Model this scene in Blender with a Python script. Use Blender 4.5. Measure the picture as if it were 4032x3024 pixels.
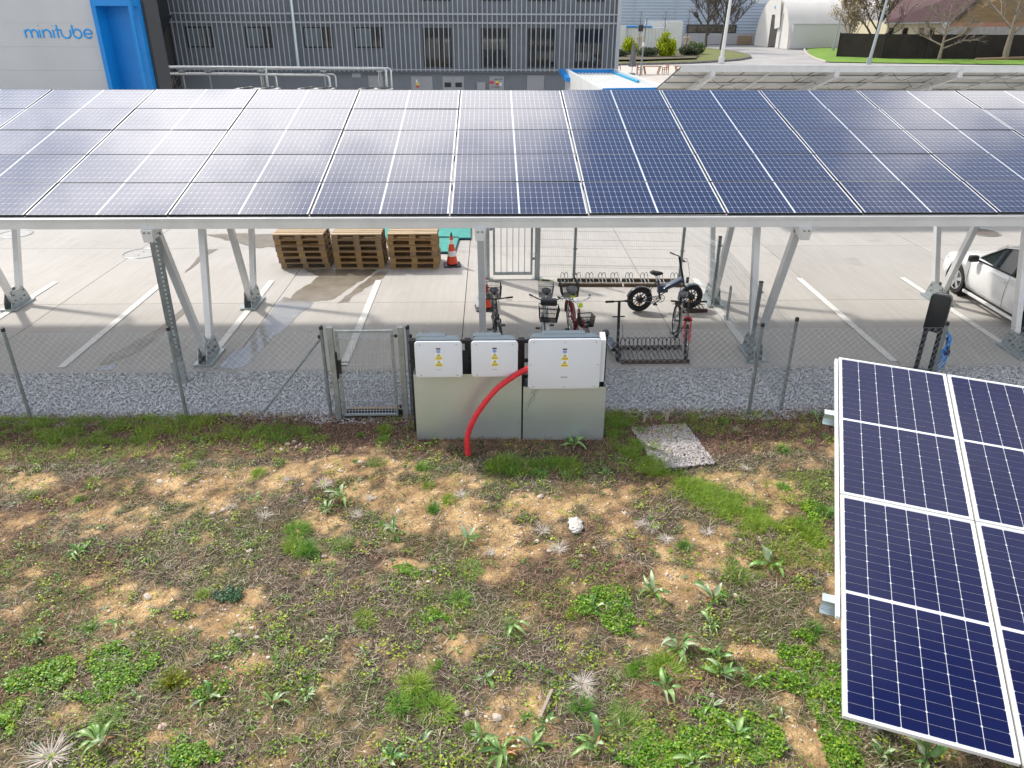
import bpy, bmesh, math, random
import numpy as np
from mathutils import Vector, Matrix

for o in list(bpy.data.objects):
    bpy.data.objects.remove(o)
scene = bpy.context.scene
COL = scene.collection
R = math.radians

# ------------------------------------------------------------------ camera
CAM_H, PITCH, YAW, ROLL = 5.758, R(26.338), R(1.581), R(0.222)
cam_data = bpy.data.cameras.new('camera')
cam_data.sensor_width = 36.0
cam_data.lens = 36.0 * 0.7406
cam_data.clip_start = 0.05
cam_data.clip_end = 2000.0
cam = bpy.data.objects.new('camera', cam_data)
COL.objects.link(cam)
fw = Vector((math.sin(YAW) * math.cos(PITCH), math.cos(YAW) * math.cos(PITCH), -math.sin(PITCH)))
rt = Vector((math.cos(YAW), -math.sin(YAW), 0))
up = rt.cross(fw)
rt2 = rt * math.cos(ROLL) + up * math.sin(ROLL)
up2 = up * math.cos(ROLL) - rt * math.sin(ROLL)
m4 = Matrix((rt2, up2, -fw)).transposed().to_4x4()
m4.translation = (0, 0, CAM_H)
cam.matrix_world = m4
scene.camera = cam

# ------------------------------------------------------------------ sun and sky
SUN_TO = Vector((-0.70, 0.62, 1.0)).normalized()
SUN_EL = math.asin(SUN_TO.z)
sun_data = bpy.data.lights.new('sun', 'SUN')
sun_data.energy = 2.2
sun_data.angle = R(3.0)
sun_data.color = (1.0, 0.945, 0.86)
sun = bpy.data.objects.new('sun', sun_data)
COL.objects.link(sun)
sun.rotation_euler = SUN_TO.to_track_quat('Z', 'Y').to_euler()
sun.location = (-20, 20, 30)

world = bpy.data.worlds.new('World')
scene.world = world
world.use_nodes = True
wn, wl = world.node_tree.nodes, world.node_tree.links
wn.clear()
w_out = wn.new('ShaderNodeOutputWorld')
w_bg = wn.new('ShaderNodeBackground')
w_bg.inputs['Strength'].default_value = 0.15
sky = wn.new('ShaderNodeTexSky')
sky.sky_type = 'NISHITA'
sky.sun_disc = False
sky.sun_elevation = SUN_EL
sky.sun_rotation = math.atan2(SUN_TO.x, SUN_TO.y)
sky.air_density = 1.0
sky.dust_density = 0.6
tc = wn.new('ShaderNodeTexCoord')
# broken cloud deck, laid out on a plane overhead
sep = wn.new('ShaderNodeSeparateXYZ'); wl.new(tc.outputs['Generated'], sep.inputs[0])
def wmath(op, a, b=None):
    n = wn.new('ShaderNodeMath'); n.operation = op
    for i, v in enumerate((a, b)):
        if v is None: continue
        if isinstance(v, (int, float)): n.inputs[i].default_value = v
        else: wl.new(v, n.inputs[i])
    return n.outputs[0]
zc = wmath('ADD', wmath('MAXIMUM', sep.outputs['Z'], 0.0), 0.12)
cmb = wn.new('ShaderNodeCombineXYZ')
wl.new(wmath('DIVIDE', sep.outputs['X'], zc), cmb.inputs[0])
wl.new(wmath('DIVIDE', sep.outputs['Y'], zc), cmb.inputs[1])
cmb.inputs[2].default_value = 38.0
cn = wn.new('ShaderNodeTexNoise')
cn.inputs['Scale'].default_value = 1.35
cn.inputs['Detail'].default_value = 6.0
cn.inputs['Roughness'].default_value = 0.5
wl.new(cmb.outputs[0], cn.inputs['Vector'])
cr = wn.new('ShaderNodeValToRGB')
cr.color_ramp.elements[0].position = 0.45
cr.color_ramp.elements[1].position = 0.58
wl.new(cn.outputs['Fac'], cr.inputs['Fac'])
dotn = wn.new('ShaderNodeVectorMath'); dotn.operation = 'DOT_PRODUCT'
wl.new(tc.outputs['Generated'], dotn.inputs[0]); dotn.inputs[1].default_value = SUN_TO
dpos = wmath('MAXIMUM', dotn.outputs['Value'], 0.0)
glow = wmath('ADD', wmath('MULTIPLY', wmath('POWER', dpos, 4.0), 6.5), wmath('MULTIPLY', wmath('POWER', dpos, 12.0), 6.0))
cb = wmath('ADD', 8.6, glow)
ccol = wn.new('ShaderNodeVectorMath'); ccol.operation = 'SCALE'
ccol.inputs[0].default_value = (1.0, 0.968, 0.955)
wl.new(cb, ccol.inputs['Scale'])
mixw = wn.new('ShaderNodeMix'); mixw.data_type = 'RGBA'
wl.new(cr.outputs['Color'], mixw.inputs['Factor'])
skys = wn.new('ShaderNodeVectorMath'); skys.operation = 'SCALE'; skys.inputs['Scale'].default_value = 0.6
wl.new(sky.outputs[0], skys.inputs[0]); wl.new(skys.outputs[0], mixw.inputs['A'])
wl.new(ccol.outputs[0], mixw.inputs['B'])
wl.new(mixw.outputs['Result'], w_bg.inputs['Color'])
wl.new(w_bg.outputs[0], w_out.inputs['Surface'])

scene.view_settings.view_transform = 'Standard'
scene.view_settings.look = 'None'
scene.view_settings.exposure = 0.70
scene.view_settings.gamma = 1.0
scene.render.engine = 'CYCLES'
scene.cycles.max_bounces = 8
scene.cycles.transparent_max_bounces = 12
scene.cycles.use_denoising = True

rnd = random.Random(7)
rng = np.random.default_rng(11)

# ------------------------------------------------------------------ helpers
ORDN = ['first', 'second', 'third', 'fourth', 'fifth', 'sixth', 'seventh', 'eighth', 'ninth', 'tenth', 'eleventh', 'twelfth', '13th', '14th', '15th', '16th', '17th', '18th', '19th', '20th', '21st', '22nd', '23rd', '24th']
def rank_labels(items, word):
    """items: (object, x, y). Labels each by its row across the field and its place in that row, counted from the gate side."""
    rows = (('in the row along the fence', 8.9, 99), ('in the row on the upper bare soil', 7.6, 8.9), ('in the row across the upper middle field', 6.6, 7.6), ('in the row across the lower middle field', 5.6, 6.6), ('in the row before the last', 4.9, 5.6), ('in the row at the bottom edge', -9, 4.9))
    for nm, lo, hi in rows:
        r = sorted([i for i in items if lo <= i[2] < hi], key=lambda i: i[1] / i[2])
        for k, (o, x, y) in enumerate(r): o['label'] = '%s %s, %s from the left' % (word, nm, ORDN[k])

class MB:
    """Collects simple solids and links them as one mesh object."""
    def __init__(s): s.v, s.f = [], []
    def add(s, vs, fs):
        n = len(s.v); s.v += [tuple(p) for p in vs]; s.f += [tuple(i + n for i in f) for f in fs]; return s
    def box(s, c, d, rz=0.0, rx=0.0):
        x, y, z = d[0] / 2, d[1] / 2, d[2] / 2
        P = [Vector((a * x, b * y, e * z)) for a in (-1, 1) for b in (-1, 1) for e in (-1, 1)]
        if rx: P = [Matrix.Rotation(rx, 3, 'X') @ p for p in P]
        if rz: P = [Matrix.Rotation(rz, 3, 'Z') @ p for p in P]
        C = Vector(c)
        return s.add([p + C for p in P], [(0, 1, 3, 2), (4, 6, 7, 5), (0, 4, 5, 1), (2, 3, 7, 6), (0, 2, 6, 4), (1, 5, 7, 3)])
    def bx(s, a, b):
        return s.box([(a[i] + b[i]) / 2 for i in range(3)], [abs(b[i] - a[i]) for i in range(3)])
    def bar(s, p, q, w, h=None, upv=(0, 0, 1)):
        h = h or w; p, q = Vector(p), Vector(q); d = (q - p).normalized(); u = Vector(upv)
        if abs(d.dot(u)) > 0.98: u = Vector((1, 0, 0))
        sd = d.cross(u).normalized(); u = sd.cross(d)
        o = [sd * (a * w / 2) + u * (b * h / 2) for a, b in ((-1, -1), (1, -1), (1, 1), (-1, 1))]
        return s.add([p + k for k in o] + [q + k for k in o], [(3, 2, 1, 0), (4, 5, 6, 7), (0, 1, 5, 4), (1, 2, 6, 5), (2, 3, 7, 6), (3, 0, 4, 7)])
    def tube(s, pts, r, n=8, closed=False, caps=True):
        P = [Vector(p) for p in pts]; m = len(P); rr = r if isinstance(r, (list, tuple)) else [r] * m
        vs, fs = [], []; prev = None
        for i, p in enumerate(P):
            if closed: d = (P[(i + 1) % m] - P[i - 1])
            else: d = P[min(i + 1, m - 1)] - P[max(i - 1, 0)]
            d = d.normalized() if d.length > 1e-9 else Vector((0, 0, 1))
            if prev is None:
                a = Vector((0, 0, 1)) if abs(d.z) < 0.9 else Vector((1, 0, 0))
                a = (a - d * a.dot(d)).normalized()
            else:
                a = prev - d * prev.dot(d); a = a.normalized() if a.length > 1e-6 else d.orthogonal().normalized()
            prev = a; b = d.cross(a)
            for k in range(n):
                t = 2 * math.pi * k / n
                vs.append(p + (a * math.cos(t) + b * math.sin(t)) * rr[i])
        for i in range(m if closed else m - 1):
            j = (i + 1) % m
            for k in range(n):
                l = (k + 1) % n; fs.append((i * n + k, i * n + l, j * n + l, j * n + k))
        if caps and not closed:
            fs.append(tuple(range(n - 1, -1, -1))); fs.append(tuple((m - 1) * n + k for k in range(n)))
        return s.add(vs, fs)
    def cyl(s, p, q, r, n=12, r2=None): return s.tube([p, q], [r, r if r2 is None else r2], n)
    def lathe(s, prof, n=20, c=(0, 0, 0), ax=(0, 0, 1), caps=True):
        ax = Vector(ax).normalized(); a = ax.orthogonal().normalized(); b = ax.cross(a); C = Vector(c); m = len(prof)
        vs = [C + ax * z + (a * math.cos(2 * math.pi * k / n) + b * math.sin(2 * math.pi * k / n)) * r for r, z in prof for k in range(n)]
        fs = [(i * n + k, i * n + (k + 1) % n, (i + 1) * n + (k + 1) % n, (i + 1) * n + k) for i in range(m - 1) for k in range(n)]
        if caps and prof[0][0] > 1e-5: fs.append(tuple(range(n - 1, -1, -1)))
        if caps and prof[-1][0] > 1e-5: fs.append(tuple((m - 1) * n + k for k in range(n)))
        return s.add(vs, fs)
    def torus(s, c, ax, Rr, r, n=28, m=8):
        ax = Vector(ax).normalized(); a = ax.orthogonal().normalized(); b = ax.cross(a); C = Vector(c)
        return s.tube([C + (a * math.cos(2 * math.pi * k / n) + b * math.sin(2 * math.pi * k / n)) * Rr for k in range(n)], r, m, closed=True)
    def prism(s, poly, t, mat=None):
        """poly: (x, y) list, extruded over z 0..t, then mapped by mat."""
        n = len(poly); vs = [Vector((x, y, 0)) for x, y in poly] + [Vector((x, y, t)) for x, y in poly]
        if mat is not None: vs = [mat @ v for v in vs]
        return s.add(vs, [tuple(range(n - 1, -1, -1)), tuple(range(n, 2 * n))] + [(k, (k + 1) % n, n + (k + 1) % n, n + k) for k in range(n)])
    def mesh(s, name, mat, bevel=0.0, smooth=None, segs=2):
        me = bpy.data.meshes.new(name); me.from_pydata(s.v, [], s.f); me.validate()
        bm = bmesh.new(); bm.from_mesh(me)
        bmesh.ops.recalc_face_normals(bm, faces=bm.faces)
        if bevel: bmesh.ops.bevel(bm, geom=[e for e in bm.edges if len(e.link_faces) == 2 and e.calc_face_angle(0) > 0.6], offset=bevel, segments=segs, affect='EDGES', profile=0.5)
        bm.to_mesh(me); bm.free()
        if smooth is not None:
            me.polygons.foreach_set('use_smooth', [True] * len(me.polygons)); me.set_sharp_from_angle(angle=R(smooth))
        me.materials.append(mat)
        return me
    def build(s, name, mat, parent=None, bevel=0.0, smooth=None, segs=2):
        return link(name, s.mesh(name, mat, bevel, smooth, segs), parent)

def link(name, me, parent=None, loc=None, rot=None):
    o = bpy.data.objects.new(name, me); COL.objects.link(o)
    if parent is not None: o.parent = parent
    if loc is not None: o.location = loc
    if rot is not None: o.rotation_euler = rot
    return o
def tag(o, label=None, cat=None, group=None, kind=None):
    if label: o['label'] = label
    if cat: o['category'] = cat
    if group: o['group'] = group
    if kind: o['kind'] = kind
    return o
def thing(name, label, cat, loc=(0, 0, 0), rz=0.0, group=None):
    o = bpy.data.objects.new(name, None); COL.objects.link(o); o.location = loc; o.rotation_euler = (0, 0, rz)
    o.empty_display_size = 0.1
    return tag(o, label, cat, group)
def struct(o): o['kind'] = 'structure'; return o
def copy_tree(o, parent=None, mats=None):
    c = o.copy(); COL.objects.link(c)
    if parent is not None: c.parent = parent
    for ch in list(o.children): copy_tree(ch, c)
    return c
def arc(c, r, a0, a1, n, ax1=(1, 0, 0), ax2=(0, 0, 1)):
    C, A, B = Vector(c), Vector(ax1), Vector(ax2)
    return [C + A * (r * math.cos(a0 + (a1 - a0) * k / n)) + B * (r * math.sin(a0 + (a1 - a0) * k / n)) for k in range(n + 1)]
def rrect(w, h, r, n=5):
    out = []
    for cx, cy, a in ((w / 2 - r, h / 2 - r, 0), (-w / 2 + r, h / 2 - r, 90), (-w / 2 + r, -h / 2 + r, 180), (w / 2 - r, -h / 2 + r, 270)):
        out += [(cx + r * math.cos(R(a + 90 * k / n)), cy + r * math.sin(R(a + 90 * k / n))) for k in range(n + 1)]
    return out
FRONT = Matrix(((1, 0, 0, 0), (0, 0, -1, 0), (0, 1, 0, 0), (0, 0, 0, 1)))   # x,y -> x,z ; extrude toward -y
def at(M_, x, y, z): return Matrix.Translation((x, y, z)) @ M_

# value noise in numpy for scattering and relief
_perm = rng.random((256, 256))
def vnoise(x, y):
    xi, yi = np.floor(x).astype(int), np.floor(y).astype(int); fx, fy = x - xi, y - yi
    fx, fy = fx * fx * (3 - 2 * fx), fy * fy * (3 - 2 * fy); g = lambda a, b: _perm[a & 255, b & 255]
    return (g(xi, yi) * (1 - fx) + g(xi + 1, yi) * fx) * (1 - fy) + (g(xi, yi + 1) * (1 - fx) + g(xi + 1, yi + 1) * fx) * fy
def fbm(x, y, o=4):
    s, a, t = 0, 1, 0
    for k in range(o): s = s + a * vnoise(x * 2 ** k + 17.3 * k, y * 2 ** k + 5.1 * k); t += a; a *= 0.5
    return s / t

def mass_mesh(name, V, F, mat, C=None, smooth=False):
    """V (n,3), F list of (m,k) int arrays; C (n,3) point colours."""
    me = bpy.data.meshes.new(name)
    F = [np.asarray(f) for f in (F if isinstance(F, list) else [F])]
    idx = np.concatenate([f.ravel() for f in F]); tot = np.concatenate([np.full(len(f), f.shape[1]) for f in F])
    me.vertices.add(len(V)); me.vertices.foreach_set('co', np.asarray(V, np.float32).ravel())
    me.loops.add(len(idx)); me.loops.foreach_set('vertex_index', idx.astype(np.int32))
    me.polygons.add(len(tot)); st = np.concatenate([[0], np.cumsum(tot)[:-1]])
    me.polygons.foreach_set('loop_start', st.astype(np.int32))
    me.update(calc_edges=True)
    if smooth: me.polygons.foreach_set('use_smooth', np.ones(len(tot), bool))
    if C is not None:
        a = me.color_attributes.new('col', 'FLOAT_COLOR', 'POINT')
        a.data.foreach_set('color', np.concatenate([C, np.ones((len(C), 1))], 1).astype(np.float32).ravel())
    me.materials.append(mat)
    return me

# ------------------------------------------------------------------ materials
def mat(name, col, rough=0.6, metal=0.0, var=0.0, vscale=8.0, bump=0.0, bscale=60.0, coat=0.0, spec=0.5, attr=None, trans=0.0, alpha=None, col2=None, rvar=0.0, stretch=None, coord='Object'):
    m = bpy.data.materials.new(name); m.use_nodes = True
    nt = m.node_tree; N, L = nt.nodes, nt.links; b = N['Principled BSDF']
    b.inputs['Base Color'].default_value = (*col, 1); b.inputs['Roughness'].default_value = rough
    b.inputs['Metallic'].default_value = metal; b.inputs['Specular IOR Level'].default_value = spec
    b.inputs['Coat Weight'].default_value = coat; b.inputs['Coat Roughness'].default_value = 0.04; b.inputs['Coat IOR'].default_value = 1.6
    t = N.new('ShaderNodeTexCoord'); vec = t.outputs[coord]
    if stretch:
        mp = N.new('ShaderNodeMapping'); mp.inputs['Scale'].default_value = stretch; L.new(vec, mp.inputs[0]); vec = mp.outputs[0]
    src = None
    if attr:
        a = N.new('ShaderNodeAttribute'); a.attribute_name = attr; src = a.outputs['Color']
    if var or col2:
        n = N.new('ShaderNodeTexNoise'); n.inputs['Scale'].default_value = vscale; n.inputs['Detail'].default_value = 6; n.inputs['Roughness'].default_value = 0.6
        L.new(vec, n.inputs['Vector'])
        if src is None:
            mx = N.new('ShaderNodeMix'); mx.data_type = 'RGBA'
            c2 = col2 or tuple(min(1, c * (1 + var)) for c in col); c1 = col if col2 else tuple(c * (1 - var) for c in col)
            rp = N.new('ShaderNodeValToRGB'); rp.color_ramp.elements[0].position = 0.32; rp.color_ramp.elements[1].position = 0.68
            L.new(n.outputs['Fac'], rp.inputs['Fac']); L.new(rp.outputs['Color'], mx.inputs['Factor'])
            mx.inputs['A'].default_value = (*c1, 1); mx.inputs['B'].default_value = (*c2, 1); src = mx.outputs['Result']
        if rvar:
            mr = N.new('ShaderNodeMapRange'); mr.inputs['From Min'].default_value = 0.3; mr.inputs['From Max'].default_value = 0.7
            mr.inputs['To Min'].default_value = max(0.02, rough - rvar); mr.inputs['To Max'].default_value = min(1, rough + rvar)
            L.new(n.outputs['Fac'], mr.inputs['Value']); L.new(mr.outputs['Result'], b.inputs['Roughness'])
    if src is not None: L.new(src, b.inputs['Base Color'])
    if bump:
        n2 = N.new('ShaderNodeTexNoise'); n2.inputs['Scale'].default_value = bscale; n2.inputs['Detail'].default_value = 4; L.new(vec, n2.inputs['Vector'])
        bp = N.new('ShaderNodeBump'); bp.inputs['Strength'].default_value = bump; bp.inputs['Distance'].default_value = 0.01
        L.new(n2.outputs['Fac'], bp.inputs['Height']); L.new(bp.outputs['Normal'], b.inputs['Normal'])
    if trans:
        tr = N.new('ShaderNodeBsdfTranslucent'); mx = N.new('ShaderNodeMixShader'); mx.inputs[0].default_value = trans
        if src is not None: L.new(src, tr.inputs['Color'])
        else: tr.inputs['Color'].default_value = (*col, 1)
        L.new(b.outputs[0], mx.inputs[1]); L.new(tr.outputs[0], mx.inputs[2]); L.new(mx.outputs[0], N['Material Output'].inputs['Surface'])
    if alpha is not None: b.inputs['Alpha'].default_value = alpha
    return m

M = dict(
    white_alu=mat('white_aluminium', (0.66, 0.67, 0.67), 0.38, 0.35, var=0.06, vscale=3, bump=0.04, bscale=20),
    alu=mat('mill_aluminium', (0.62, 0.63, 0.63), 0.33, 0.75, var=0.08, vscale=4, rvar=0.08),
    galv=mat('galvanised_steel', (0.36, 0.40, 0.41), 0.42, 0.7, var=0.16, vscale=14, rvar=0.1, bump=0.03, bscale=40),
    galv_sheet=mat('galvanised_sheet', (0.60, 0.68, 0.71), 0.36, 0.75, var=0.03, vscale=1.2, rvar=0.05),
    galv_dark=mat('weathered_galvanised_tube', (0.24, 0.27, 0.28), 0.5, 0.55, var=0.2, vscale=12, bump=0.04),
    black_plastic=mat('black_plastic', (0.018, 0.019, 0.021), 0.45, var=0.15, vscale=20, bump=0.05, bscale=300),
    black_metal=mat('black_painted_steel', (0.02, 0.022, 0.026), 0.4, 0.2, var=0.15, vscale=9),
    rubber=mat('tyre_rubber', (0.018, 0.018, 0.018), 0.8, var=0.25, vscale=30, bump=0.2, bscale=120),
    frame_black=mat('anodised_black_frame', (0.02, 0.022, 0.025), 0.35, 0.6, var=0.1),
    backsheet=mat('white_backsheet_under_glass', (0.72, 0.74, 0.76), 0.3, coat=1.0, var=0.02, vscale=5),
    cell=mat('blue_black_silicon_under_glass', (0.002, 0.010, 0.062), 0.3, 0.0, coat=1.0, spec=0.2, col2=(0.004, 0.009, 0.054), vscale=2.2),
    cell_rack=mat('navy_silicon_under_matt_glass', (0.0025, 0.008, 0.062), 0.4, 0.0, coat=0.32, spec=0.1, col2=(0.005, 0.006, 0.046), vscale=2.0),
    inv_white=mat('powder_coat_white', (0.70, 0.72, 0.76), 0.42, var=0.015, vscale=3, bump=0.05, bscale=500),
    inv_grey=mat('powder_coat_blue_grey', (0.11, 0.145, 0.17), 0.5, var=0.08, vscale=6),
    hose=mat('red_corrugated_plastic', (0.62, 0.018, 0.028), 0.38, var=0.12, vscale=7),
    yellow=mat('sticker_yellow', (0.85, 0.68, 0.02), 0.4, var=0.04), sticker=mat('sticker_white', (0.8, 0.8, 0.78), 0.4, var=0.03),
    ink=mat('black_print', (0.03, 0.03, 0.03), 0.5, var=0.1), blue_badge=mat('blue_badge', (0.02, 0.16, 0.72), 0.3, var=0.08),
    olive=mat('display_window', (0.10, 0.095, 0.06), 0.2, var=0.1), grey_print=mat('grey_print', (0.32, 0.33, 0.36), 0.5, var=0.05),
    paint_white=mat('road_marking_white', (0.76, 0.76, 0.73), 0.6, col2=(0.58, 0.57, 0.54), vscale=18, bump=0.1, bscale=200, coord='Object'),
    cone_red=mat('cone_orange_red', (0.80, 0.07, 0.02), 0.45, var=0.08), cone_white=mat('cone_reflective_white', (0.82, 0.80, 0.78), 0.35, var=0.05),
    teal=mat('teal_mat_fabric', (0.035, 0.30, 0.25), 0.55, var=0.15, vscale=4, bump=0.2, bscale=15), navy=mat('navy_edge', (0.02, 0.05, 0.16), 0.6, var=0.1),
    wood1=mat('pallet_wood_pale', (0.42, 0.27, 0.12), 0.75, col2=(0.27, 0.16, 0.07), vscale=3.5, stretch=(1, 8, 8), bump=0.2, bscale=30),
    wood2=mat('pallet_wood_aged', (0.22, 0.15, 0.09), 0.8, col2=(0.34, 0.24, 0.14), vscale=3.0, stretch=(1, 8, 8), bump=0.25, bscale=30),
    wood3=mat('pallet_wood_sun_bleached', (0.56, 0.44, 0.29), 0.8, col2=(0.42, 0.31, 0.19), vscale=3.0, stretch=(1, 9, 9), bump=0.25, bscale=30),
    car_white=mat('car_paint_white', (0.86, 0.86, 0.85), 0.3, coat=0.8, var=0.02), car_glass=mat('car_tinted_glass', (0.010, 0.020, 0.022), 0.08, coat=0.1, spec=0.35, var=0.2, vscale=1),
    chrome=mat('chrome', (0.72, 0.72, 0.72), 0.16, 1.0, var=0.04), silver=mat('silver_alloy', (0.55, 0.56, 0.57), 0.3, 0.8, var=0.06),
    cable_blue=mat('blue_charging_cable', (0.01, 0.22, 0.62), 0.4, var=0.1), navy_plug=mat('navy_plug', (0.01, 0.03, 0.10), 0.4, var=0.1),
    bike_blue=mat('slate_blue_frame_paint', (0.035, 0.055, 0.095), 0.4, 0.2, coat=0.3, var=0.1), bike_red=mat('dark_red_frame_paint', (0.20, 0.008, 0.016), 0.3, coat=0.6, var=0.1),
    bike_white=mat('pale_frame_paint', (0.62, 0.68, 0.68), 0.35, coat=0.4, var=0.06), bike_dark=mat('black_frame_paint', (0.02, 0.02, 0.024), 0.35, coat=0.4, var=0.1),
    bike_grey=mat('bronze_grey_frame_paint', (0.20, 0.18, 0.16), 0.35, 0.4, var=0.1), red_fork=mat('bright_red_fork_paint', (0.60, 0.015, 0.03), 0.3, coat=0.5, var=0.06),
    amber=mat('amber_reflector', (0.85, 0.28, 0.02), 0.25, var=0.1), lime=mat('fluorescent_lime', (0.62, 0.85, 0.02), 0.4, var=0.05),
    rack_brown=mat('brown_painted_rack_steel', (0.05, 0.022, 0.018), 0.55, var=0.25, vscale=12), rack_wood=mat('brown_wood_rail', (0.10, 0.065, 0.03), 0.75, var=0.3, vscale=9, stretch=(1, 8, 8)),
    saddle=mat('saddle_vinyl', (0.022, 0.023, 0.026), 0.42, var=0.15), saddle_grey=mat('grey_saddle_cover', (0.10, 0.11, 0.12), 0.45, var=0.12),
)
DOCKS=[(-1.98,8.28,1.1),(-2.14,8.01,0.8),(-1.22,7.51,1.05),(-0.32,7.31,1.15),(-3.12,8.26,0.75),(-4.88,7.21,0.8),(-5.6,7.31,0.5),(1.19,9.57,1.1),(1.55,8.79,0.9),(-1.27,9.68,0.6),(-0.93,9.64,0.4),(3.17,6.86,1.5),(1.74,6.4,1.1),(2.38,6.3,1.1),(1.04,6.15,0.85),(1.85,5.61,1.15),(2.18,5.45,0.95),(2.24,5.89,0.8),(0.17,5.93,0.8),(-0.11,5.24,0.65),(0.05,4.46,1.25),(0.31,4.5,1),(-0.13,4.63,0.8),(0.45,4.75,0.75),(0.86,4.49,1.1),(1.59,5.07,1),(1.97,4.85,0.85),(2.17,5.22,0.9),(-3.47,4.65,1.3),(-2.66,5.06,0.75),(-4.63,5.85,0.7),(-3.92,6.06,0.65),(-3.6,6.15,0.6),(-1.75,5.08,0.7),(-0.9,4.41,0.8),(-0.65,4.55,0.6),(-2.64,5.54,0.5),(-2.05,4.98,0.75),(3.3,4.32,0.7),(3.67,4.29,1),(5.06,10.3,0.7),(-4.34,9.75,0.6),(-3.32,10.27,0.6),(-1.65,5.75,0.6),(-1.28,5.56,0.45),(-0.39,5.63,0.5),(1.1,4.65,0.5),(2.42,5.13,0.7),(2.58,4.71,0.6),(-4.68,5.76,0.5),(-3.34,5.15,0.6),(2.11,4.53,0.8),(1.68,4.29,0.8),(-4.88,6.79,0.4)]
TUFTS=[(-2.4,7.58,1.1),(-2.35,7.24,1.5),(-2.18,7.16,1.4),(-1.82,7.3,1.2),(-1.62,9.13,1),(-1,8.97,0.9),(-0.88,8.53,0.7),(-1.65,9.7,0.9),(-0.59,8.21,1),(-0.78,7.98,1.1),(-1.45,7.7,0.8),(-0.28,6.77,1),(-0.37,6.31,1),(-1.36,6.07,0.8),(1.41,5.31,1.4),(1.66,5.31,1.1),(0.78,4.89,1.2),(1.18,4.84,1.2),(1.17,4.65,1.2),(-0.88,4.95,1.2),(-0.77,5.18,1.4),(-0.69,5.04,1.2),(-0.54,4.91,1.2),(-3.06,5.27,1),(0.12,5.92,1.2),(2.76,6.67,1),(3.86,8.37,0.9),(3.25,7.54,1.2),(3.88,7.52,1.3),(3.88,7.28,1.1),(4.18,9.31,0.8),(-5.41,9.23,1),(-6.06,8.48,0.8),(-5.4,8.36,0.9),(-4.24,9.06,0.8),(-4.19,9.35,0.8),(0.08,8.99,1.2),(0.64,8.75,1.3),(0.98,8.72,1.1),(0.22,9.17,1.1),(0.8,9.08,1),(-2.53,9.85,0.7),(-1.99,9.91,0.7),(-1.65,10.04,0.8),(4.2,7.8,1),(-3.47,4.87,1.1),(-4.71,5.93,0.8),(-4.18,6,0.9),(-5.43,8.76,0.6),(-6.47,9.82,0.8),(-3.23,8.89,0.6),(2.28,7.21,0.7),(5,9.66,0.9),(3.01,6.7,0.6),(-5.21,9.73,0.8),(-3.41,9.56,0.8),(-0.21,4.68,0.8),(0.83,6.09,0.7),(3.31,5.83,0.8),(0.03,10.47,0.6),(3.08,10.34,0.8),(3.58,10.18,0.8),(-3.16,6.42,0.6),(-0.59,5.43,0.6)]
RINGS=[(-2.28,8.56,1.2),(-2.89,7.89,1),(-0.44,8.31,1),(-1.74,7.88,0.9),(-1.62,8.27,0.8),(0.59,7.5,1),(0.75,7.14,1.1),(1.83,7.66,0.9),(1.95,7.58,0.9),(2.61,7.47,0.9),(0.82,5.16,1.3),(0.85,5.03,0.9),(-3.82,4.5,1.7),(2.08,7.35,1),(-6.71,9.11,0.8),(3.51,8.87,0.8),(-2.81,8.71,0.7),(3.7,9.96,0.8),(-3.36,8.08,0.7),(-0.05,7.09,0.7)]
CLOVER=[(-4.34,5.37,0.24,0.21),(-3.65,5.44,0.28,0.33),(-3.7,5.16,0.17,0.1),(-0.99,6.8,0.16,0.15),(1.15,6.22,0.25,0.29),(-0.68,6.09,0.18,0.16),(1.9,4.51,0.5,0.25),(1.45,4.34,0.34,0.15),(3.1,5.34,0.29,0.35),(2.77,5.11,0.33,0.21),(3.08,4.8,0.17,0.3),(2.96,4.35,0.12,0.27),(-2.58,4.46,0.2,0.1),(-4.38,4.9,0.16,0.2),(1.21,5.98,0.2,0.17),(-2.86,6.41,0.18,0.16),(-2.64,5.14,0.17,0.11),(4.08,7.82,0.15,0.17)]
SOIL=[(-4.79,7.99,0.82,0.33),(-3.97,8.49,0.98,0.43),(-2.95,8.77,0.89,0.5),(-2.08,9.02,0.42,0.33),(-5.19,7.62,0.51,0.24),(-1.52,8.44,0.55,0.33),(-0.52,7.97,0.71,0.55),(0.12,7.22,0.49,0.44),(0.79,8.07,0.99,0.39),(1.35,8.24,0.52,0.29),(2.38,7.17,0.5,0.47),(2.12,6.55,0.42,0.36),(3.14,8.58,0.63,0.29),(3.65,8.33,0.5,0.54),(3.02,7.65,0.35,0.38),(4.7,10.16,0.5,0.35),(-3.9,6.46,0.37,0.33),(-2.75,5.89,0.29,0.22),(-2.4,5.51,0.26,0.2),(-4.46,6.77,0.26,0.14),(-0.33,5.66,0.14,0.21),(0.16,4.84,0.36,0.31),(2.54,5.52,0.3,0.15),(2.79,4.49,0.22,0.24),(1.55,5.02,0.22,0.15),(-6.3,8.76,0.53,0.23),(5.42,9.19,0.54,0.5),(-0.97,7.74,0.46,0.24),(-2.18,7.76,0.34,0.19),(-0.36,8.66,0.44,0.23),(-1.35,9.08,0.26,0.18),(2.65,6.95,0.33,0.33),(0.3,5.15,0.18,0.11),(-1.06,6.91,0.27,0.11),(-0.1,6.73,0.31,0.15),(3.88,7.01,0.16,0.76),(-3.03,4.69,0.21,0.1),(1.52,7.69,0.23,0.29),(-6.03,7.94,0.35,0.2)]
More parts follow.
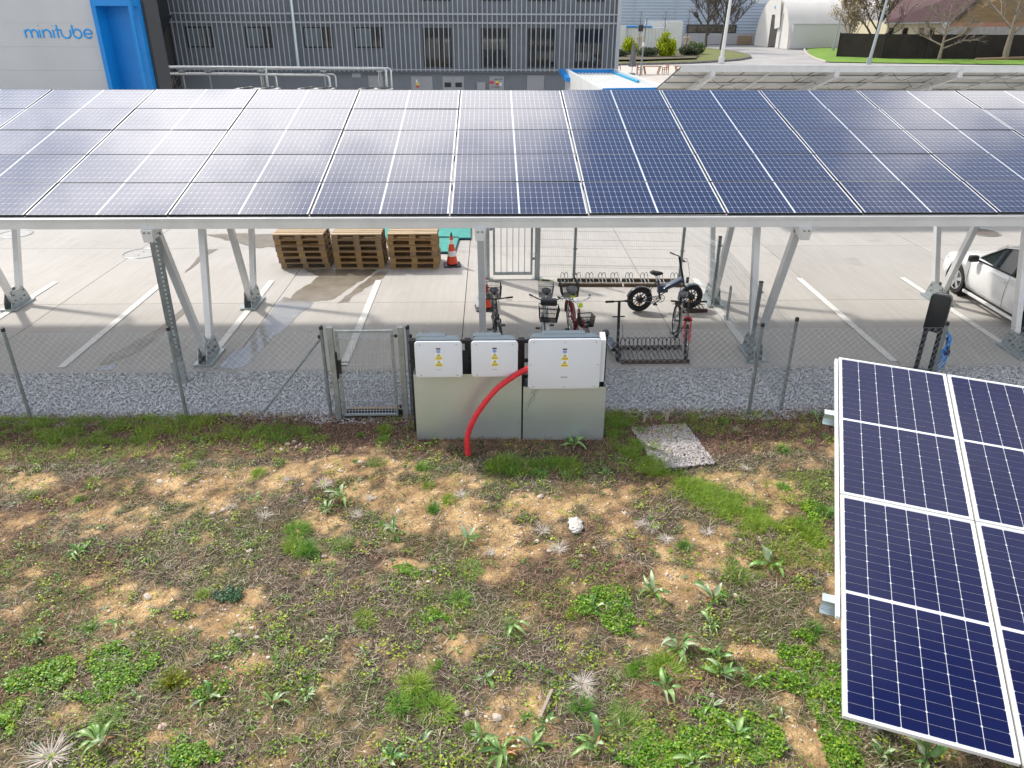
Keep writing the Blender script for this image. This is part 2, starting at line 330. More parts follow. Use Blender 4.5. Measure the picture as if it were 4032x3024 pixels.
STONES=[(0.61,8.24,0.07),(-4.51,8.71,0.07),(-2.97,4.78,0.06),(0.01,4.83,0.06),(-3.75,6.42,0.08),(-3.56,7.97,0.05),(-2.92,8.07,0.04),(-1.22,7.96,0.05),(-3.46,8.03,0.05),(0.51,7.3,0.04),(1.18,7.19,0.04),(-1.88,9.16,0.05),(-2.12,8.9,0.05),(2.84,8.07,0.04),(2.98,7.33,0.04),(-2.7,5.9,0.05),(-2.62,5.85,0.04),(-2.43,5.83,0.05),(-2.51,5.95,0.04),(-2.45,8.21,0.04),(-3.03,9.66,0.06),(-2.95,9.75,0.05),(-2.87,9.55,0.05),(-2.84,9.66,0.04),(-3.06,9.49,0.05),(-4.31,9.65,0.04),(0.64,7.12,0.04),(1.01,7.03,0.05),(-0.68,6.78,0.04),(-0.85,6.59,0.04),(1.9,5.58,0.04),(2.01,5.64,0.05),(2,4.98,0.04),(3.35,4.63,0.05),(-3.75,5.62,0.04),(-1.99,7.09,0.05),(-0.74,6.61,0.04),(-2.88,7.2,0.05),(-5.27,8.54,0.05),(-4.14,8.62,0.04),(3.73,7.83,0.05),(3.55,7.1,0.04),(2.64,6.37,0.05),(-0.26,4.88,0.05),(1.66,7.88,0.04)]
# ------------------------------------------------------------------ the setting
M['asphalt'] = mat('pale_worn_asphalt', (0.30, 0.29, 0.275), 0.9, col2=(0.38, 0.37, 0.35), vscale=0.6, bump=0.2, bscale=80)
M['joint'] = mat('dark_slab_joint', (0.13, 0.125, 0.115), 0.9, var=0.2)
def concrete():
    m = mat('broom_finished_concrete', (0.5, 0.48, 0.45), 0.72); nt = m.node_tree; N, L = nt.nodes, nt.links; b = N['Principled BSDF']
    g = N.new('ShaderNodeNewGeometry')
    def noise(sc, stretch, det=6):
        mp = N.new('ShaderNodeMapping'); mp.inputs['Scale'].default_value = stretch; L.new(g.outputs['Position'], mp.inputs[0])
        n = N.new('ShaderNodeTexNoise'); n.inputs['Scale'].default_value = sc; n.inputs['Detail'].default_value = det; n.inputs['Roughness'].default_value = 0.62; L.new(mp.outputs[0], n.inputs['Vector']); return n.outputs['Fac']
    def ramp(f, a, b_, c0, c1):
        r = N.new('ShaderNodeValToRGB'); e = r.color_ramp.elements; e[0].position, e[1].position = a, b_; e[0].color, e[1].color = (*c0, 1), (*c1, 1); L.new(f, r.inputs['Fac']); return r.outputs['Color']
    def mul(a, b_, f=1.0):
        x = N.new('ShaderNodeMix'); x.data_type = 'RGBA'; x.blend_type = 'MULTIPLY'; x.inputs['Factor'].default_value = f; L.new(a, x.inputs['A']); L.new(b_, x.inputs['B']); return x.outputs['Result']
    base = ramp(noise(0.35, (1, 0.6, 1)), 0.3, 0.7, (0.44, 0.418, 0.385), (0.525, 0.505, 0.475))
    c = mul(base, ramp(noise(1.2, (7, 0.5, 1)), 0.3, 0.75, (0.88, 0.87, 0.86), (1, 1, 1)))
    c = mul(c, ramp(noise(0.9, (1, 1, 1)), 0.28, 0.40, (0.78, 0.76, 0.73), (1, 1, 1)), 0.8)
    c = mul(c, ramp(noise(40, (1, 1, 1), 2), 0.3, 0.7, (0.92, 0.92, 0.92), (1, 1, 1)))
    oi = N.new('ShaderNodeObjectInfo'); mr = N.new('ShaderNodeMapRange'); mr.inputs['To Min'].default_value = 0.93; mr.inputs['To Max'].default_value = 1.04
    L.new(oi.outputs['Random'], mr.inputs['Value']); vm = N.new('ShaderNodeVectorMath'); vm.operation = 'SCALE'; L.new(c, vm.inputs[0]); L.new(mr.outputs['Result'], vm.inputs['Scale'])
    L.new(vm.outputs[0], b.inputs['Base Color'])
    bp = N.new('ShaderNodeBump'); bp.inputs['Strength'].default_value = 0.12; bp.inputs['Distance'].default_value = 0.01; L.new(noise(60, (4, 0.6, 1), 3), bp.inputs['Height']); L.new(bp.outputs[0], b.inputs['Normal'])
    return m
M['concrete'] = concrete()
M['dark_ground'] = mat('dark_concrete', (0.155, 0.13, 0.095), 0.38, col2=(0.25, 0.215, 0.165), vscale=2.5, bump=0.05)
M['film'] = mat('water_film_on_concrete', (0.27, 0.26, 0.245), 0.12, col2=(0.36, 0.345, 0.325), vscale=3.0, rvar=0.08, spec=0.7)

gm = MB().add([(-260, -60, -0.06), (260, -60, -0.06), (260, 420, -0.06), (-260, 420, -0.06)], [(0, 1, 2, 3)])
struct(gm.build('ground', M['asphalt']))
# cast slabs with open joints, laid on a dark bed
lot = struct(MB().bx((-26, 12.28, -0.055), (30, 34.5, -0.035)).build('parking_lot', M['joint']))
xs = [-26, -21.95, -17.75, -13.5, -9.33, -4.72, -0.6, 3.55, 7.39, 11.6, 15.8, 20, 25, 30]
ys = [12.28, 15.69, 19.95, 24.2, 28.5, 34.5]
for i in range(len(xs) - 1):
    for j in range(len(ys) - 1):
        w, d = xs[i + 1] - xs[i] - 0.016, ys[j + 1] - ys[j] - 0.014
        link('concrete_slab', MB().box((0, 0, -0.03), (w, d, 0.06)).mesh('concrete_slab', M['concrete']), lot, ((xs[i] + xs[i + 1]) / 2, (ys[j] + ys[j + 1]) / 2, 0))
# kerb between lot and gravel
kb = struct(MB().bx((-26, 12.19, -0.05), (30, 12.275, 0.012)).build('kerb', mat('kerb_concrete', (0.40, 0.385, 0.36), 0.8, var=0.14, vscale=5, bump=0.1)))
# painted bay lines
LX = [-10.18 + 2.5 * k for k in range(-3, 14)]
lines = struct(MB().box((LX[0], 14.8, 0.013), (0.14, 4.75, 0.004)).build('bay_marking', M['paint_white']))
for X in LX[1:]:
    if -0.3 < X < 2.5: continue
    o = lines.copy(); o.data = lines.data; COL.objects.link(o); o.location = (X - LX[0], 0, 0)
# damp run-off from the pallets, water film by the joint, a darker diagonal band
LOT_PATCHES = {'brown': [(-4.63, 18.08), (-3.81, 18.09), (-2.86, 18.06), (-3.01, 17.35), (-3.17, 16.96), (-3.41, 16.22), (-3.61, 15.74), (-4.02, 15.71), (-4.48, 15.78), (-4.41, 16.51), (-4.23, 16.98), (-4.2, 17.57)], 'brown2': [(-2.82, 17.89), (-2.52, 17.81), (-2.6, 17.4), (-2.79, 16.95), (-2.99, 16.39), (-3.18, 15.74), (-3.36, 15.74), (-3.23, 16.22), (-3.09, 16.86), (-2.91, 17.35)], 'film': [(-4.64, 16.02), (-3.9, 15.67), (-3.95, 15.38), (-4.06, 14.98), (-4.13, 14.31), (-4.24, 13.89), (-4.29, 13.39), (-4.34, 12.92), (-4.37, 12.5), (-4.53, 12.31), (-5.01, 12.32), (-4.88, 12.81), (-4.66, 13.43), (-4.71, 14.17), (-4.66, 14.91), (-4.69, 15.47)], 'dark_band': [(-7.09, 12.58), (-6.85, 12.73), (-6.6, 12.99), (-6.52, 13.66), (-6.49, 14.57), (-6.5, 15.42), (-6.61, 15.59), (-6.66, 14.72), (-6.72, 14.03), (-6.92, 13.47), (-7.06, 12.97)], 'film2': [(-7.09, 12.36), (-6.99, 12.5), (-6.81, 12.5), (-6.76, 12.3), (-7.03, 12.26)], 'far': [(-8.05, 21.32), (-7.46, 21.38), (-6.02, 21.29), (-5.79, 20.0), (-6.33, 20.01), (-6.78, 20.34), (-7.25, 20.68)], 'far2': [(-7.42, 17.78), (-7.42, 18.7), (-7.29, 19.9), (-7.51, 19.9), (-7.53, 19.05), (-7.5, 18.26)]}
for k, P in LOT_PATCHES.items():
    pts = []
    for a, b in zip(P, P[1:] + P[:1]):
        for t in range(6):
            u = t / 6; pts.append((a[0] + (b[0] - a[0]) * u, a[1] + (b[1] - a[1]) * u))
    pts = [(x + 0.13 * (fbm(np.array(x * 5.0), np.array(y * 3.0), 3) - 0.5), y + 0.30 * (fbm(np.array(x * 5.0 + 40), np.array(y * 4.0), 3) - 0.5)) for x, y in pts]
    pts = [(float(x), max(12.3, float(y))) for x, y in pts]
    zw = 0.0022 + 0.0012 * list(LOT_PATCHES).index(k); mb = MB().add([(x, y, zw) for x, y in pts], [tuple(range(len(pts)))])
    struct(mb.build('water_film' if 'film' in k else 'dark_patch', M['film'] if 'film' in k else M['dark_ground']))
# manhole covers let into the slabs
for x, y, lb in ((-13.45, 21.42, 'round cast manhole cover partly cut by the picture edge'), (-9.14, 19.46, 'pale round manhole cover beside the steel cable post'), (14.2, 21.21, 'brown round manhole cover behind the white car')):
    t = thing('manhole_cover', lb, 'manhole cover', (x, y, 0.004), group='manhole covers in the lot')
    mc = M['joint'] if x > 0 else mat('worn_cast_iron', (0.36, 0.355, 0.345), 0.6, 0.2, var=0.2, vscale=9)
    if x > 0: mc = mat('rusty_cast_iron', (0.17, 0.14, 0.12), 0.75, var=0.2, vscale=12, bump=0.2)
    MB().lathe([(0.0, 0.003), (0.40, 0.003), (0.40, -0.01)], 40).build('lid', mc, t)
    MB().torus((0, 0, 0.0), (0, 0, 1), 0.44, 0.014, 40, 6).build('rim', M['galv'], t)
    [MB().box((0, q, 0.005), (0.03, 0.06, 0.004)).build('keyhole', M['joint'], t) for q in (0.15, -0.15)]

# gravel strip along the fence
def stones(n, xf, yf, zf, size, cols, name, matl, flat=0.75, seed=1):
    rg = np.random.default_rng(seed)
    p = (1 + 5 ** .5) / 2
    B = np.array([(-1, p, 0), (1, p, 0), (-1, -p, 0), (1, -p, 0), (0, -1, p), (0, 1, p), (0, -1, -p), (0, 1, -p), (p, 0, -1), (p, 0, 1), (-p, 0, -1), (-p, 0, 1)]) / math.hypot(1, p)
    F = np.array([(0, 11, 5), (0, 5, 1), (0, 1, 7), (0, 7, 10), (0, 10, 11), (1, 5, 9), (5, 11, 4), (11, 10, 2), (10, 7, 6), (7, 1, 8), (3, 9, 4), (3, 4, 2), (3, 2, 6), (3, 6, 8), (3, 8, 9), (4, 9, 5), (2, 4, 11), (6, 2, 10), (8, 6, 7), (9, 8, 1)])
    x, y = xf(rg, n), yf(rg, n); s = size(rg, n)
    V = B[None] * (1 + 0.28 * (rg.random((n, 12, 1)) - 0.5))
    V = V * np.stack([1 + 0.35 * rg.random(n), 0.75 + 0.4 * rg.random(n), flat * (0.7 + 0.5 * rg.random(n))], 1)[:, None] * s[:, None, None]
    a = rg.random(n) * 6.283; t = (rg.random(n) - 0.5) * 1.2; ca, sa, ct, st = np.cos(a), np.sin(a), np.cos(t), np.sin(t)
    y1 = V[..., 1] * ct[:, None] - V[..., 2] * st[:, None]; z1 = V[..., 1] * st[:, None] + V[..., 2] * ct[:, None]
    X = V[..., 0] * ca[:, None] - y1 * sa[:, None] + x[:, None]; Yy = V[..., 0] * sa[:, None] + y1 * ca[:, None] + y[:, None]
    Z = z1 + zf(x, y, rg)[:, None]
    P = np.stack([X, Yy, Z], -1).reshape(-1, 3)
    Fa = (F[None] + (np.arange(n) * 12)[:, None, None]).reshape(-1, 3)
    c = cols(rg, n); C = np.repeat(c, 12, 0)
    return mass_mesh(name, P, Fa, matl, C)
M['stone'] = mat('stone', (0.4, 0.4, 0.4), 0.8, attr='col', bump=0.2, bscale=90)
def grey_cols(rg, n):
    v = 0.44 + 0.24 * rg.random(n); w = rg.random(n) < 0.10; v[w] = 0.68
    return np.stack([v * (0.97 + 0.05 * rg.random(n)), v, v * (0.99 + 0.05 * rg.random(n))], 1)
gb = MB().add([(-26, 10.2, -0.03), (30, 10.2, -0.03), (30, 12.2, -0.03), (-26, 12.2, -0.03)], [(0, 1, 2, 3)])
struct(gb.build('gravel_bed', mat('dark_gravel_bed', (0.36, 0.36, 0.365), 0.95, col2=(0.52, 0.52, 0.52), vscale=60, bump=0.6, bscale=50)))
NG = 36000
o = link('gravel', stones(NG, lambda r, n: -9.8 + 19.8 * r.random(n), lambda r, n: 10.30 + 1.9 * r.random(n), lambda x, y, r: -0.012 + 0.016 * r.random(len(x)), lambda r, n: 0.010 + 0.013 * r.random(n) ** 1.5, grey_cols, 'gravel', M['stone'], seed=3))
tag(o, 'loose grey crushed stone strip between fence and concrete', 'gravel', kind='stuff')

# ------------------------------------------------------------------ field
def soil_mask(x, y):
    s = np.zeros_like(x)
    nz = fbm(x * 2.6, y * 2.6, 4) - 0.5; nz2 = fbm(x * 8 + 60, y * 8, 4) - 0.5
    for cx, cy, rx, ry in SOIL:
        d = np.sqrt(((x - cx) / (rx * 1.0)) ** 2 + ((y - cy) / (ry * 1.0)) ** 2)
        s = np.maximum(s, np.clip(1.35 - d, 0, 0.8))
    s = s * 1.15 + 1.9 * nz + 2.2 * nz2 - 0.11
    s = s + 0.9 * np.clip(fbm(x * 1.1 + 90, y * 1.1 + 20, 3) - 0.56, 0, 1) * 2
    s = s - np.clip((y - 9.45) * 1.2, 0, 1.6)
    return np.clip(s * 1.15, 0, 1)
def fz(x, y):
    h = 0.10 * (fbm(x * 0.45 + 3, y * 0.45, 3) - 0.5) + 0.045 * (fbm(x * 2.2, y * 2.2, 3) - 0.5) + 0.02 * (fbm(x * 9, y * 9, 3) - 0.5)
    k = np.clip((10.75 - y) / 0.5, 0, 1)
    flat = np.clip(np.hypot((x - 0.25) / 1.6, (y - 9.9) / 0.7) - 0.6, 0, 1)
    return h * k * flat + 0.012 - 0.05 * np.clip((y - 10.45) / 0.3, 0, 1)
nx, ny = 420, 230
gx, gy = np.meshgrid(np.linspace(-12.5, 12.5, nx), np.linspace(-2.5, 10.75, ny))
gz = fz(gx, gy) + 0.012 * (rng.random(gx.shape) - 0.5)
edge = 10.62 + 0.35 * (fbm(gx[-1] * 0.9, gx[-1] * 0 + 4, 4) - 0.5)
gy2 = -2.5 + (gy + 2.5) * ((edge[None] + 2.5) / 13.25)
V = np.stack([gx, gy2, gz], -1).reshape(-1, 3)
I = np.arange(nx * ny).reshape(ny, nx)
F = np.stack([I[:-1, :-1], I[:-1, 1:], I[1:, 1:], I[1:, :-1]], -1).reshape(-1, 4)
sm = soil_mask(V[:, 0], V[:, 1])
gr = fbm(V[:, 0] * 1.6 + 30, V[:, 1] * 1.6, 3)
sv = np.clip(fbm(V[:, 0] * 5, V[:, 1] * 5, 4) * 2.4 - 0.7, 0, 1)[:, None]; soilc = (np.array([0.29, 0.182, 0.082]) * (1 - sv) + np.array([0.50, 0.338, 0.162]) * sv) * (0.75 + 0.5 * rng.random((len(V), 1)))
that = np.array([0.085, 0.062, 0.040]) * (0.6 + 0.8 * rng.random(len(V)))[:, None]
mossy = np.array([0.075, 0.09, 0.03])
that = that * (1 - np.clip(gr * 2.2 - 0.9, 0, 1)[:, None] * 0.6) + mossy * (np.clip(gr * 2.2 - 0.9, 0, 1)[:, None] * 0.6)
brown = np.clip((V[:, 1] - 9.3) / 0.5, 0, 1)[:, None]
that = that * (1 - brown) + np.array([0.085, 0.05, 0.035]) * brown
C = that * (1 - sm[:, None]) + soilc * sm[:, None]
M['field'] = mat('soil_and_thatch', (0.2, 0.15, 0.1), 0.95, attr='col', bump=1.0, bscale=38)
def grit(m):
    N, L = m.node_tree.nodes, m.node_tree.links; b = N['Principled BSDF']; src = b.inputs['Base Color'].links[0].from_socket
    t = N.new('ShaderNodeNewGeometry'); v = N.new('ShaderNodeTexVoronoi'); v.inputs['Scale'].default_value = 75; L.new(t.outputs['Position'], v.inputs['Vector'])
    r = N.new('ShaderNodeValToRGB'); r.color_ramp.elements[0].position = 0.0; r.color_ramp.elements[0].color = (0.45, 0.42, 0.38, 1); r.color_ramp.elements[1].position = 1.0; r.color_ramp.elements[1].color = (1.6, 1.62, 1.65, 1)
    L.new(v.outputs['Color'], r.inputs['Fac']); x = N.new('ShaderNodeMix'); x.data_type = 'RGBA'; x.blend_type = 'MULTIPLY'; x.inputs['Factor'].default_value = 0.75
    L.new(src, x.inputs['A']); L.new(r.outputs['Color'], x.inputs['B']); L.new(x.outputs['Result'], b.inputs['Base Color'])
grit(M['field'])
fo = struct(link('field', mass_mesh('field', V, F, M['field'], C, smooth=True)))

# ---- loose cover on the field, generated as crowds of small faces
M['dead'] = mat('dead_stems', (0.2, 0.15, 0.1), 0.85, attr='col', trans=0.15)
M['leaf'] = mat('fresh_leaf', (0.1, 0.2, 0.03), 0.42, attr='col', trans=0.38, spec=0.45)
M['grass_leaf'] = mat('grass_blade', (0.1, 0.2, 0.03), 0.5, attr='col', trans=0.35, spec=0.35)
def blades(x, y, z, L_, wd, az, lean, col, bend=0.5, seg=3):
    """strips that bend over; all inputs arrays (n,)"""
    n = len(x); ts = np.linspace(0, 1, seg + 1)
    dx, dy = np.cos(az), np.sin(az); px, py = -dy, dx
    V = []
    for t in ts:
        a = lean + bend * t
        hor = L_ * t * np.sin(a); ver = L_ * t * np.cos(a)
        w = wd * (1 - t ** 1.6) * 0.5 + 0.0004
        cx, cy, cz = x + dx * hor, y + dy * hor, z + ver
        V += [np.stack([cx - px * w, cy - py * w, cz], -1), np.stack([cx + px * w, cy + py * w, cz], -1)]
    V = np.stack(V, 1).reshape(-1, 3); k = 2 * (seg + 1)
    q = np.array([(2 * i, 2 * i + 1, 2 * i + 3, 2 * i + 2) for i in range(seg)])
    F = (q[None] + (np.arange(n) * k)[:, None, None]).reshape(-1, 4)
    C = np.repeat(col, k, 0)
    return V, F, C
def pick(n, dens, x0=-9.2, x1=9.2, y0=2.7, y1=10.7, rg=rng):
    x = x0 + (x1 - x0) * rg.random(n); y = y0 + (y1 - y0) * rg.random(n) 
    lim = 0.72 * y + 2.7                      # a generous wedge round what the lens takes in
    k = (rg.random(n) < dens(x, y)) & (np.abs(x) < lim)
    return x[k], y[k]
def jitter(c, n, v=0.25, rg=rng):
    return np.array(c)[None] * (1 - v + 2 * v * rg.random((n, 1))) * (1 - 0.08 + 0.16 * rg.random((n, 3)))
# dead thatch: matted stems, some lying flat, some standing
x, y = pick(330000, lambda x, y: np.clip(1.0 - soil_mask(x, y) * 0.93, 0.07, 1) * (0.25 + 0.9 * fbm(x * 3, y * 3, 3)))
n = len(x); sel = rng.random(n) + 0.5 * (fbm(x * 4 + 11, y * 4, 3) - 0.5)
col = np.where((sel < 0.30)[:, None], jitter((0.12, 0.088, 0.06), n), np.where((sel < 0.70)[:, None], jitter((0.29, 0.225, 0.16), n), jitter((0.48, 0.40, 0.30), n)))
red = (fbm(x * 1.3 + 9, y * 1.3, 2) > 0.60) | (y > 9.25)
col[red] = col[red] * np.array([0.95, 0.72, 0.66])
V, F, C = blades(x, y, fz(x, y) + 0.022 * rng.random(n) ** 2, 0.04 + 0.10 * rng.random(n) ** 1.5, 0.0045 + 0.0040 * rng.random(n), rng.random(n) * 6.283, 1.0 + 0.5 * rng.random(n) - 0.5 * (rng.random(n) < 0.2), col, bend=0.35 * rng.random(n), seg=2)
tag(link('dead_grass', mass_mesh('dead_grass', V, F, M['dead'], C)), 'matted brown dead stems covering the sloping field', 'dead grass', kind='stuff')
# low olive grass and moss
x, y = pick(330000, lambda x, y: np.clip(0.85 - soil_mask(x, y), 0.02, 1) * np.clip(fbm(x * 1.6 + 30, y * 1.6, 3) * 3.4 - 1.15, 0.08, 1) * np.where(y > 9.3, 0.35, 1))
n = len(x); col = jitter((0.15, 0.195, 0.055), n, 0.35); k = rng.random(n) < 0.35; col[k] = jitter((0.26, 0.34, 0.075), n)[k]
V, F, C = blades(x, y, fz(x, y), 0.03 + 0.05 * rng.random(n), 0.0045 + 0.004 * rng.random(n), rng.random(n) * 6.283, 0.4 + 0.9 * rng.random(n), col, seg=2)
tag(link('short_grass', mass_mesh('short_grass', V, F, M['grass_leaf'], C)), 'thin short olive grass growing through the dead stems', 'grass', kind='stuff')
# rank green grass: band beside the cabinets and along the fence
path = [(1.91, 10.36), (1.97, 10.0), (2.07, 9.58), (2.21, 9.2), (2.32, 8.77), (2.54, 8.6), (2.73, 8.37), (2.97, 8.1), (3.19, 7.82), (3.3, 7.6), (3.75, 7.45)]
X, Yv, Ls, cs = [], [], [], []
for (ax, ay), (bx_, by) in zip(path, path[1:]):
    d = math.hypot(bx_ - ax, by - ay); m_ = int(d * 6200); t = rng.random(m_)
    ox, oy = rng.normal(0, 0.15, m_), rng.normal(0, 0.13, m_)
    X.append(ax + (bx_ - ax) * t + ox); Yv.append(ay + (by - ay) * t + oy)
for x0, x1, y0, y1, m_ in ((-9.5, -4.3, 9.75, 10.5, 15000), (-4.3, -2.6, 9.7, 10.2, 2200), (-8.5, -5.0, 9.3, 9.8, 2600), (0.0, 1.2, 8.75, 9.15, 3000), (3.6, 4.6, 8.0, 8.7, 700), (2.6, 5.0, 9.9, 10.4, 1000), (3.0, 4.0, 6.8, 7.5, 1100)):
    X.append(x0 + (x1 - x0) * rng.random(m_)); Yv.append(y0 + (y1 - y0) * rng.random(m_))
X, Yv = np.concatenate(X), np.concatenate(Yv)
k = 0.45 * fbm(X * 3.1 + 7, Yv * 3.1, 3) + 0.55 * fbm(X * 8.5 + 3, Yv * 8.5, 2) + 0.14 * rng.random(len(X)) > 0.56; X, Yv = X[k], Yv[k]; n = len(X)
hue = fbm(X * 1.5, Yv * 1.5 + 50, 2)[:, None]
col = jitter((0.14, 0.30, 0.03), n, 0.35) * (1 - hue) + jitter((0.33, 0.43, 0.045), n, 0.3) * hue
V, F, C = blades(X, Yv, fz(X, Yv), 0.06 + 0.11 * rng.random(n), 0.0045 + 0.0035 * rng.random(n), rng.random(n) * 6.283, 0.1 + 0.8 * rng.random(n), col, bend=0.8)
tag(link('green_grass', mass_mesh('green_grass', V, F, M['grass_leaf'], C)), 'rank green grass along the fence and in a band by the cabinets', 'grass', kind='stuff')
# pale gravel bits in the bare soil
def fieldstones(n, size, dens, name, label, seed, cols):
    rg = np.random.default_rng(seed); x, y = pick(n, dens, rg=rg); it = iter((x, y))
    nn = len(x)
    me = stones(nn, lambda r, m: x, lambda r, m: y, lambda a, b, r: fz(a, b) + 0.001, size, cols, name, M['stone'], flat=0.6, seed=seed)
    return tag(link(name, me), label, 'pebbles', kind='stuff')
def tan_cols(rg, n):
    v = 0.36 + 0.42 * rg.random(n); return np.stack([v, v * (0.80 + 0.1 * rg.random(n)), v * (0.55 + 0.22 * rg.random(n))], 1)
fieldstones(110000, lambda r, n: 0.005 + 0.018 * r.random(n) ** 3.5, lambda x, y: np.clip(soil_mask(x, y) - 0.25, 0, 1) * (0.75 * fbm(x * 5, y * 5, 2) + 0.08), 'soil_pebbles', 'small pale limestone pebbles strewn over the bare ochre soil', 5, tan_cols)
fieldstones(26000, lambda r, n: 0.006 + 0.011 * r.random(n) ** 2, lambda x, y: 0.10 + 0.0 * x, 'scattered_pebbles', 'few pale pebbles scattered among the dead stems', 6, tan_cols)
# clover-like mats and small yellow-green weeds
def leaflets(x, y, z, s, col, tilt=0.9, rg=rng):
    n = len(x); k = 6; a = np.arange(k) / k * 2 * math.pi
    B = np.stack([np.cos(a), np.sin(a) * 0.85, 0 * a], -1)
    V = B[None] * s[:, None, None]
    ph, th = rg.random(n) * 6.283, (rg.random(n)) * tilt
    ct, st, cp, sp = np.cos(th)[:, None], np.sin(th)[:, None], np.cos(ph)[:, None], np.sin(ph)[:, None]
    yy = V[..., 1] * ct; zz = V[..., 1] * st; X = V[..., 0] * cp - yy * sp + x[:, None]; Y_ = V[..., 0] * sp + yy * cp + y[:, None]; Z = zz + z[:, None]
    P = np.stack([X, Y_, Z], -1).reshape(-1, 3)
    F = (np.array([[0, 1, 2, 3], [0, 3, 4, 5]])[None] + (np.arange(n) * k)[:, None, None]).reshape(-1, 4)
    return P, F, np.repeat(col, k, 0)
for i, (cx, cy, rx, ry) in enumerate(CLOVER):
    m_ = int(min(13000, 15000 * rx * ry * 3.14) + 300); r = np.sqrt(rng.random(m_)) ; a = rng.random(m_) * 6.283
    x, y = cx + rx * 1.3 * r * np.cos(a), cy + ry * 1.3 * r * np.sin(a)
    k = (fbm(x * 4.5 + i, y * 4.5, 4) + 0.55 * (1 - r) > 0.58 + 0.06 * rng.random(m_)); x, y = x[k], y[k]; n = len(x)
    yel = 0.6 if i in (13, 17) else 0.35
    col = jitter((0.13, 0.31, 0.022), n, 0.35); kk = rng.random(n) < yel; col[kk] = jitter((0.33, 0.50, 0.04), n, 0.25)[kk]
    if i == 15: col = jitter((0.055, 0.15, 0.06), n, 0.3)
    P, F, C = leaflets(x, y, fz(x, y) + 0.008 + 0.055 * rng.random(n) * np.clip(fbm(x * 7, y * 7, 2) * 2 - 0.4, 0, 1.4), 0.006 + 0.009 * rng.random(n), col)
    o = link('clover_patch', mass_mesh('clover_patch', P, F, M['leaf'], C)); tag(o, 'low mat of small round bright green leaves on the field', 'clover', 'green leaf mats', 'stuff')
cx, cy = pick(16000, lambda x, y: np.clip(0.95 - soil_mask(x, y), 0.12, 1) * np.clip(1.2 - (y - 3) * 0.13, 0.14, 1) * np.clip(fbm(x * 2 + 70, y * 2, 3) * 3 - 1.0, 0.05, 1))
m_ = 14; x = (cx[:, None] + rng.normal(0, 0.045, (len(cx), m_))).ravel(); y = (cy[:, None] + rng.normal(0, 0.045, (len(cx), m_))).ravel(); n = len(x)
col = np.where((rng.random(len(cx)) < 0.55)[:, None], jitter((0.38, 0.50, 0.04), len(cx), 0.25), jitter((0.16, 0.32, 0.04), len(cx), 0.3)); col = np.repeat(col, m_, 0) * (0.8 + 0.4 * rng.random((n, 1)))
P, F, C = leaflets(x, y, fz(x, y) + 0.012 + 0.04 * rng.random(n), 0.006 + 0.009 * rng.random(n), col)
tag(link('small_weeds', mass_mesh('small_weeds', P, F, M['leaf'], C)), 'tiny yellow-green weeds dotted through the dead stems', 'weeds', kind='stuff')
sx_, sy_ = pick(3000, lambda x, y: np.clip(1.0 - 0.6 * soil_mask(x, y), 0, 1) * np.clip(1.25 - (y - 3) * 0.13, 0.15, 1)); ns = len(sx_); m_ = 9
hue = rng.random(ns); sc_ = (0.35 + 0.9 * rng.random(ns) ** 2)
x = np.repeat(sx_, m_) + rng.normal(0, 0.006, ns * m_); y = np.repeat(sy_, m_) + rng.normal(0, 0.006, ns * m_); n = len(x)
col = np.where((hue < 0.45)[:, None], jitter((0.13, 0.26, 0.04), ns, 0.3), np.where((hue < 0.75)[:, None], jitter((0.24, 0.36, 0.06), ns, 0.3), jitter((0.26, 0.34, 0.18), ns, 0.25)))
V, F, C = blades(x, y, fz(x, y) + 0.004, np.repeat(sc_, m_) * (0.045 + 0.05 * rng.random(n)), np.repeat(sc_, m_) * (0.012 + 0.012 * rng.random(n)), rng.random(n) * 6.283, 0.7 + 0.75 * rng.random(n), np.repeat(col, m_, 0) * (0.8 + 0.4 * rng.random((n, 1))), bend=0.4)
tag(link('seedlings', mass_mesh('seedlings', V, F, M['leaf'], C)), 'small leafy seedlings and rosettes scattered all over the field', 'weeds', kind='stuff')
k = rng.random(len(cx)) < 0.35; x = cx[k] + rng.normal(0, 0.04, k.sum()); y = cy[k] + rng.normal(0, 0.04, k.sum()); n = len(x)
P, F, C = leaflets(x, y, fz(x, y) + 0.05, np.full(n, 0.0055), np.where((rng.random(n) < 0.6)[:, None], jitter((0.45, 0.60, 0.85), n, 0.1), jitter((0.8, 0.8, 0.78), n, 0.1)), tilt=0.4)
tag(link('tiny_flowers', mass_mesh('tiny_flowers', P, F, M['leaf'], C)), 'tiny pale blue and white flowers sprinkled over the weeds', 'flowers', kind='stuff')
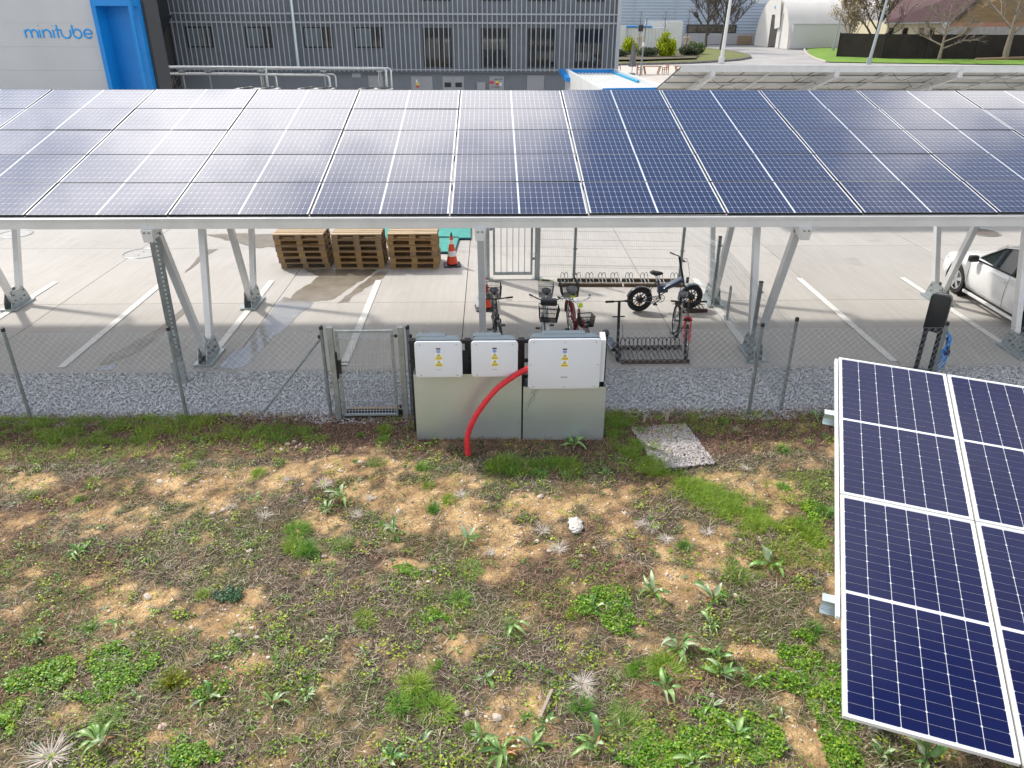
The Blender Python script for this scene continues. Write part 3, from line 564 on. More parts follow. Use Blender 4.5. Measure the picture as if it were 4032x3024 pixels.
# ------------------------------------------------------------------ single plants and stones on the field
M['dock'] = mat('waxy_dock_leaf', (0.1, 0.2, 0.03), 0.34, attr='col', trans=0.30, spec=0.6)
def leaf_mesh(name, L_, W_, arch, fold, droop, col, wav=0.0, tip=1.0, seed=0):
    rl = np.random.default_rng(seed); seg = 8; V, F, C = [], [], []
    for i in range(seg + 1):
        t = i / seg
        w = W_ * (0.10 + 0.0) if t < 0.14 else W_ * math.sin(math.pi * min(1, ((t - 0.10) / 0.92)) ** 0.8) ** 0.8
        if i == seg: w = 0.002
        el = arch - droop * t * t; 
        px = L_ * t * math.cos(el); pz = L_ * t * math.sin(el)
        wz = wav * math.sin(t * 9 + seed)
        V += [(px, -w / 2, pz + fold * w + wz * 0.01), (px, 0, pz), (px, w / 2, pz + fold * w - wz * 0.01)]
        e = 0.9 + 0.25 * rl.random(); mid = (min(1, col[0] * 1.5 + 0.03), min(1, col[1] * 1.35 + 0.04), col[2] * 1.5 + 0.02)
        C += [[c * e for c in col], mid, [c * e for c in col]]
        if i: 
            a = 3 * (i - 1); F += [(a, a + 1, a + 4, a + 3), (a + 1, a + 2, a + 5, a + 4)]
    return mass_mesh(name, np.array(V), np.array(F), M['dock'], np.array(C), smooth=True)
GREENS = [(0.13, 0.29, 0.06), (0.18, 0.36, 0.07), (0.25, 0.42, 0.13), (0.40, 0.52, 0.30), (0.10, 0.24, 0.055)]
LEAVES = [leaf_mesh('leaf', 0.16 + 0.03 * (k % 3), 0.042 + 0.010 * (k % 4), 0.25 + 0.22 * (k % 5), 0.22, 0.35 + 0.25 * (k % 3), GREENS[k % 5], wav=1.0, seed=k) for k in range(20)]
DRY = leaf_mesh('leaf', 0.13, 0.04, 0.25, 0.25, 0.3, (0.42, 0.20, 0.07), wav=1.0, seed=77)
SPECIAL = {7: 'large dock plant pressed against the foot of the galvanised cabinet', 11: 'largest broad-leaved dock plant near the tilted panel rack', 28: 'pale large-leaved plant in the lower corner by a dry tuft',
           9: 'small leafy weed at the outer foot of the wide cabinet', 10: 'seedling at the foot of the wide cabinet beside the hose', 38: 'leafy weed under the low edge of the panel rack', 39: 'broad weed half under the low edge of the panel rack',
           40: 'weed at the field edge behind the panel rack', 8: 'bushy dock below the cabinet beside the green grass band', 2: 'dock with upright leaves between two grass tufts mid field', 3: 'dock growing beside a pale dead tuft mid field'}
rp = random.Random(3)
ranked = []
for i, (x, y, s) in enumerate(DOCKS):
    z = float(fz(np.array(x), np.array(y)))
    t = thing('dock_plant', SPECIAL.get(i, 'dock plant with long spreading leaves growing in the open field'), 'plant', (x, y, z), rp.random() * 6.28, None if i in SPECIAL else 'dock plants in the field')
    if i not in SPECIAL: ranked.append((t, x, y))
    m_ = rp.randint(8, 13) if s > 0.6 else rp.randint(4, 6)
    if i in (5, 33): m_ += 3
    for k in range(m_):
        a = (4.2 if i % 3 == 0 else 6.283) * k / m_ + rp.uniform(-0.6, 0.6); sc = min(s, 1.25) * rp.uniform(0.55, 1.2) * 1.05
        o = link('leaf', DRY if rp.random() < 0.06 else LEAVES[rp.randrange(20)], t, (0.012 * math.cos(a), 0.012 * math.sin(a), 0.004 + 0.004 * (k % 3)), (rp.uniform(-0.6, 0.6), rp.uniform(-0.45, 0.10), a)); o.scale = (sc, sc * rp.uniform(0.55, 0.85), sc)
rank_labels(ranked, 'dock plant')
# grass tufts
def tuft_mesh(seed, cols, n=260, h=0.16, w=0.006, rad=0.045):
    rt_ = np.random.default_rng(seed); a = rt_.random(n) * 6.283; r = rad * np.sqrt(rt_.random(n))
    x, y = r * np.cos(a), r * np.sin(a); out = a + rt_.normal(0, 1.0, n)
    c = jitter(cols[0], n, 0.3, rt_); k = rt_.random(n) < 0.35; c[k] = jitter(cols[1], n, 0.25, rt_)[k]
    V, F, C = blades(x, y, 0 * x, h * (0.45 + 0.6 * rt_.random(n)), w * (0.7 + 0.6 * rt_.random(n)), out, 0.05 + 1.15 * rt_.random(n) ** 1.2, c, bend=0.3 + 0.7 * rt_.random(n))
    return mass_mesh('grass_tuft', V, F, M['grass_leaf'], C)
TM = [tuft_mesh(s, cc, n=300 + 60 * (s % 3), h=0.10 + 0.015 * (s % 4), w=0.0036, rad=0.04 + 0.03 * (s % 3)) for s, cc in ((1, ((0.134, 0.305, 0.027), (0.244, 0.439, 0.043))), (2, ((0.195, 0.366, 0.030), (0.342, 0.488, 0.049))), (3, ((0.098, 0.256, 0.037), (0.171, 0.342, 0.049))), (4, ((0.159, 0.317, 0.043), (0.390, 0.488, 0.183))), (5, ((0.195, 0.354, 0.037), (0.415, 0.439, 0.195))), (6, ((0.110, 0.268, 0.037), (0.268, 0.464, 0.049))), (7, ((0.244, 0.390, 0.037), (0.439, 0.512, 0.098))))]
TY = tuft_mesh(9, ((0.20, 0.24, 0.01), (0.30, 0.28, 0.02)))
ranked = []
for i, (x, y, s) in enumerate(TUFTS):
    z = float(fz(np.array(x), np.array(y))) - 0.004; me = TY if i == 23 else TM[i % 7]
    o = link('grass_tuft', me, None, (x, y, z), (0, 0, rp.random() * 6.28)); q = min(s, 1.25) * rp.uniform(0.95, 1.25); o.scale = (q * rp.uniform(0.75, 1.3), q * rp.uniform(0.8, 1.2), q * rp.uniform(0.7, 1.15)); o.rotation_euler = (rp.uniform(-0.15, 0.15), rp.uniform(-0.15, 0.15), rp.random() * 6.28)
    if i == 23: tag(o, 'small yellowish mossy grass tuft beside the clover mat', 'grass tuft')
    else: tag(o, 'x', 'grass tuft', 'grass tufts on the field'); ranked.append((o, x, y))
rank_labels(ranked, 'green grass tuft')
# pale dead rosettes
DM = []
for s in range(3):
    rt_ = np.random.default_rng(40 + s); n = 110; a = rt_.random(n) * 6.283
    V, F, C = blades(0.01 * np.cos(a), 0.01 * np.sin(a), 0 * a + 0.006, 0.03 + 0.11 * rt_.random(n), 0.004 + 0.003 * rt_.random(n), a, 0.95 + 0.55 * rt_.random(n), jitter((0.60, 0.54, 0.46), n, 0.2, rt_), bend=0.15, seg=2)
    DM.append(mass_mesh('dry_tuft', V, F, M['dead'], C))
ranked = []
for i, (x, y, s) in enumerate(RINGS):
    o = link('dry_tuft', DM[i % 3], None, (x, y, float(fz(np.array(x), np.array(y))) + 0.003), (0, 0, rp.random() * 6.28)); q = s * 1.05; o.scale = (q, q, q)
    tag(o, 'large straw-pale dead tuft in the lower corner' if i == 12 else 'flat pale dead tuft splayed on the ground', 'dead tuft', None if i == 12 else 'dead tufts on the field')
    if i != 12: ranked.append((o, x, y))
rank_labels(ranked, 'pale dead tuft')
# single stones
def rock_mesh(name, seed, m_, sub=2, amp=0.35):
    bm = bmesh.new(); bmesh.ops.create_icosphere(bm, subdivisions=sub, radius=1.0); rr = np.random.default_rng(seed); off = rr.random(3) * 20
    for v in bm.verts:
        p = v.co.copy(); k = 1 + amp * (float(fbm(np.array(p.x * 1.6 + off[0] + p.z), np.array(p.y * 1.6 + off[1] + p.z * 0.7), 3)) - 0.5) * 2
        v.co = p * k
    me = bpy.data.meshes.new(name); bm.to_mesh(me); bm.free(); me.materials.append(m_); return me
M['limestone'] = mat('pale_limestone', (0.52, 0.43, 0.33), 0.85, col2=(0.66, 0.59, 0.50), vscale=4, bump=0.4, bscale=30)
RK = [rock_mesh('stone', s, M['limestone']) for s in range(5)]
ranked = []
for i, (x, y, s) in enumerate(STONES):
    o = link('stone', RK[i % 5], None, (x, y, float(fz(np.array(x), np.array(y))) + s * 0.12), (rp.uniform(-0.2, 0.2), rp.uniform(-0.2, 0.2), rp.random() * 6.28)); o.scale = (s * rp.uniform(0.7, 0.95), s * rp.uniform(0.45, 0.7), s * rp.uniform(0.3, 0.45))
    tag(o, 'pale limestone lump lying on the field soil', 'stone', 'loose stones on the field'); ranked.append((o, x, y))
rank_labels(ranked, 'pale loose stone')
# lump of hardened foam: crusty, flat, off-white
me = rock_mesh('foam_lump', 21, mat('dirty_white_foam', (0.80, 0.78, 0.75), 0.85, col2=(0.66, 0.62, 0.56), vscale=9, bump=0.8, bscale=40), 5, 0.30)
cz = np.empty(len(me.vertices) * 3, np.float32); me.vertices.foreach_get('co', cz); cz = cz.reshape(-1, 3)
k1 = fbm(cz[:, 0] * 4 + 5 + cz[:, 2], cz[:, 1] * 4 + cz[:, 2] * 2, 4); cz *= (0.80 + 0.35 * k1)[:, None]; cz[:, 1] += 0.25 * np.sin(cz[:, 0] * 3)
me.vertices.foreach_set('co', cz.ravel()); me.polygons.foreach_set('use_smooth', [True] * len(me.polygons)); me.update()
o = link('foam_lump', me, None, (1.01, 7.6, float(fz(np.array(1.01), np.array(7.6))) + 0.012), (0.1, 0.1, 1.1)); o.scale = (0.17, 0.10, 0.042)
tag(o, 'crusty white lump of hardened foam on bare soil', 'foam')
# weathered stick
sb = MB().bar((-0.16, 0, 0.02), (0.16, 0, 0.035), 0.028, 0.014); o = sb.build('wooden_lath', mat('grey_weathered_wood', (0.38, 0.31, 0.24), 0.85, var=0.2, vscale=10, stretch=(1, 12, 12)), None, bevel=0.002)
o.location = (0.46, 4.93, float(fz(np.array(0.46), np.array(4.93))) + 0.025); o.rotation_euler = (0, 0, R(66)); tag(o, 'short grey wooden lath lying among the weeds', 'lath')
for i, (x, y, h) in enumerate(((2.33, 10.22, 0.16), (2.68, 10.24, 0.20))):
    o = MB().box((0, 0, h / 2), (0.05 if i else 0.03, 0.025, h)).build('survey_stake', bpy.data.materials['grey_weathered_wood'], None, bevel=0.003); o.location = (x, y, 0.0); o.rotation_euler = (0.1, 0.06, 0.3)
    tag(o, ('narrow' if i == 0 else 'wide') + ' wooden stake behind the white pebble bed', 'stake')
# white pebble bed on black fabric
pb = thing('pebble_bed', 'square bed of white pebbles on black fabric in the grass', 'pebble bed', (2.63, 9.52, 0.0), R(8))
wv = lambda u: 0.03 * math.sin(u * 7)
ring = [(-0.45 + wv(t), -0.57 + 1.14 * t) for t in np.linspace(0, 1, 9)] + [(-0.47 + 0.90 * t, 0.60 + wv(t)) for t in np.linspace(0, 1, 9)][1:] + [(0.43 + wv(t), 0.6 - 1.2 * t) for t in np.linspace(0, 1, 9)][1:] + [(0.43 - 0.9 * t, -0.6 + wv(t)) for t in np.linspace(0, 1, 9)][1:-1]
MB().add([(x, y, 0.012) for x, y in ring], [tuple(range(len(ring) - 1, -1, -1))]).build('fabric', M['black_plastic'], pb)
def wcols(rg, n):
    v = 0.30 + 0.30 * rg.random(n); return np.stack([v, v * (0.90 + 0.05 * rg.random(n)), v * (0.82 + 0.14 * rg.random(n))], 1)
o = link('pebbles', stones(3600, lambda r, n: -0.02 + 0.45 * np.clip(r.normal(0, 0.62, n), -1.0, 1.0) * 1.0 + 0 * r.random(n) if False else -0.45 + 0.87 * r.random(n), lambda r, n: -0.58 + 1.17 * r.random(n), lambda x, y, r: 0.012 + 0.012 * r.random(len(x)), lambda r, n: 0.011 + 0.009 * r.random(n), wcols, 'pebbles', M['stone'], seed=8), pb); o['kind'] = 'stuff'

# ------------------------------------------------------------------ solar modules
def cells_mesh(name, w, l, nxc, nyc, mid_gap, mx, my, gx_, gy_, ch, z, half_x=True):
    """flat chamfered cells in a w x l module lying in x,y"""
    mb = MB(); px = (w - 2 * mx - mid_gap) / nxc; py = (l - 2 * my) / nyc
    for i in range(nxc):
        x0 = mx + i * px + (mid_gap if i >= nxc // 2 else 0)
        for j in range(nyc):
            y0 = my + j * py; a, b, c, d = x0 + gx_ / 2, x0 + px - gx_ / 2, y0 + gy_ / 2, y0 + py - gy_ / 2
            mb.add([(a + ch, c, z), (b - ch, c, z), (b, c + ch, z), (b, d - ch, z), (b - ch, d, z), (a + ch, d, z), (a, d - ch, z), (a, c + ch, z)], [tuple(range(8))])
    return mb.mesh(name, M['cell'])
def frame_mesh(name, w, l, t, h, m_):
    mb = MB()
    for a, b in (((0, 0, 0), (w, t, h)), ((0, l - t, 0), (w, l, h)), ((0, t, 0), (t, l - t, h)), ((w - t, t, 0), (w, l - t, h))): mb.bx(a, b)
    return mb.mesh(name, m_)
MW, ML, TILT = 2.094, 1.146, R(12.515)
C_FRAME = frame_mesh('frame', MW, ML, 0.005, 0.035, M['frame_black'])
C_SHEET = MB().bx((0.005, 0.005, 0.012), (MW - 0.005, ML - 0.005, 0.031)).mesh('glass_sheet', M['backsheet'])
C_CELLS = cells_mesh('cell_grid', MW, ML, 22, 6, 0.024, 0.028, 0.014, 0.0034, 0.0046, 0.009, 0.0318)
C_BACK = MB().bx((MW / 2 - 0.05, ML - 0.12, -0.02), (MW / 2 + 0.05, ML - 0.06, 0.011)).mesh('junction_box', M['black_plastic'])
def carport_panel(parent, loc, rot):
    p = link('solar_panel', C_SHEET, parent, loc, rot)
    link('frame', C_FRAME, p); g = link('cell_grid', C_CELLS, p); g['kind'] = 'stuff'; link('junction_box', C_BACK, p)
    return p
# ------------------------------------------------------------------ carport with its solar roof
XM, YF, ZF = -6.98, 11.45, 2.975
ct, st = math.cos(TILT), math.sin(TILT)
cp = thing('solar_carport', 'long white carport roofed with blue solar panels over the bike cage', 'carport', (0, 0, 0))
FRX = [-15.18 + 5 * k for k in range(8)]
for j in range(-4, 12):
    for r in range(5):
        d = r * 1.154 + 0.004 + rnd.uniform(-0.002, 0.002)
        dz = rnd.uniform(-0.003, 0.003)
        carport_panel(cp, (XM + j * 2.114 + 0.010, YF + d * ct, ZF - 0.035 + d * st + dz), (TILT + rnd.uniform(-0.0035, 0.0035), rnd.uniform(-0.003, 0.003), 0))
x0, x1 = XM - 4 * 2.114 - 0.05, XM + 12 * 2.114 + 0.05
def onroof(d, h): return (YF + d * ct - h * st, ZF + d * st + h * ct)
# eaves beam: a channel with a rolled top lip
prof = [(-0.035, -0.215), (0.05, -0.215), (0.05, -0.06), (0.02, -0.045), (0.02, -0.075), (-0.035, -0.075), (-0.052, -0.062), (-0.052, -0.048), (-0.035, -0.04), (-0.035, -0.088), (-0.047, -0.095), (-0.047, -0.105), (-0.035, -0.112)]
prof = [(0.045, -0.045), (0.045, -0.215), (-0.035, -0.215), (-0.035, -0.112), (-0.048, -0.107), (-0.048, -0.097), (-0.035, -0.092), (-0.035, -0.075), (-0.056, -0.068), (-0.056, -0.052), (-0.035, -0.045)]
for k in range(len(FRX) - 1):
    a, b = max(x0, FRX[k]), min(x1, FRX[k + 1])
    n_ = len(prof); mb = MB(); mb.add([(a + 0.0015, YF + y, ZF + z) for y, z in prof] + [(b - 0.0015, YF + y, ZF + z) for y, z in prof], [tuple(range(n_)), tuple(range(2 * n_ - 1, n_ - 1, -1))] + [(i, (i + 1) % n_, n_ + (i + 1) % n_, n_ + i) for i in range(n_)])
    mb.build('eaves_beam', M['white_alu'], cp)
for d in (1.1, 2.3, 3.45, 4.6, 5.65):
    y, z = onroof(d, -0.085)
    MB().bx((x0, y - 0.025, z - 0.045), (x1, y + 0.025, z + 0.045)).build('purlin', M['white_alu'], cp)
for X in FRX:
    a, b = onroof(-0.02, -0.25), onroof(5.75, -0.25)
    MB().bar((X, a[0] + 0.1, a[1]), (X, b[0], b[1]), 0.10, 0.22).build('rafter', M['white_alu'], cp)
    hb = MB().prism([(-0.07, -0.13), (0.07, -0.13), (0.09, 0.06), (-0.09, 0.06)], 0.10, at(FRONT, X, YF - 0.015, ZF - 0.27)); hb.box((X, YF + 0.09, ZF - 0.31), (0.11, 0.30, 0.14)).build('rafter_head', M['white_alu'], cp, bevel=0.006)
    for dx in (-0.035, 0.035): MB().cyl((X + dx, YF - 0.115, ZF - 0.255), (X + dx, YF - 0.128, ZF - 0.255), 0.016, 6).build('bolt', M['galv_dark'], cp)
    for fy, near, away in ((12.78, -0.39, 0.30), (15.62, -0.31, 0.40)):
        for dirn, slope in ((-1, near), (1, away)):
            # leg runs up from the foot until it meets the rafter
            ys_, zs_ = fy + 0.12 * dirn, 0.16
            zt = (ZF - 0.36 + (ys_ - YF) * st / ct - zs_ * 0) ; tt = (zt - zs_) / (1 - slope * st / ct)
            MB().bar((X, ys_, zs_), (X, ys_ + slope * tt, zs_ + tt), 0.11, 0.13, (0, 1, 0)).build('leg', M['white_alu'], cp, bevel=0.006)
        ft = MB().bx((X - 0.17, fy - 0.38, 0.0), (X + 0.17, fy + 0.38, 0.05)).build('foot_plate', M['galv'], cp, bevel=0.004)
        for sx in (-1, 1):
            MB().prism([(-0.36, 0), (0.36, 0), (0.30, 0.15), (0.20, 0.33), (-0.20, 0.33), (-0.33, 0.12)], 0.012, Matrix.Translation((X + sx * 0.075 - 0.006, fy, 0.05)) @ Matrix(((0, 0, 1, 0), (1, 0, 0, 0), (0, 1, 0, 0), (0, 0, 0, 1)))).build('gusset', M['galv'], ft)
            for by, bz in ((-0.17, 0.13), (-0.19, 0.25), (0.16, 0.13), (0.19, 0.25), (0.02, 0.10), (-0.27, 0.09)):
                MB().cyl((X + sx * 0.075, fy + by, 0.05 + bz), (X + sx * 0.104, fy + by, 0.05 + bz), 0.019, 6).build('bolt', M['galv_dark'], ft)
# slotted steel cable post standing in the gravel under the eaves
t = thing('cable_post', 'tall slotted galvanised channel post standing in the gravel under the eaves', 'cable post', (-5.33, 11.78, 0.0))
q = MB(); q.bar((0, 0, -0.05), (0.14, -0.24, 2.66), 0.13, 0.012, (0, 1, 0)); q.bar((-0.062, 0.04, -0.05), (0.078, -0.20, 2.66), 0.008, 0.09, (0, 1, 0)); q.bar((0.062, 0.04, -0.05), (0.202, -0.20, 2.66), 0.008, 0.09, (0, 1, 0)); q.build('channel', M['galv_dark'], t)
for k in range(26):
    u = 0.28 + 0.027 * k * 1.0
    MB().box((0.14 * u + 0.034, -0.24 * u - 0.009, 2.7 * u - 0.05), (0.028, 0.006, 0.03)).build('slot', M['galv_sheet'], t)
MB().box((0.0, 0.0, 0.2), (0.20, 0.10, 0.42)).build('sleeve', M['galv'], t, bevel=0.004)
def spline(P, n):
    out = []
    for i in range(len(P) - 1):
        p0, p1, p2, p3 = P[max(i - 1, 0)], P[i], P[i + 1], P[min(i + 2, len(P) - 1)]
        for k in range(n):
            t_ = k / n; out.append(0.5 * ((2 * p1) + (p2 - p0) * t_ + (2 * p0 - 5 * p1 + 4 * p2 - p3) * t_ ** 2 + (3 * p1 - p0 - 3 * p2 + p3) * t_ ** 3))
    return out + [P[-1]]
# ------------------------------------------------------------------ tilted panel rack in the field
AW, AL, PW, PL = 1.134, 2.278, 1.154, 2.298
Rarr = Matrix.Rotation(R(-19.70), 3, 'Z') @ Matrix.Rotation(R(2.276), 3, 'Y') @ Matrix.Rotation(R(11.414), 3, 'X')
ra = thing('solar_rack', 'tilted rack of dark blue solar panels with silver frames in the field', 'solar rack', (4.029, 7.980, 2.129))
ra.rotation_euler = Rarr.to_euler()
A_FRAME = frame_mesh('frame', AW, AL, 0.022, 0.035, mat('silver_anodised_frame', (0.84, 0.85, 0.86), 0.4, 0.25, var=0.04, vscale=3))
A_SHEET = MB().bx((0.022, 0.022, 0.012), (AW - 0.022, AL - 0.022, 0.031)).mesh('glass_sheet', M['backsheet'])
mgx, mgy, midg = 0.030, 0.030, 0.030
cx_, cy_ = (AW - 2 * mgx) / 6, (AL - 2 * mgy - midg) / 24
ch = 0.0075
def half(name, z):
    a, b = cx_ / 2 - 0.0022, cy_ / 2 - 0.0009
    return MB().add([(-a, -b, z), (a, -b, z), (a, b - ch, z), (a - ch, b, z), (-a + ch, b, z), (-a, b - ch, z)], [tuple(range(6))]).mesh(name, M['cell_rack'])
HALF = half('cell', 0.0318)
def cell_pos():
    for j in range(24):
        for i in range(6):
            yield mgx + (i + 0.5) * cx_, mgy + (j + 0.5) * cy_ + (midg if j >= 12 else 0), 0.0 if j % 2 else math.pi
mbc = MB()
for x, y, rz in cell_pos():
    mbc.add([Vector((v.co.x * math.cos(rz) + x, v.co.y * math.cos(rz) + y, v.co.z)) for v in HALF.vertices], [tuple(range(6))])
A_CELLS = mbc.mesh('cell_grid', M['cell_rack'])
for i in range(-0, 4):
    for j in range(2):
        p = link('solar_panel', A_SHEET, ra, (i * PW + 0.01, -(j + 1) * PL + 0.01, -0.035))
        link('frame', A_FRAME, p)
        if i == 0:
            for x, y, rz in cell_pos(): link('cell', HALF, p, (x, y, 0), (0, 0, rz))
        else: g = link('cell_grid', A_CELLS, p); g['kind'] = 'stuff'
# purlins (galvanised Z sections) and legs
for d in (1.02, 3.52):
    MB().bx((-0.13, -d - 0.04, -0.055), (4.7, -d + 0.04, -0.050)).bx((-0.13, -d - 0.04, -0.15), (4.7, -d - 0.035, -0.055)).bx((-0.13, -d - 0.09, -0.155), (4.7, -d - 0.04, -0.150)).build('purlin', M['galv_sheet'], ra)
inv = Rarr.inverted()
def W2A(p): return inv @ (Vector(p) - Vector((4.029, 7.980, 2.129)))
for i in (0.55, 2.2, 3.9):
    for d in (1.0, 3.5):
        top = Rarr @ Vector((i, -d, -0.16)) + Vector((4.029, 7.980, 2.129))
        MB().cyl(W2A((top.x, top.y, -0.2)), W2A(top), 0.05, 14).build('leg', M['alu'], ra, smooth=40)
MB().bx((-0.034, -1.62 * PL, -0.045), (-0.004, -0.05, 0.0)).build('edge_cover', bpy.data.materials['silver_anodised_frame'], ra, bevel=0.003)

# ------------------------------------------------------------------ inverter stand
def tray(name, label, xa, xb, yf_, yb_, zt):
    t = thing(name, label, 'cabinet', ((xa + xb) / 2, (yf_ + yb_) / 2, 0.0)); cx0, cy0 = (xa + xb) / 2, (yf_ + yb_) / 2
    w, d = xb - xa, yb_ - yf_
    MB().bx((-w / 2, -d / 2, -0.02), (w / 2, -d / 2 + 0.004, zt)).build('front_sheet', M['galv_sheet'], t)
    MB().bx((-w / 2, d / 2 - 0.004, -0.02), (w / 2, d / 2, zt)).build('back_sheet', M['galv_sheet'], t)
    for s_ in (-1, 1): MB().bx((s_ * w / 2 - (0.004 if s_ > 0 else 0), -d / 2 + 0.004, -0.02), (s_ * w / 2 + (0.004 if s_ < 0 else 0), d / 2 - 0.004, zt - 0.001)).build('side_sheet', M['galv_sheet'], t)
    for k in range(6):
        for s_ in (-1, 1): MB().cyl((s_ * (w / 2 - 0.03), -d / 2, 0.1 + k * (zt - 0.2) / 5), (s_ * (w / 2 - 0.03), -d / 2 - 0.004, 0.1 + k * (zt - 0.2) / 5), 0.006, 6).build('rivet', M['galv'], t)
    return t
tray('steel_cabinet', 'wide galvanised sheet-steel cabinet below the two small inverters', -1.135, 0.408, 9.76, 10.12, 1.085)
tray('steel_cabinet', 'narrower galvanised sheet-steel cabinet below the big inverter', 0.435, 1.628, 9.715, 10.12, 0.885).rotation_euler = (R(-0.8), 0, R(-1.2))
t = stand_ = thing('inverter_stand', 'black steel mounting frame carrying the three inverters', 'mounting frame', (0, 10.0, 0))
for X in (-1.15, -0.36, 0.41, 1.60): MB().bx((X - 0.045, 0.0, 0.0), (X + 0.045, 0.05, 1.53)).build('upright', M['black_metal'], t)
for z in (1.50, 1.20, 0.95): MB().bx((-1.20, -0.045, z - 0.025), (1.62, -0.002, z + 0.025)).build('rail', M['black_metal'], t)
for X in (-0.41, 0.36): MB().box((X, -0.05, 1.10), (0.10, 0.02, 0.55)).build('strut', M['black_metal'], t)
def inverter(label, x, zb, w, h, dep, big):
    t = thing('inverter', label, 'inverter', (x, 9.665, zb), 0, 'inverters on the stand')
    MB().prism(rrect(w, h, 0.045 if not big else 0.05), 0.035, at(FRONT, 0, 0.0, h / 2)).build('cover', M['inv_white'], t, bevel=0.006, smooth=35)
    MB().bx((-w / 2 + 0.03, 0.002, 0.03), (w / 2 - 0.03, 0.11, h - 0.015)).build('housing', M['inv_white'] if not big else M['inv_grey'], t, bevel=0.01)
    MB().prism([(-w / 2 + 0.02, 0), (w / 2 - 0.02, 0), (w / 2 - 0.07, 0.16), (-w / 2 + 0.07, 0.16)], 0.05, Matrix.Translation((0, 0.03, h - 0.045))).build('top_shroud', M['inv_grey'], t, bevel=0.008)
    fx = (-0.10 if not big else 0.0); MB().bx((fx - w * 0.3, 0.14, h - 0.08), (fx + w * 0.3, 0.27, h + 0.012)).build('heat_sink', M['inv_grey'], t, bevel=0.01)
    if big: MB().prism([(0, 0.08), (0.16, 0.0), (0.18, 0.0), (0.18, h - 0.02), (0.16, h + 0.02), (0, h - 0.04)], 0.075, Matrix.Translation((w / 2 - 0.005, 0.02, 0.0)) @ Matrix(((0, 0, 1, 0), (1, 0, 0, 0), (0, 1, 0, 0), (0, 0, 0, 1)))).build('side_box', M['inv_white'], t, bevel=0.006)
    sc = [(sx * (w / 2 - 0.075), z) for sx in (-1, 1) for z in (0.035, h - 0.045)]
    if big: sc += [(0, 0.035), (0, h - 0.045), (-w / 2 + 0.035, h / 2), (w / 2 - 0.035, h / 2)]
    for sx, z in sc: MB().lathe([(0.012, 0), (0.012, 0.004), (0.006, 0.006), (0.0, 0.006)], 12, (sx, -0.035, z), (0, -1, 0)).build('screw', M['silver'], t)
    def plate(name, cx0, cz0, pw, ph, m_, dep_=0.0008, par=t, pr=None): return MB().prism(pr or [(-pw / 2, -ph / 2), (pw / 2, -ph / 2), (pw / 2, ph / 2), (-pw / 2, ph / 2)], dep_, at(FRONT, cx0, -0.0352, cz0)).build(name, m_, par)
    cz = h - (0.105 if not big else 0.15)
    plate('display', 0, cz, 0.062, 0.024, M['olive'])
    bd = plate('badge', 0, cz - 0.04, 0.05, 0.036, M['blue_badge'], pr=[(a, b) for a, b in rrect(0.052, 0.038, 0.016)])
    for dx in (-0.012, 0.0, 0.012): MB().bx((dx - 0.0025, -0.0368, cz - 0.049), (dx + 0.0025, -0.0360, cz - 0.031)).build('glyph', M['sticker'], bd)
    for k in range(2):
        z1 = cz - 0.115 - 0.103 * k
        ws = plate('warning_sticker', 0.002, z1 + 0.018, 0.098, 0.062, M['sticker'])
        plate('yellow_band', 0.002, z1 - 0.031, 0.098, 0.034, M['yellow'], par=ws)
        tr = MB().prism([(-0.030, -0.025), (0.030, -0.025), (0.0, 0.027)], 0.0008, at(FRONT, 0.002, -0.0362, z1 + 0.018)).build('triangle', M['ink'], ws)
        MB().prism([(-0.024, -0.0215), (0.024, -0.0215), (0.0, 0.020)], 0.0008, at(FRONT, 0.002, -0.0371, z1 + 0.018)).build('triangle_fill', M['yellow'], ws)
        MB().prism([(0.003, 0.011), (-0.006, -0.006), (0.0, -0.005), (-0.003, -0.017), (0.007, 0.0), (0.001, 0.0)], 0.0008, at(FRONT, 0.002, -0.038, z1 + 0.018)).build('flash', M['ink'], ws)
        for q in range(2): MB().bx((-0.036, -0.0370, z1 - 0.027 - 0.011 * q), (0.040, -0.0362, z1 - 0.0235 - 0.011 * q)).build('caption', M['ink'], ws)
    if big: plate('maker_plate', 0, 0.185, 0.10, 0.016, M['grey_print'])
    else: plate('maker_print', 0.0, 0.115, 0.075, 0.006, M['grey_print'])
    return t
inverter('white inverter at the gate end of the stand', -0.757, 1.105, 0.655, 0.54, 0.2, False)
inverter('middle white inverter of the three on the stand', 0.022, 1.105, 0.648, 0.54, 0.2, False)
inverter('largest white inverter with a side box on the stand', 1.0, 0.905, 1.015, 0.765, 0.25, True)
t = stand_
for k, (xc, z0_) in enumerate(((-0.40, 1.16), (-0.37, 1.22), (-0.34, 1.14), (0.37, 1.18), (0.40, 1.24), (0.43, 1.12), (0.46, 1.2), (1.56, 0.98), (1.58, 1.02))):
    P = [Vector((xc - 0.03, 9.86, z0_ + 0.06)), Vector((xc, 9.84, z0_ - 0.05)), Vector((xc + 0.01, 9.86, z0_ - 0.18)), Vector((xc, 9.92, z0_ - 0.36))]
    MB().tube(spline(P, 5), 0.011, 7).build('cable', M['black_plastic'], t, smooth=50)
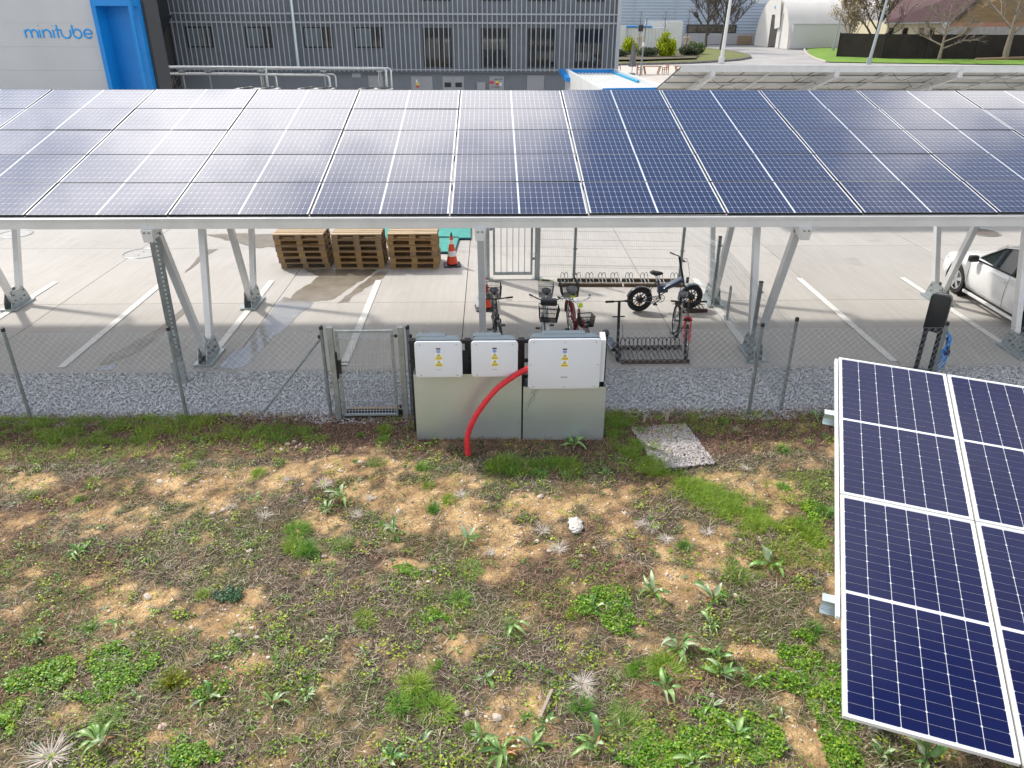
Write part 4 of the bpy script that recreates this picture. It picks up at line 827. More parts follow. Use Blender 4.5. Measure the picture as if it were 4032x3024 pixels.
# red corrugated hose
pts = [Vector(p) for p in ((0.60, 9.78, 1.205), (0.49, 9.70, 1.19), (0.31, 9.60, 1.14), (0.05, 9.50, 0.98), (-0.15, 9.42, 0.76), (-0.29, 9.37, 0.54), (-0.37, 9.33, 0.31), (-0.37, 9.31, 0.02), (-0.36, 9.31, -0.06))]
sp = spline(pts, 36); hz_ = MB().tube(sp, [0.041 + 0.0025 * (1 if k % 4 < 2 else -1) for k in range(len(sp))], 16)
o = hz_.build('corrugated_hose', M['hose'], None, smooth=30); tag(o, 'thick red corrugated hose curving from the big inverter to the ground', 'hose')
wv_ = MB()
for k in range(3):
    P = [Vector((0.47 + 0.03 * k, 9.72, 0.98 - 0.1 * k)), Vector((0.55 + 0.05 * k, 9.71, 0.85)), Vector((0.60 - 0.06 * k, 9.715, 0.72 - 0.05 * k)), Vector((0.5, 9.72, 0.6 - 0.06 * k))]
    wv_.tube(spline(P, 6), 0.0018, 4)
tag(wv_.build('tie_wire', M['galv_dark'], None), 'thin loose binding wire hanging beside the cabinet seam', 'wire')

# ------------------------------------------------------------------ chain-link fence and gate
FY = 10.52
fence = thing('chain_link_fence', 'low chain-link fence with round grey posts along the gravel', 'fence', (0, FY, 0))
def post(x, par, y=0.0, h=1.52, r=0.026):
    p = MB().cyl((x, y, -0.1), (x, y, h), r, 16).build('post', M['galv_dark'], par, smooth=40)
    MB().lathe([(r + 0.004, 0), (r + 0.004, 0.05), (r * 0.6, 0.06), (0, 0.06)], 14, (x, y, h - 0.04)).build('post_cap', M['black_plastic'], p, smooth=40)
for x in (-12.0, -9.6, -7.19, -4.79, -2.55, -1.27, 1.40, 4.06, 6.88, 9.4, 12.0): post(x, fence)
def diamond(xa, xb, zb, zt, y, par, pitch=0.105, r=0.0009):
    """two families of slanted wires, kinked over each other at every crossing"""
    mb = MB(); H = zt - zb; n0 = int(-H / pitch) - 1; n1 = int((xb - xa) / pitch) + 1
    for s_ in (1, -1):
        for k in range(n0, n1 + 1):
            a = xa + k * pitch if s_ > 0 else xb - k * pitch
            b = a + s_ * H
            lo, hi = 0.0, 1.0
            if s_ > 0: lo = max(0, (xa - a) / H); hi = min(1, (xb - a) / H)
            else: lo = max(0, (a - xb) / H); hi = min(1, (a - xa) / H)
            if hi - lo < 0.02: continue
            P = [(a + s_ * H * u, y + 0.003 * s_, zb + H * u) for u in (lo, hi)]
            mb.tube(P, r, 3, caps=False)
    o = mb.build('wire_mesh', M['galv_sheet'], par); o['kind'] = 'stuff'
for xa, xb in ((-12.0, -9.6), (-9.6, -7.19), (-7.19, -4.79), (-4.79, -2.57), (-1.25, 1.40), (1.40, 4.06), (4.06, 6.88), (6.88, 9.4), (9.4, 12)):
    diamond(xa + 0.02, xb - 0.02, 0.02, 1.44, 0.0, fence)
    MB().cyl((xa, 0, 1.44), (xb, 0, 1.44), 0.002, 4).cyl((xa, 0, 0.75), (xb, 0, 0.75), 0.002, 4).build('line_wire', M['galv'], fence)
MB().cyl((-2.55, 0.03, 1.36), (-3.62, 0.10, 0.05), 0.020, 12).build('brace', M['galv_dark'], fence, smooth=40)
MB().cyl((-1.27, 0.03, 1.36), (-0.2, 0.10, 0.05), 0.020, 12).build('brace', M['galv_dark'], fence, smooth=40)
for x in (-2.72, -1.02): MB().torus((x, 0, 1.44), (0, 1, 0), 0.03, 0.004, 12, 5).build('tensioner', M['galv'], fence)
for x, s_ in ((-2.55, -1), (-1.27, 1)): MB().box((x + s_ * 0.03, 0.01, 1.36), (0.06, 0.05, 0.05)).build('clamp', M['black_plastic'], fence, bevel=0.006)
gt = thing('garden_gate', 'galvanised single-leaf mesh gate with black lock in the chain-link fence', 'gate', (0, 10.44, 0))
for x, w in ((-2.405, 0.085), (-1.365, 0.085)):
    MB().bx((x - w / 2, -0.043, -0.05), (x + w / 2, 0.043, 1.535)).build('gate_post', M['galv'], gt, bevel=0.004)
    MB().box((x, 0, 1.542), (w + 0.006, 0.092, 0.014)).build('post_cap', M['galv_dark'], gt, bevel=0.003)
xl, xr = -2.335, -1.48
lf = MB().bx((xl, -0.02, 0.06), (xl + 0.04, 0.02, 1.50)).bx((xr - 0.04, -0.02, 0.06), (xr, 0.02, 1.50)).bx((xl + 0.04, -0.02, 1.46), (xr - 0.04, 0.02, 1.497)).bx((xl + 0.04, -0.02, 0.062), (xr - 0.04, 0.02, 0.10)).build('leaf_frame', M['galv'], gt, bevel=0.003)
mb = MB()
nv = 17
for k in range(nv):
    x = xl + 0.055 + (xr - xl - 0.11) * k / (nv - 1)
    mb.tube([(x, -0.025, 0.09), (x, -0.055, 0.12), (x, -0.025, 0.16), (x, -0.025, 0.70), (x, -0.06, 0.735), (x, -0.025, 0.77), (x, -0.025, 1.36), (x, -0.06, 1.40), (x, -0.025, 1.44)], 0.0026, 5)
for z, y in ((0.09, -0.025), (0.125, -0.058), (0.16, -0.025), (0.34, -0.025), (0.52, -0.025), (0.70, -0.025), (0.735, -0.063), (0.77, -0.025), (0.95, -0.025), (1.15, -0.025), (1.36, -0.025), (1.40, -0.063), (1.44, -0.025)):
    mb.cyl((xl + 0.02, y, z), (xr - 0.02, y, z), 0.003, 5)
o = mb.build('mesh_infill', M['galv_sheet'], gt); o['kind'] = 'stuff'
lk = MB().bx((xl + 0.0, -0.035, 0.80), (xl + 0.05, 0.03, 1.02)).build('lock_case', M['black_plastic'], gt, bevel=0.005)
for y in (-0.05, 0.05): MB().cyl((xl + 0.02, y * 0.4, 0.95), (xl + 0.02, y * 1.3, 0.95), 0.009, 8).bar((xl + 0.015, y * 1.3, 0.95), (xl + 0.15, y * 1.3, 0.95), 0.016, 0.012).build('lever', M['black_plastic'], lk, bevel=0.002)
MB().bx((-2.362, -0.052, 0.72), (-2.337, 0.035, 1.14)).build('strike_plate', M['black_plastic'], gt, bevel=0.003)
for z in (0.22, 1.40): MB().cyl((xr, 0, z), (-1.405, 0, z), 0.010, 8).box((-1.44, 0, z), (0.03, 0.035, 0.045)).build('hinge', M['black_plastic'], gt)
MB().bx((-2.34, 0.05, 0.0), (-1.42, 0.09, 0.13)).build('kick_board', M['black_plastic'], gt); MB().bx((-2.25, 0.095, 0.11), (-1.45, 0.14, 0.135)).build('wood_sill', M['wood3'], gt)

# ------------------------------------------------------------------ bike cage of welded mesh
cage = thing('bike_cage', 'galvanised welded-mesh bike enclosure under the carport', 'enclosure', (0, 0, 0))
def cpost(x, y, h=1.52, s_=0.06): 
    p = MB().bx((x - s_ / 2, y - s_ / 2, 0), (x + s_ / 2, y + s_ / 2, h)).build('post', M['galv_dark'], cage, bevel=0.004)
    MB().box((x, y, 0.006), (0.15, 0.15, 0.012)).build('base_plate', M['galv'], p); MB().box((x, y, h + 0.008), (s_ + 0.006, s_ + 0.006, 0.016)).build('post_cap', M['black_plastic'], p)
    for z in (0.15, 0.75, 1.35): MB().box((x, y - s_ / 2 - 0.008, z), (0.10, 0.016, 0.03)).build('clip', M['galv_dark'], p)
def wpanel(a, b, h=1.46):
    A, B = Vector((a[0], a[1], 0)), Vector((b[0], b[1], 0)); d = (B - A); L_ = d.length; d.normalize(); n_ = Vector((-d.y, d.x, 0)); mb = MB()
    N_ = int(L_ / 0.05)
    for k in range(N_ + 1):
        P = A + d * (L_ * k / N_); Q = lambda z, o=0.0: P + n_ * o + Vector((0, 0, z))
        mb.tube([Q(0.05), Q(0.30), Q(0.33, 0.03), Q(0.36), Q(1.30), Q(1.33, 0.03), Q(1.36), Q(h)], 0.0017, 3, caps=False)
    for z, o in ((0.06, 0), (0.30, 0), (0.33, 0.03), (0.36, 0), (0.56, 0), (0.76, 0), (0.96, 0), (1.16, 0), (1.30, 0), (1.33, 0.03), (1.36, 0)):
        mb.cyl(A + n_ * o + Vector((0, 0, z)), B + n_ * o + Vector((0, 0, z)), 0.0028, 4)
    o = mb.build('mesh_panel', M['galv'], cage); o['kind'] = 'stuff'
CP = [(1.08, 17.25), (1.93, 17.19), (4.40, 17.0), (4.74, 15.35), (4.66, 12.45), (4.63, 10.66)]
for i, (x, y) in enumerate(CP[1:-1]): cpost(x, y)
for a, b in zip(CP, CP[1:]): wpanel(a, b)
post(4.63, cage, 10.66, 1.55, 0.026)
cg = thing('bar_gate', 'grey steel bar gate at the back of the bike enclosure', 'gate', (0, 17.27, 0))
for x in (-0.12, 1.06): MB().bx((x - 0.06, -0.06, 0), (x + 0.06, 0.06, 2.0)).build('gate_post', M['galv'], cg, bevel=0.005); MB().box((x, 0, 0.01), (0.24, 0.22, 0.02)).build('base_plate', M['galv'], cg)
MB().bx((0.02, -0.025, 0.10), (0.07, 0.025, 1.95)).bx((0.90, -0.025, 0.10), (0.95, 0.025, 1.95)).bx((0.07, -0.025, 0.10), (0.90, 0.025, 0.17)).bx((0.07, -0.025, 1.89), (0.90, 0.025, 1.95)).build('leaf_frame', M['galv'], cg)
for k in range(5): MB().bx((0.07 + 0.83 * (k + 1) / 6 - 0.008, -0.01, 0.17), (0.07 + 0.83 * (k + 1) / 6 + 0.008, 0.01, 1.89)).build('bar', M['galv'], cg)
MB().box((0.985, -0.02, 0.5), (0.07, 0.05, 0.05)).box((-0.02, -0.02, 1.2), (0.07, 0.05, 0.05)).build('hinge', M['galv_dark'], cg)
u = thing('locking_hoop', 'small grey steel hoop on a short stand beside the mesh side', 'hoop', (4.86, 14.6, 0.0), R(80)); MB().tube([(-0.09, 0, 0.0), (-0.09, 0, 0.62)] + [tuple(p) for p in arc((0, 0, 0.62), 0.09, math.pi, 0, 10)] + [(0.09, 0, 0.0)], 0.012, 8).build('hoop', M['galv_dark'], u, smooth=40); MB().box((0, 0, 0.01), (0.30, 0.12, 0.02)).build('base', M['galv'], u)

# ------------------------------------------------------------------ bike racks
def rack(name, label, x, y, rz, L_, nl, rail_mat, loop_mat, depth=0.55, hl=0.30, grp=None):
    t = thing(name, label, 'bike rack', (x, y, 0), rz, grp)
    for s_ in (0, 1): MB().bx((0, s_ * depth - 0.03, 0.0), (L_, s_ * depth + 0.03, 0.07)).build('rail', rail_mat, t, bevel=0.004)
    for k in range(nl):
        x0_ = 0.12 + (L_ - 0.3) * k / max(1, nl - 1)
        for dx in (0.0, 0.085):
            P = [(x0_ + dx - 0.04, 0.0, 0.06), (x0_ + dx - 0.04, depth - 0.04, 0.09), (x0_ + dx - 0.042, depth, 0.16), (x0_ + dx - 0.04, depth, hl)] + [(x0_ + dx + 0.038 * math.cos(a), depth, hl + 0.07 * math.sin(a)) for a in np.linspace(math.pi, 0, 9)] + [(x0_ + dx + 0.04, depth, hl), (x0_ + dx + 0.042, depth, 0.16), (x0_ + dx + 0.04, depth - 0.04, 0.09), (x0_ + dx + 0.04, 0.0, 0.06)]
            MB().tube(P, 0.008, 6).build('hoop', loop_mat, t, smooth=50)
    return t
rack('bike_rack', 'dark brown steel bike rack in front beside the kick scooter', 2.32, 12.42, 0, 1.24, 7, M['rack_brown'], M['black_metal'], 0.64, 0.17)
rack('bike_rack', 'bike rack with brown rails at the back near the bar gate', 1.52, 16.70, R(-1), 1.48, 5, M['rack_wood'], M['galv_dark'], 0.36, 0.15)
rack('bike_rack', 'bike rack with brown rails at the back behind the fat-tyre bike', 3.04, 16.67, R(-1.5), 1.36, 4, M['rack_wood'], M['galv_dark'], 0.36, 0.15)
rack('bike_rack', 'brown bike rack holding the fat front wheel', 4.0, 14.95, R(4), 0.55, 2, M['rack_brown'], M['rack_brown'], 0.5, 0.36)
# ------------------------------------------------------------------ bicycles
def wheel(par, hub, axis, r, tw, tyre_m, rim_m, mag=False, spokes=18):
    hub, axis = Vector(hub), Vector(axis).normalized()
    w = MB().torus(hub, axis, r - tw, tw, 36, 10).build('wheel', tyre_m, par, smooth=60)
    a = axis.orthogonal().normalized(); b = axis.cross(a)
    rm = MB().torus(hub, axis, r - 2 * tw - 0.004, 0.012 if not mag else 0.018, 36, 6)
    rm.build('rim', rim_m, w, smooth=60)
    n = spokes if not mag else 6
    for k in range(n):
        t = 2 * math.pi * k / n; d = a * math.cos(t) + b * math.sin(t); sgn = 1 if k % 2 else -1
        if mag:
            e = axis.cross(d)
            MB().bar(hub + d * 0.03 + e * 0.028, hub + d * (r - 2 * tw) + e * 0.03, 0.012, 0.03, axis).bar(hub + d * 0.03 - e * 0.028, hub + d * (r - 2 * tw) - e * 0.03, 0.012, 0.03, axis).build('spoke', rim_m, w)
        else: MB().cyl(hub + axis * (0.025 * sgn), hub + d * (r - 2 * tw), 0.0016, 3).build('spoke', M['chrome'], w)
    MB().cyl(hub - axis * 0.06, hub + axis * 0.06, 0.022 if not mag else 0.07, 14).build('hub', M['black_metal'] if mag else M['galv_dark'], w, smooth=40)
    return w
def basket(par, c, w, d, h, m_, taper=0.85, rot=None, name='basket'):
    mb = MB(); C0 = Vector(c); Rt = rot or Matrix.Identity(3)
    def P(u, v, z): k = taper + (1 - taper) * z; return C0 + Rt @ Vector((u * d / 2 * k, v * w / 2 * k, z * h))
    for z, r in ((1, 0.007), (0.66, 0.003), (0.33, 0.003), (0, 0.004)):
        mb.tube([P(1, -1, z), P(1, 1, z), P(-1, 1, z), P(-1, -1, z)], r, 5, closed=True)
    n = 13
    for k in range(n + 1):
        u = -1 + 2 * k / n
        for a, b in (((u, -1), 0), ((u, 1), 0), ((-1, u), 0), ((1, u), 0)): mb.tube([P(a[0], a[1], 0), P(a[0], a[1], 1)], 0.0034, 3, caps=False)
        mb.tube([P(u, -1, 0), P(u, 1, 0)], 0.0034, 3, caps=False); mb.tube([P(-1, u, 0), P(1, u, 0)], 0.0034, 3, caps=False)
    return mb.build(name, m_, par)
def mudguard(par, hub, axis, r, a0, a1, w, m_):
    hub, axis = Vector(hub), Vector(axis).normalized(); fwd = Vector((0, 0, 1)).cross(axis) * -1; fwd = axis.cross(Vector((0, 0, 1))) ; fwd.normalize(); u = Vector((0, 0, 1)); vs, fs = [], []; n = 14
    if fwd.x < 0: fwd = -fwd
    for i in range(n + 1):
        t = a0 + (a1 - a0) * i / n; d = fwd * math.cos(t) + u * math.sin(t)
        vs += [hub + d * (r - 0.012) - axis * w, hub + d * (r + 0.006) - axis * w * 0.5, hub + d * (r + 0.006) + axis * w * 0.5, hub + d * (r - 0.012) + axis * w]
    for i in range(n):
        for k in range(3): fs.append((i * 4 + k, i * 4 + k + 1, i * 4 + k + 5, i * 4 + k + 4))
    MB().add(vs, fs).build('mudguard', m_, par, smooth=60)
def saddle(par, p, m_, s=1.0, a=0.0):
    bm = bmesh.new(); bmesh.ops.create_uvsphere(bm, u_segments=20, v_segments=12, radius=1)
    for v in bm.verts:
        x, y, z = v.co; wid = 0.5 + 0.5 * (1 / (1 + math.exp(6 * x))); v.co = (x * 0.135 * s, y * 0.085 * wid * s * 1.15, z * (0.035 + 0.012 * wid) * s + (0.015 if x < -0.3 else 0))
    me = bpy.data.meshes.new('saddle'); bm.to_mesh(me); bm.free(); me.materials.append(m_); me.polygons.foreach_set('use_smooth', [True] * len(me.polygons))
    return link('saddle', me, par, p, (0, a, 0))
def crank(par, bb, m_, ring=0.085, ang=0.6):
    bb = Vector(bb); c = MB().torus(bb + Vector((0, -0.05, 0)), (0, 1, 0), ring, 0.006, 24, 5)
    for k in range(5):
        a = 6.283 * k / 5; c.bar(bb + Vector((0, -0.05, 0)), bb + Vector((ring * math.cos(a), -0.05, ring * math.sin(a))), 0.012, 0.006)
    o = c.build('chainring', m_, par)
    for s_ in (-1, 1):
        e = bb + Vector((0.165 * math.cos(ang) * s_, 0.075 * s_, 0.165 * math.sin(ang) * s_)); MB().bar(bb + Vector((0, 0.065 * s_, 0)), e, 0.022, 0.014).build('crank_arm', m_, o)
        MB().box(e + Vector((0, 0.05 * s_, 0)), (0.085, 0.085, 0.022)).build('pedal', M['black_plastic'], o, bevel=0.004)
    return o
def bike(label, loc, rz, r, tw, wb, style, fm, forkm, steer=0.0, rim=None, lean=0.0, grp=None):
    t = thing('bicycle', label, 'bicycle', (loc[0], loc[1], 0), rz, grp); t.rotation_euler = (lean, 0, rz)
    rh, fh = Vector((-wb / 2, 0, r)), Vector((wb / 2, 0, r)); rim = rim or M['chrome']
    bb = rh + Vector((0.44, 0, 0.29 - r)); fat = style == 'fat'
    ht = Vector((wb / 2 - 0.26, 0, 0.80)); hb = Vector((wb / 2 - 0.20, 0, 2 * r + 0.02))
    if fat: hb = Vector((wb / 2 - 0.20, 0, 0.58)); ht = Vector((wb / 2 - 0.245, 0, 0.74))
    ax = (ht - hb).normalized(); SR = Matrix.Rotation(steer, 3, ax); st_ = lambda p: hb + SR @ (Vector(p) - hb)
    y_ = Vector((0, 1, 0)); sy = SR @ y_
    wheel(t, rh, y_, r, tw, M['rubber'], rim, fat); wheel(t, st_(fh), sy, r, tw, M['rubber'], rim, fat)
    seat = bb + Vector((-0.17, 0, 0.42)); f = MB()
    if style == 'city':
        f.tube(spline([ht - ax * 0.03, Vector((wb * 0.18, 0, 0.50)), bb + Vector((0.14, 0, 0.06)), bb], 6), 0.022, 10); f.tube(spline([hb, Vector((wb * 0.14, 0, 0.40)), bb + Vector((0.12, 0, 0.0)), bb], 6), 0.020, 10)
        f.cyl(bb, seat, 0.018, 10)
    elif style == 'ebike':
        f.bar(hb + ax * 0.03, bb + Vector((0.03, 0, 0.03)), 0.055, 0.085, (0, 1, 0)); f.cyl(bb, seat, 0.022, 10); f.cyl(ht - ax * 0.04, seat - Vector((0, 0, 0.12)), 0.02, 10)
    elif fat:
        f.bar(ht - ax * 0.05 + Vector((-0.01, 0, 0)), bb + Vector((0.03, 0, 0.20)), 0.08, 0.165, (0, 1, 0)); f.bar(bb + Vector((0.0, 0, -0.02)), bb + Vector((-0.08, 0, 0.40)), 0.04, 0.05, (0, 1, 0))
        f.box(bb + Vector((0.04, 0, 0.20)), (0.22, 0.08, 0.16)); seat = bb + Vector((-0.10, 0, 0.42))
    else:
        f.cyl(ht - ax * 0.02, seat, 0.016, 10); f.cyl(hb + ax * 0.02, bb, 0.020, 10); f.cyl(bb, seat, 0.017, 10)
    f.cyl(hb - ax * 0.01, ht, 0.024, 12)
    f.build('frame', fm, t, bevel=0.008 if fat else 0.0, smooth=45)
    if fat:
        for k in range(3):
            P = [Vector((bb.x + 0.20 + 0.13 * k, -0.040, bb.z + 0.25 + 0.05 * k)), Vector((bb.x + 0.26 + 0.13 * k, -0.041, bb.z + 0.29 + 0.045 * k)), Vector((bb.x + 0.30 + 0.12 * k, -0.041, bb.z + 0.24 + 0.07 * k)), Vector((bb.x + 0.36 + 0.11 * k, -0.040, bb.z + 0.33 + 0.04 * k))]
            MB().tube(spline(P, 6), 0.005, 4).build('tribal_print', M['grey_print'], t)
    b = 0.055 if not fat else 0.09
    s2 = MB()
    for s_ in (-1, 1): s2.cyl(bb + y_ * 0.03 * s_, rh + y_ * b * s_, 0.010, 8).cyl(seat - Vector((0, 0, 0.05)) + y_ * 0.015 * s_, rh + y_ * b * s_, 0.009, 8)
    s2.build('rear_stay', fm if not fat else M['bike_dark'], t)
    fk = MB(); cr_ = hb - ax * 0.02
    for s_ in (-1, 1): fk.tube([st_(cr_ + y_ * 0.01 * s_), st_(cr_ + y_ * b * s_ - ax * 0.02), st_(fh + y_ * b * s_)], 0.016 if style != 'city' else 0.012, 8)
    fk.build('fork', forkm, t, smooth=50)
    hh = {'city': 0.97, 'ebike': 0.98, 'mtb': 0.98, 'fat': 1.18}[style]
    sb_ = ht + ax * (hh - ht.z) / ax.z; MB().cyl(ht - ax * 0.02, sb_, 0.017 if not fat else 0.024, 10).build('stem', M['chrome'] if style == 'city' else M['black_metal'], t, smooth=40)
    if style == 'city': P = [(-0.20, 0.31, -0.02), (-0.05, 0.27, 0.01), (0.04, 0.16, -0.01), (0.05, 0.0, -0.04)]
    else: P = [(-0.05, 0.31, 0.0), (-0.02, 0.16, 0.0), (0.01, 0.06, 0.0), (0.01, 0.0, 0.0)]
    P = [Vector(p) for p in P]; P = P + [Vector((p.x, -p.y, p.z)) for p in P[-2::-1]]
    hbm = MB().tube([sb_ + SR @ p for p in spline(P, 4)], 0.012, 8).build('handlebar', M['chrome'] if style == 'city' and fm != M['bike_white'] else M['black_metal'], t, smooth=40)
    for e, i2 in ((P[0], P[1]), (P[-1], P[-2])): 
        d = (i2 - e).normalized(); MB().cyl(sb_ + SR @ (e - d * 0.01), sb_ + SR @ (e + d * 0.12), 0.018, 10).build('grip', M['black_plastic'], hbm, smooth=40)
        MB().bar(sb_ + SR @ (e + d * 0.13 + Vector((0.05, 0, -0.02))), sb_ + SR @ (e + d * 0.02 + Vector((0.07, 0, -0.03))), 0.008).build('brake_lever', M['black_metal'], hbm)
    cbl = MB().tube(spline([sb_ + SR @ Vector((0.02, -0.12, 0)), sb_ + SR @ Vector((0.16, -0.06, -0.06)), ht + Vector((0.14, -0.02, 0.02)), hb + Vector((0.05, 0, 0.02))], 8), 0.004, 5); cbl.build('cable', M['black_plastic'], t)
    sh = {'city': 0.90, 'ebike': 0.92, 'mtb': 0.92, 'fat': 0.82}[style]; top = seat + Vector((-0.03, 0, sh - seat.z))
    MB().cyl(seat, top, 0.014, 8).build('seat_post', M['chrome'], t); saddle(t, top + Vector((0.0, 0, 0.02)), M['saddle'], 1.05 if not fat else 1.1, 0.06)
    crank(t, bb, M['black_metal'] if style != 'city' else M['chrome'], 0.085)
    MB().cyl(bb + Vector((-0.05, 0.04, -0.05)), Vector((bb.x - 0.2, 0.16, 0.02)), 0.008, 6).build('kickstand', M['galv_dark'], t)
    MB().bar(rh + Vector((0, -0.05, 0.03)), bb + Vector((0, -0.05, 0.075)), 0.005, 0.012).bar(rh + Vector((0, -0.05, -0.03)), bb + Vector((0, -0.05, -0.08)), 0.005, 0.012).build('chain', M['galv_dark'], t)
    for hub in (rh, st_(fh)):
        MB().box(hub + (sy if hub is not rh else y_) * 0.0 + Vector((0, 0, -(r - 2 * tw) * 0.66)), (0.07, 0.012, 0.03)).build('reflector', M['amber'], t)
    return t, st_, sb_, SR, rh, st_(fh), sy
# slate fat-tyre folding bike, side on
t, st_, sb_, SR, rh, fh, sy = bike('slate blue fat-tyre folding bike standing side on', (3.66, 15.13), R(7), 0.275, 0.052, 1.13, 'fat', M['bike_blue'], M['bike_dark'], 0.12, M['black_metal'], 0.05)
mudguard(t, rh, (0, 1, 0), 0.29, R(35), R(165), 0.05, M['bike_dark']); mudguard(t, fh, sy, 0.29, R(60), R(190), 0.05, M['inv_grey'])
MB().box((0.44, 0.0, 0.66), (0.05, 0.05, 0.12)).build('head_lamp', M['black_plastic'], t, bevel=0.01)
# black e-bike behind the carport leg
t, st_, sb_, SR, rh, fh, sy = bike('black electric bike with a wire rear basket beside the carport leg', (0.08, 13.38), R(-86), 0.33, 0.024, 1.10, 'ebike', M['bike_dark'], M['bike_dark'], 0.1, M['black_metal'], 0.03)
basket(t, (-0.62, 0, 0.74), 0.32, 0.36, 0.24, M['black_metal']); mudguard(t, rh, (0, 1, 0), 0.35, R(30), R(175), 0.03, M['bike_dark']); mudguard(t, fh, sy, 0.35, R(60), R(170), 0.03, M['bike_dark'])
MB().tube([(-0.25, 0.08, 0.74), (-0.85, 0.08, 0.73)], 0.007, 6).tube([(-0.25, -0.08, 0.74), (-0.85, -0.08, 0.73)], 0.007, 6).build('carrier', M['black_metal'], t); MB().box(Vector((0.25, 0.0, 0.50)), (0.03, 0.035, 0.05)).build('red_lock', M['red_fork'], t)
# pale city bike with two baskets
t, st_, sb_, SR, rh, fh, sy = bike('pale step-through city bike with a black front basket', (0.98, 13.42), R(-92), 0.33, 0.022, 1.08, 'city', M['bike_white'], M['bike_white'], 0.06, M['chrome'], -0.04)
basket(t, st_(Vector((0.60, 0, 0.70))), 0.36, 0.28, 0.26, M['black_metal'], rot=SR); MB().box(st_(Vector((0.47, 0, 1.0))), (0.17, 0.30, 0.11)).build('bag', M['black_plastic'], t, bevel=0.03, segs=3)
basket(t, (-0.62, 0, 0.74), 0.30, 0.34, 0.24, M['galv_dark']); MB().box((-0.80, 0, 0.985), (0.03, 0.16, 0.03)).build('handle', M['black_plastic'], t, bevel=0.01)
for s_ in (-1, 1): MB().box((-0.80, 0.095 * s_, 0.985), (0.032, 0.03, 0.032)).build('lime_clip', M['lime'], t)
mudguard(t, rh, (0, 1, 0), 0.35, R(30), R(175), 0.03, M['bike_white']); mudguard(t, fh, sy, 0.35, R(40), R(175), 0.03, M['bike_white']); MB().lathe([(0, 0.05), (0.04, 0.03), (0.045, 0), (0.0, -0.04)], 14, st_(Vector((0.62, 0, 0.62))), (1, 0, 0)).build('head_lamp', M['silver'], t, smooth=50)
# dark red city bike with two baskets
t, st_, sb_, SR, rh, fh, sy = bike('dark red step-through city bike with lime clips and wire baskets', (1.60, 13.40), R(-84), 0.33, 0.022, 1.08, 'city', M['bike_red'], M['bike_red'], 0.16, M['chrome'], 0.05)
basket(t, st_(Vector((0.62, 0.02, 0.60))), 0.27, 0.22, 0.20, M['black_metal'], rot=SR); MB().lathe([(0.045, 0), (0.045, 0.012), (0, 0.012)], 16, st_(Vector((0.735, 0.02, 0.69))), SR @ Vector((1, 0, 0))).build('speaker_disc', M['black_plastic'], t)
basket(t, (-0.60, 0, 0.76), 0.34, 0.36, 0.26, M['black_metal']); mudguard(t, rh, (0, 1, 0), 0.355, R(10), R(185), 0.05, M['bike_red']); mudguard(t, fh, sy, 0.355, R(20), R(185), 0.05, M['bike_red'])
MB().box(Vector((-0.26, 0, 0.86)), (0.07, 0.07, 0.06)).box(st_(Vector((0.36, 0, 0.90))), (0.07, 0.07, 0.08)).build('lime_clip', M['lime'], t, bevel=0.012)
o = saddle(t, (-0.30, 0, 0.955), M['saddle_grey'], 1.25)
# grey mountain bike with a red fork in the front rack
t, st_, sb_, SR, rh, fh, sy = bike('grey mountain bike with a bright red fork in the front rack', (3.53, 13.13), R(-93), 0.335, 0.026, 1.08, 'mtb', M['bike_grey'], M['red_fork'], -0.28, M['chrome'], -0.05)
MB().box(st_(Vector((0.34, 0, 0.70))), (0.05, 0.16, 0.05)).build('fork_crown', M['black_plastic'], t, bevel=0.012); MB().tube([tuple(p) for p in arc(st_(Vector((0.36, 0, 0.70))), 0.062, 0, math.pi, 10, tuple(sy), (0, 0, 1))], 0.02, 8).build('fork_arch', M['red_fork'], t, smooth=50); saddle(t, (-0.30, 0, 0.95), M['saddle_grey'], 1.1, -0.1)

# ------------------------------------------------------------------ kick scooter
t = thing('kick_scooter', 'black electric kick scooter leaning at the end of the front rack', 'scooter', (2.27, 12.52, 0), R(104)); t.rotation_euler = (0.0, 0, R(-84))
for x, nm in ((0.0, 'wheel'), (-0.93, 'wheel')): w = MB().torus((x, 0, 0.11), (0, 1, 0), 0.082, 0.03, 26, 10).build('wheel', M['rubber'], t, smooth=60); MB().cyl((x, -0.03, 0.11), (x, 0.03, 0.11), 0.055, 18).build('hub', M['black_metal'], w)
MB().box((-0.50, 0, 0.13), (0.60, 0.17, 0.06)).build('deck', M['bike_dark'], t, bevel=0.02); MB().box((-0.17, 0, 0.22), (0.22, 0.10, 0.10)).build('neck', M['black_plastic'], t, bevel=0.03)
MB().cyl((-0.05, 0, 0.12), (-0.16, 0, 1.10), 0.026, 12).build('steering_tube', M['black_metal'], t, smooth=40); MB().tube(spline([Vector((0.0, 0, 0.34)), Vector((0.07, 0.04, 0.5)), Vector((-0.05, 0.05, 0.7))], 6), 0.005, 5).build('cable', M['black_plastic'], t)
hb2 = MB().cyl((-0.165, -0.24, 1.10), (-0.165, 0.24, 1.10), 0.013, 10).build('handlebar', M['black_metal'], t); MB().cyl((-0.165, 0.10, 1.10), (-0.165, 0.25, 1.10), 0.021, 10).cyl((-0.165, -0.10, 1.10), (-0.165, -0.25, 1.10), 0.021, 10).build('grip', M['black_plastic'], hb2)
MB().cyl((-0.135, -0.11, 0.82), (-0.135, 0.11, 0.82), 0.012, 8).build('cross_handle', M['black_metal'], t)
mudguard(t, (0, 0, 0.11), (0, 1, 0), 0.13, R(20), R(150), 0.04, M['black_plastic']); mudguard(t, (-0.93, 0, 0.11), (0, 1, 0), 0.13, R(30), R(180), 0.045, M['black_plastic'])

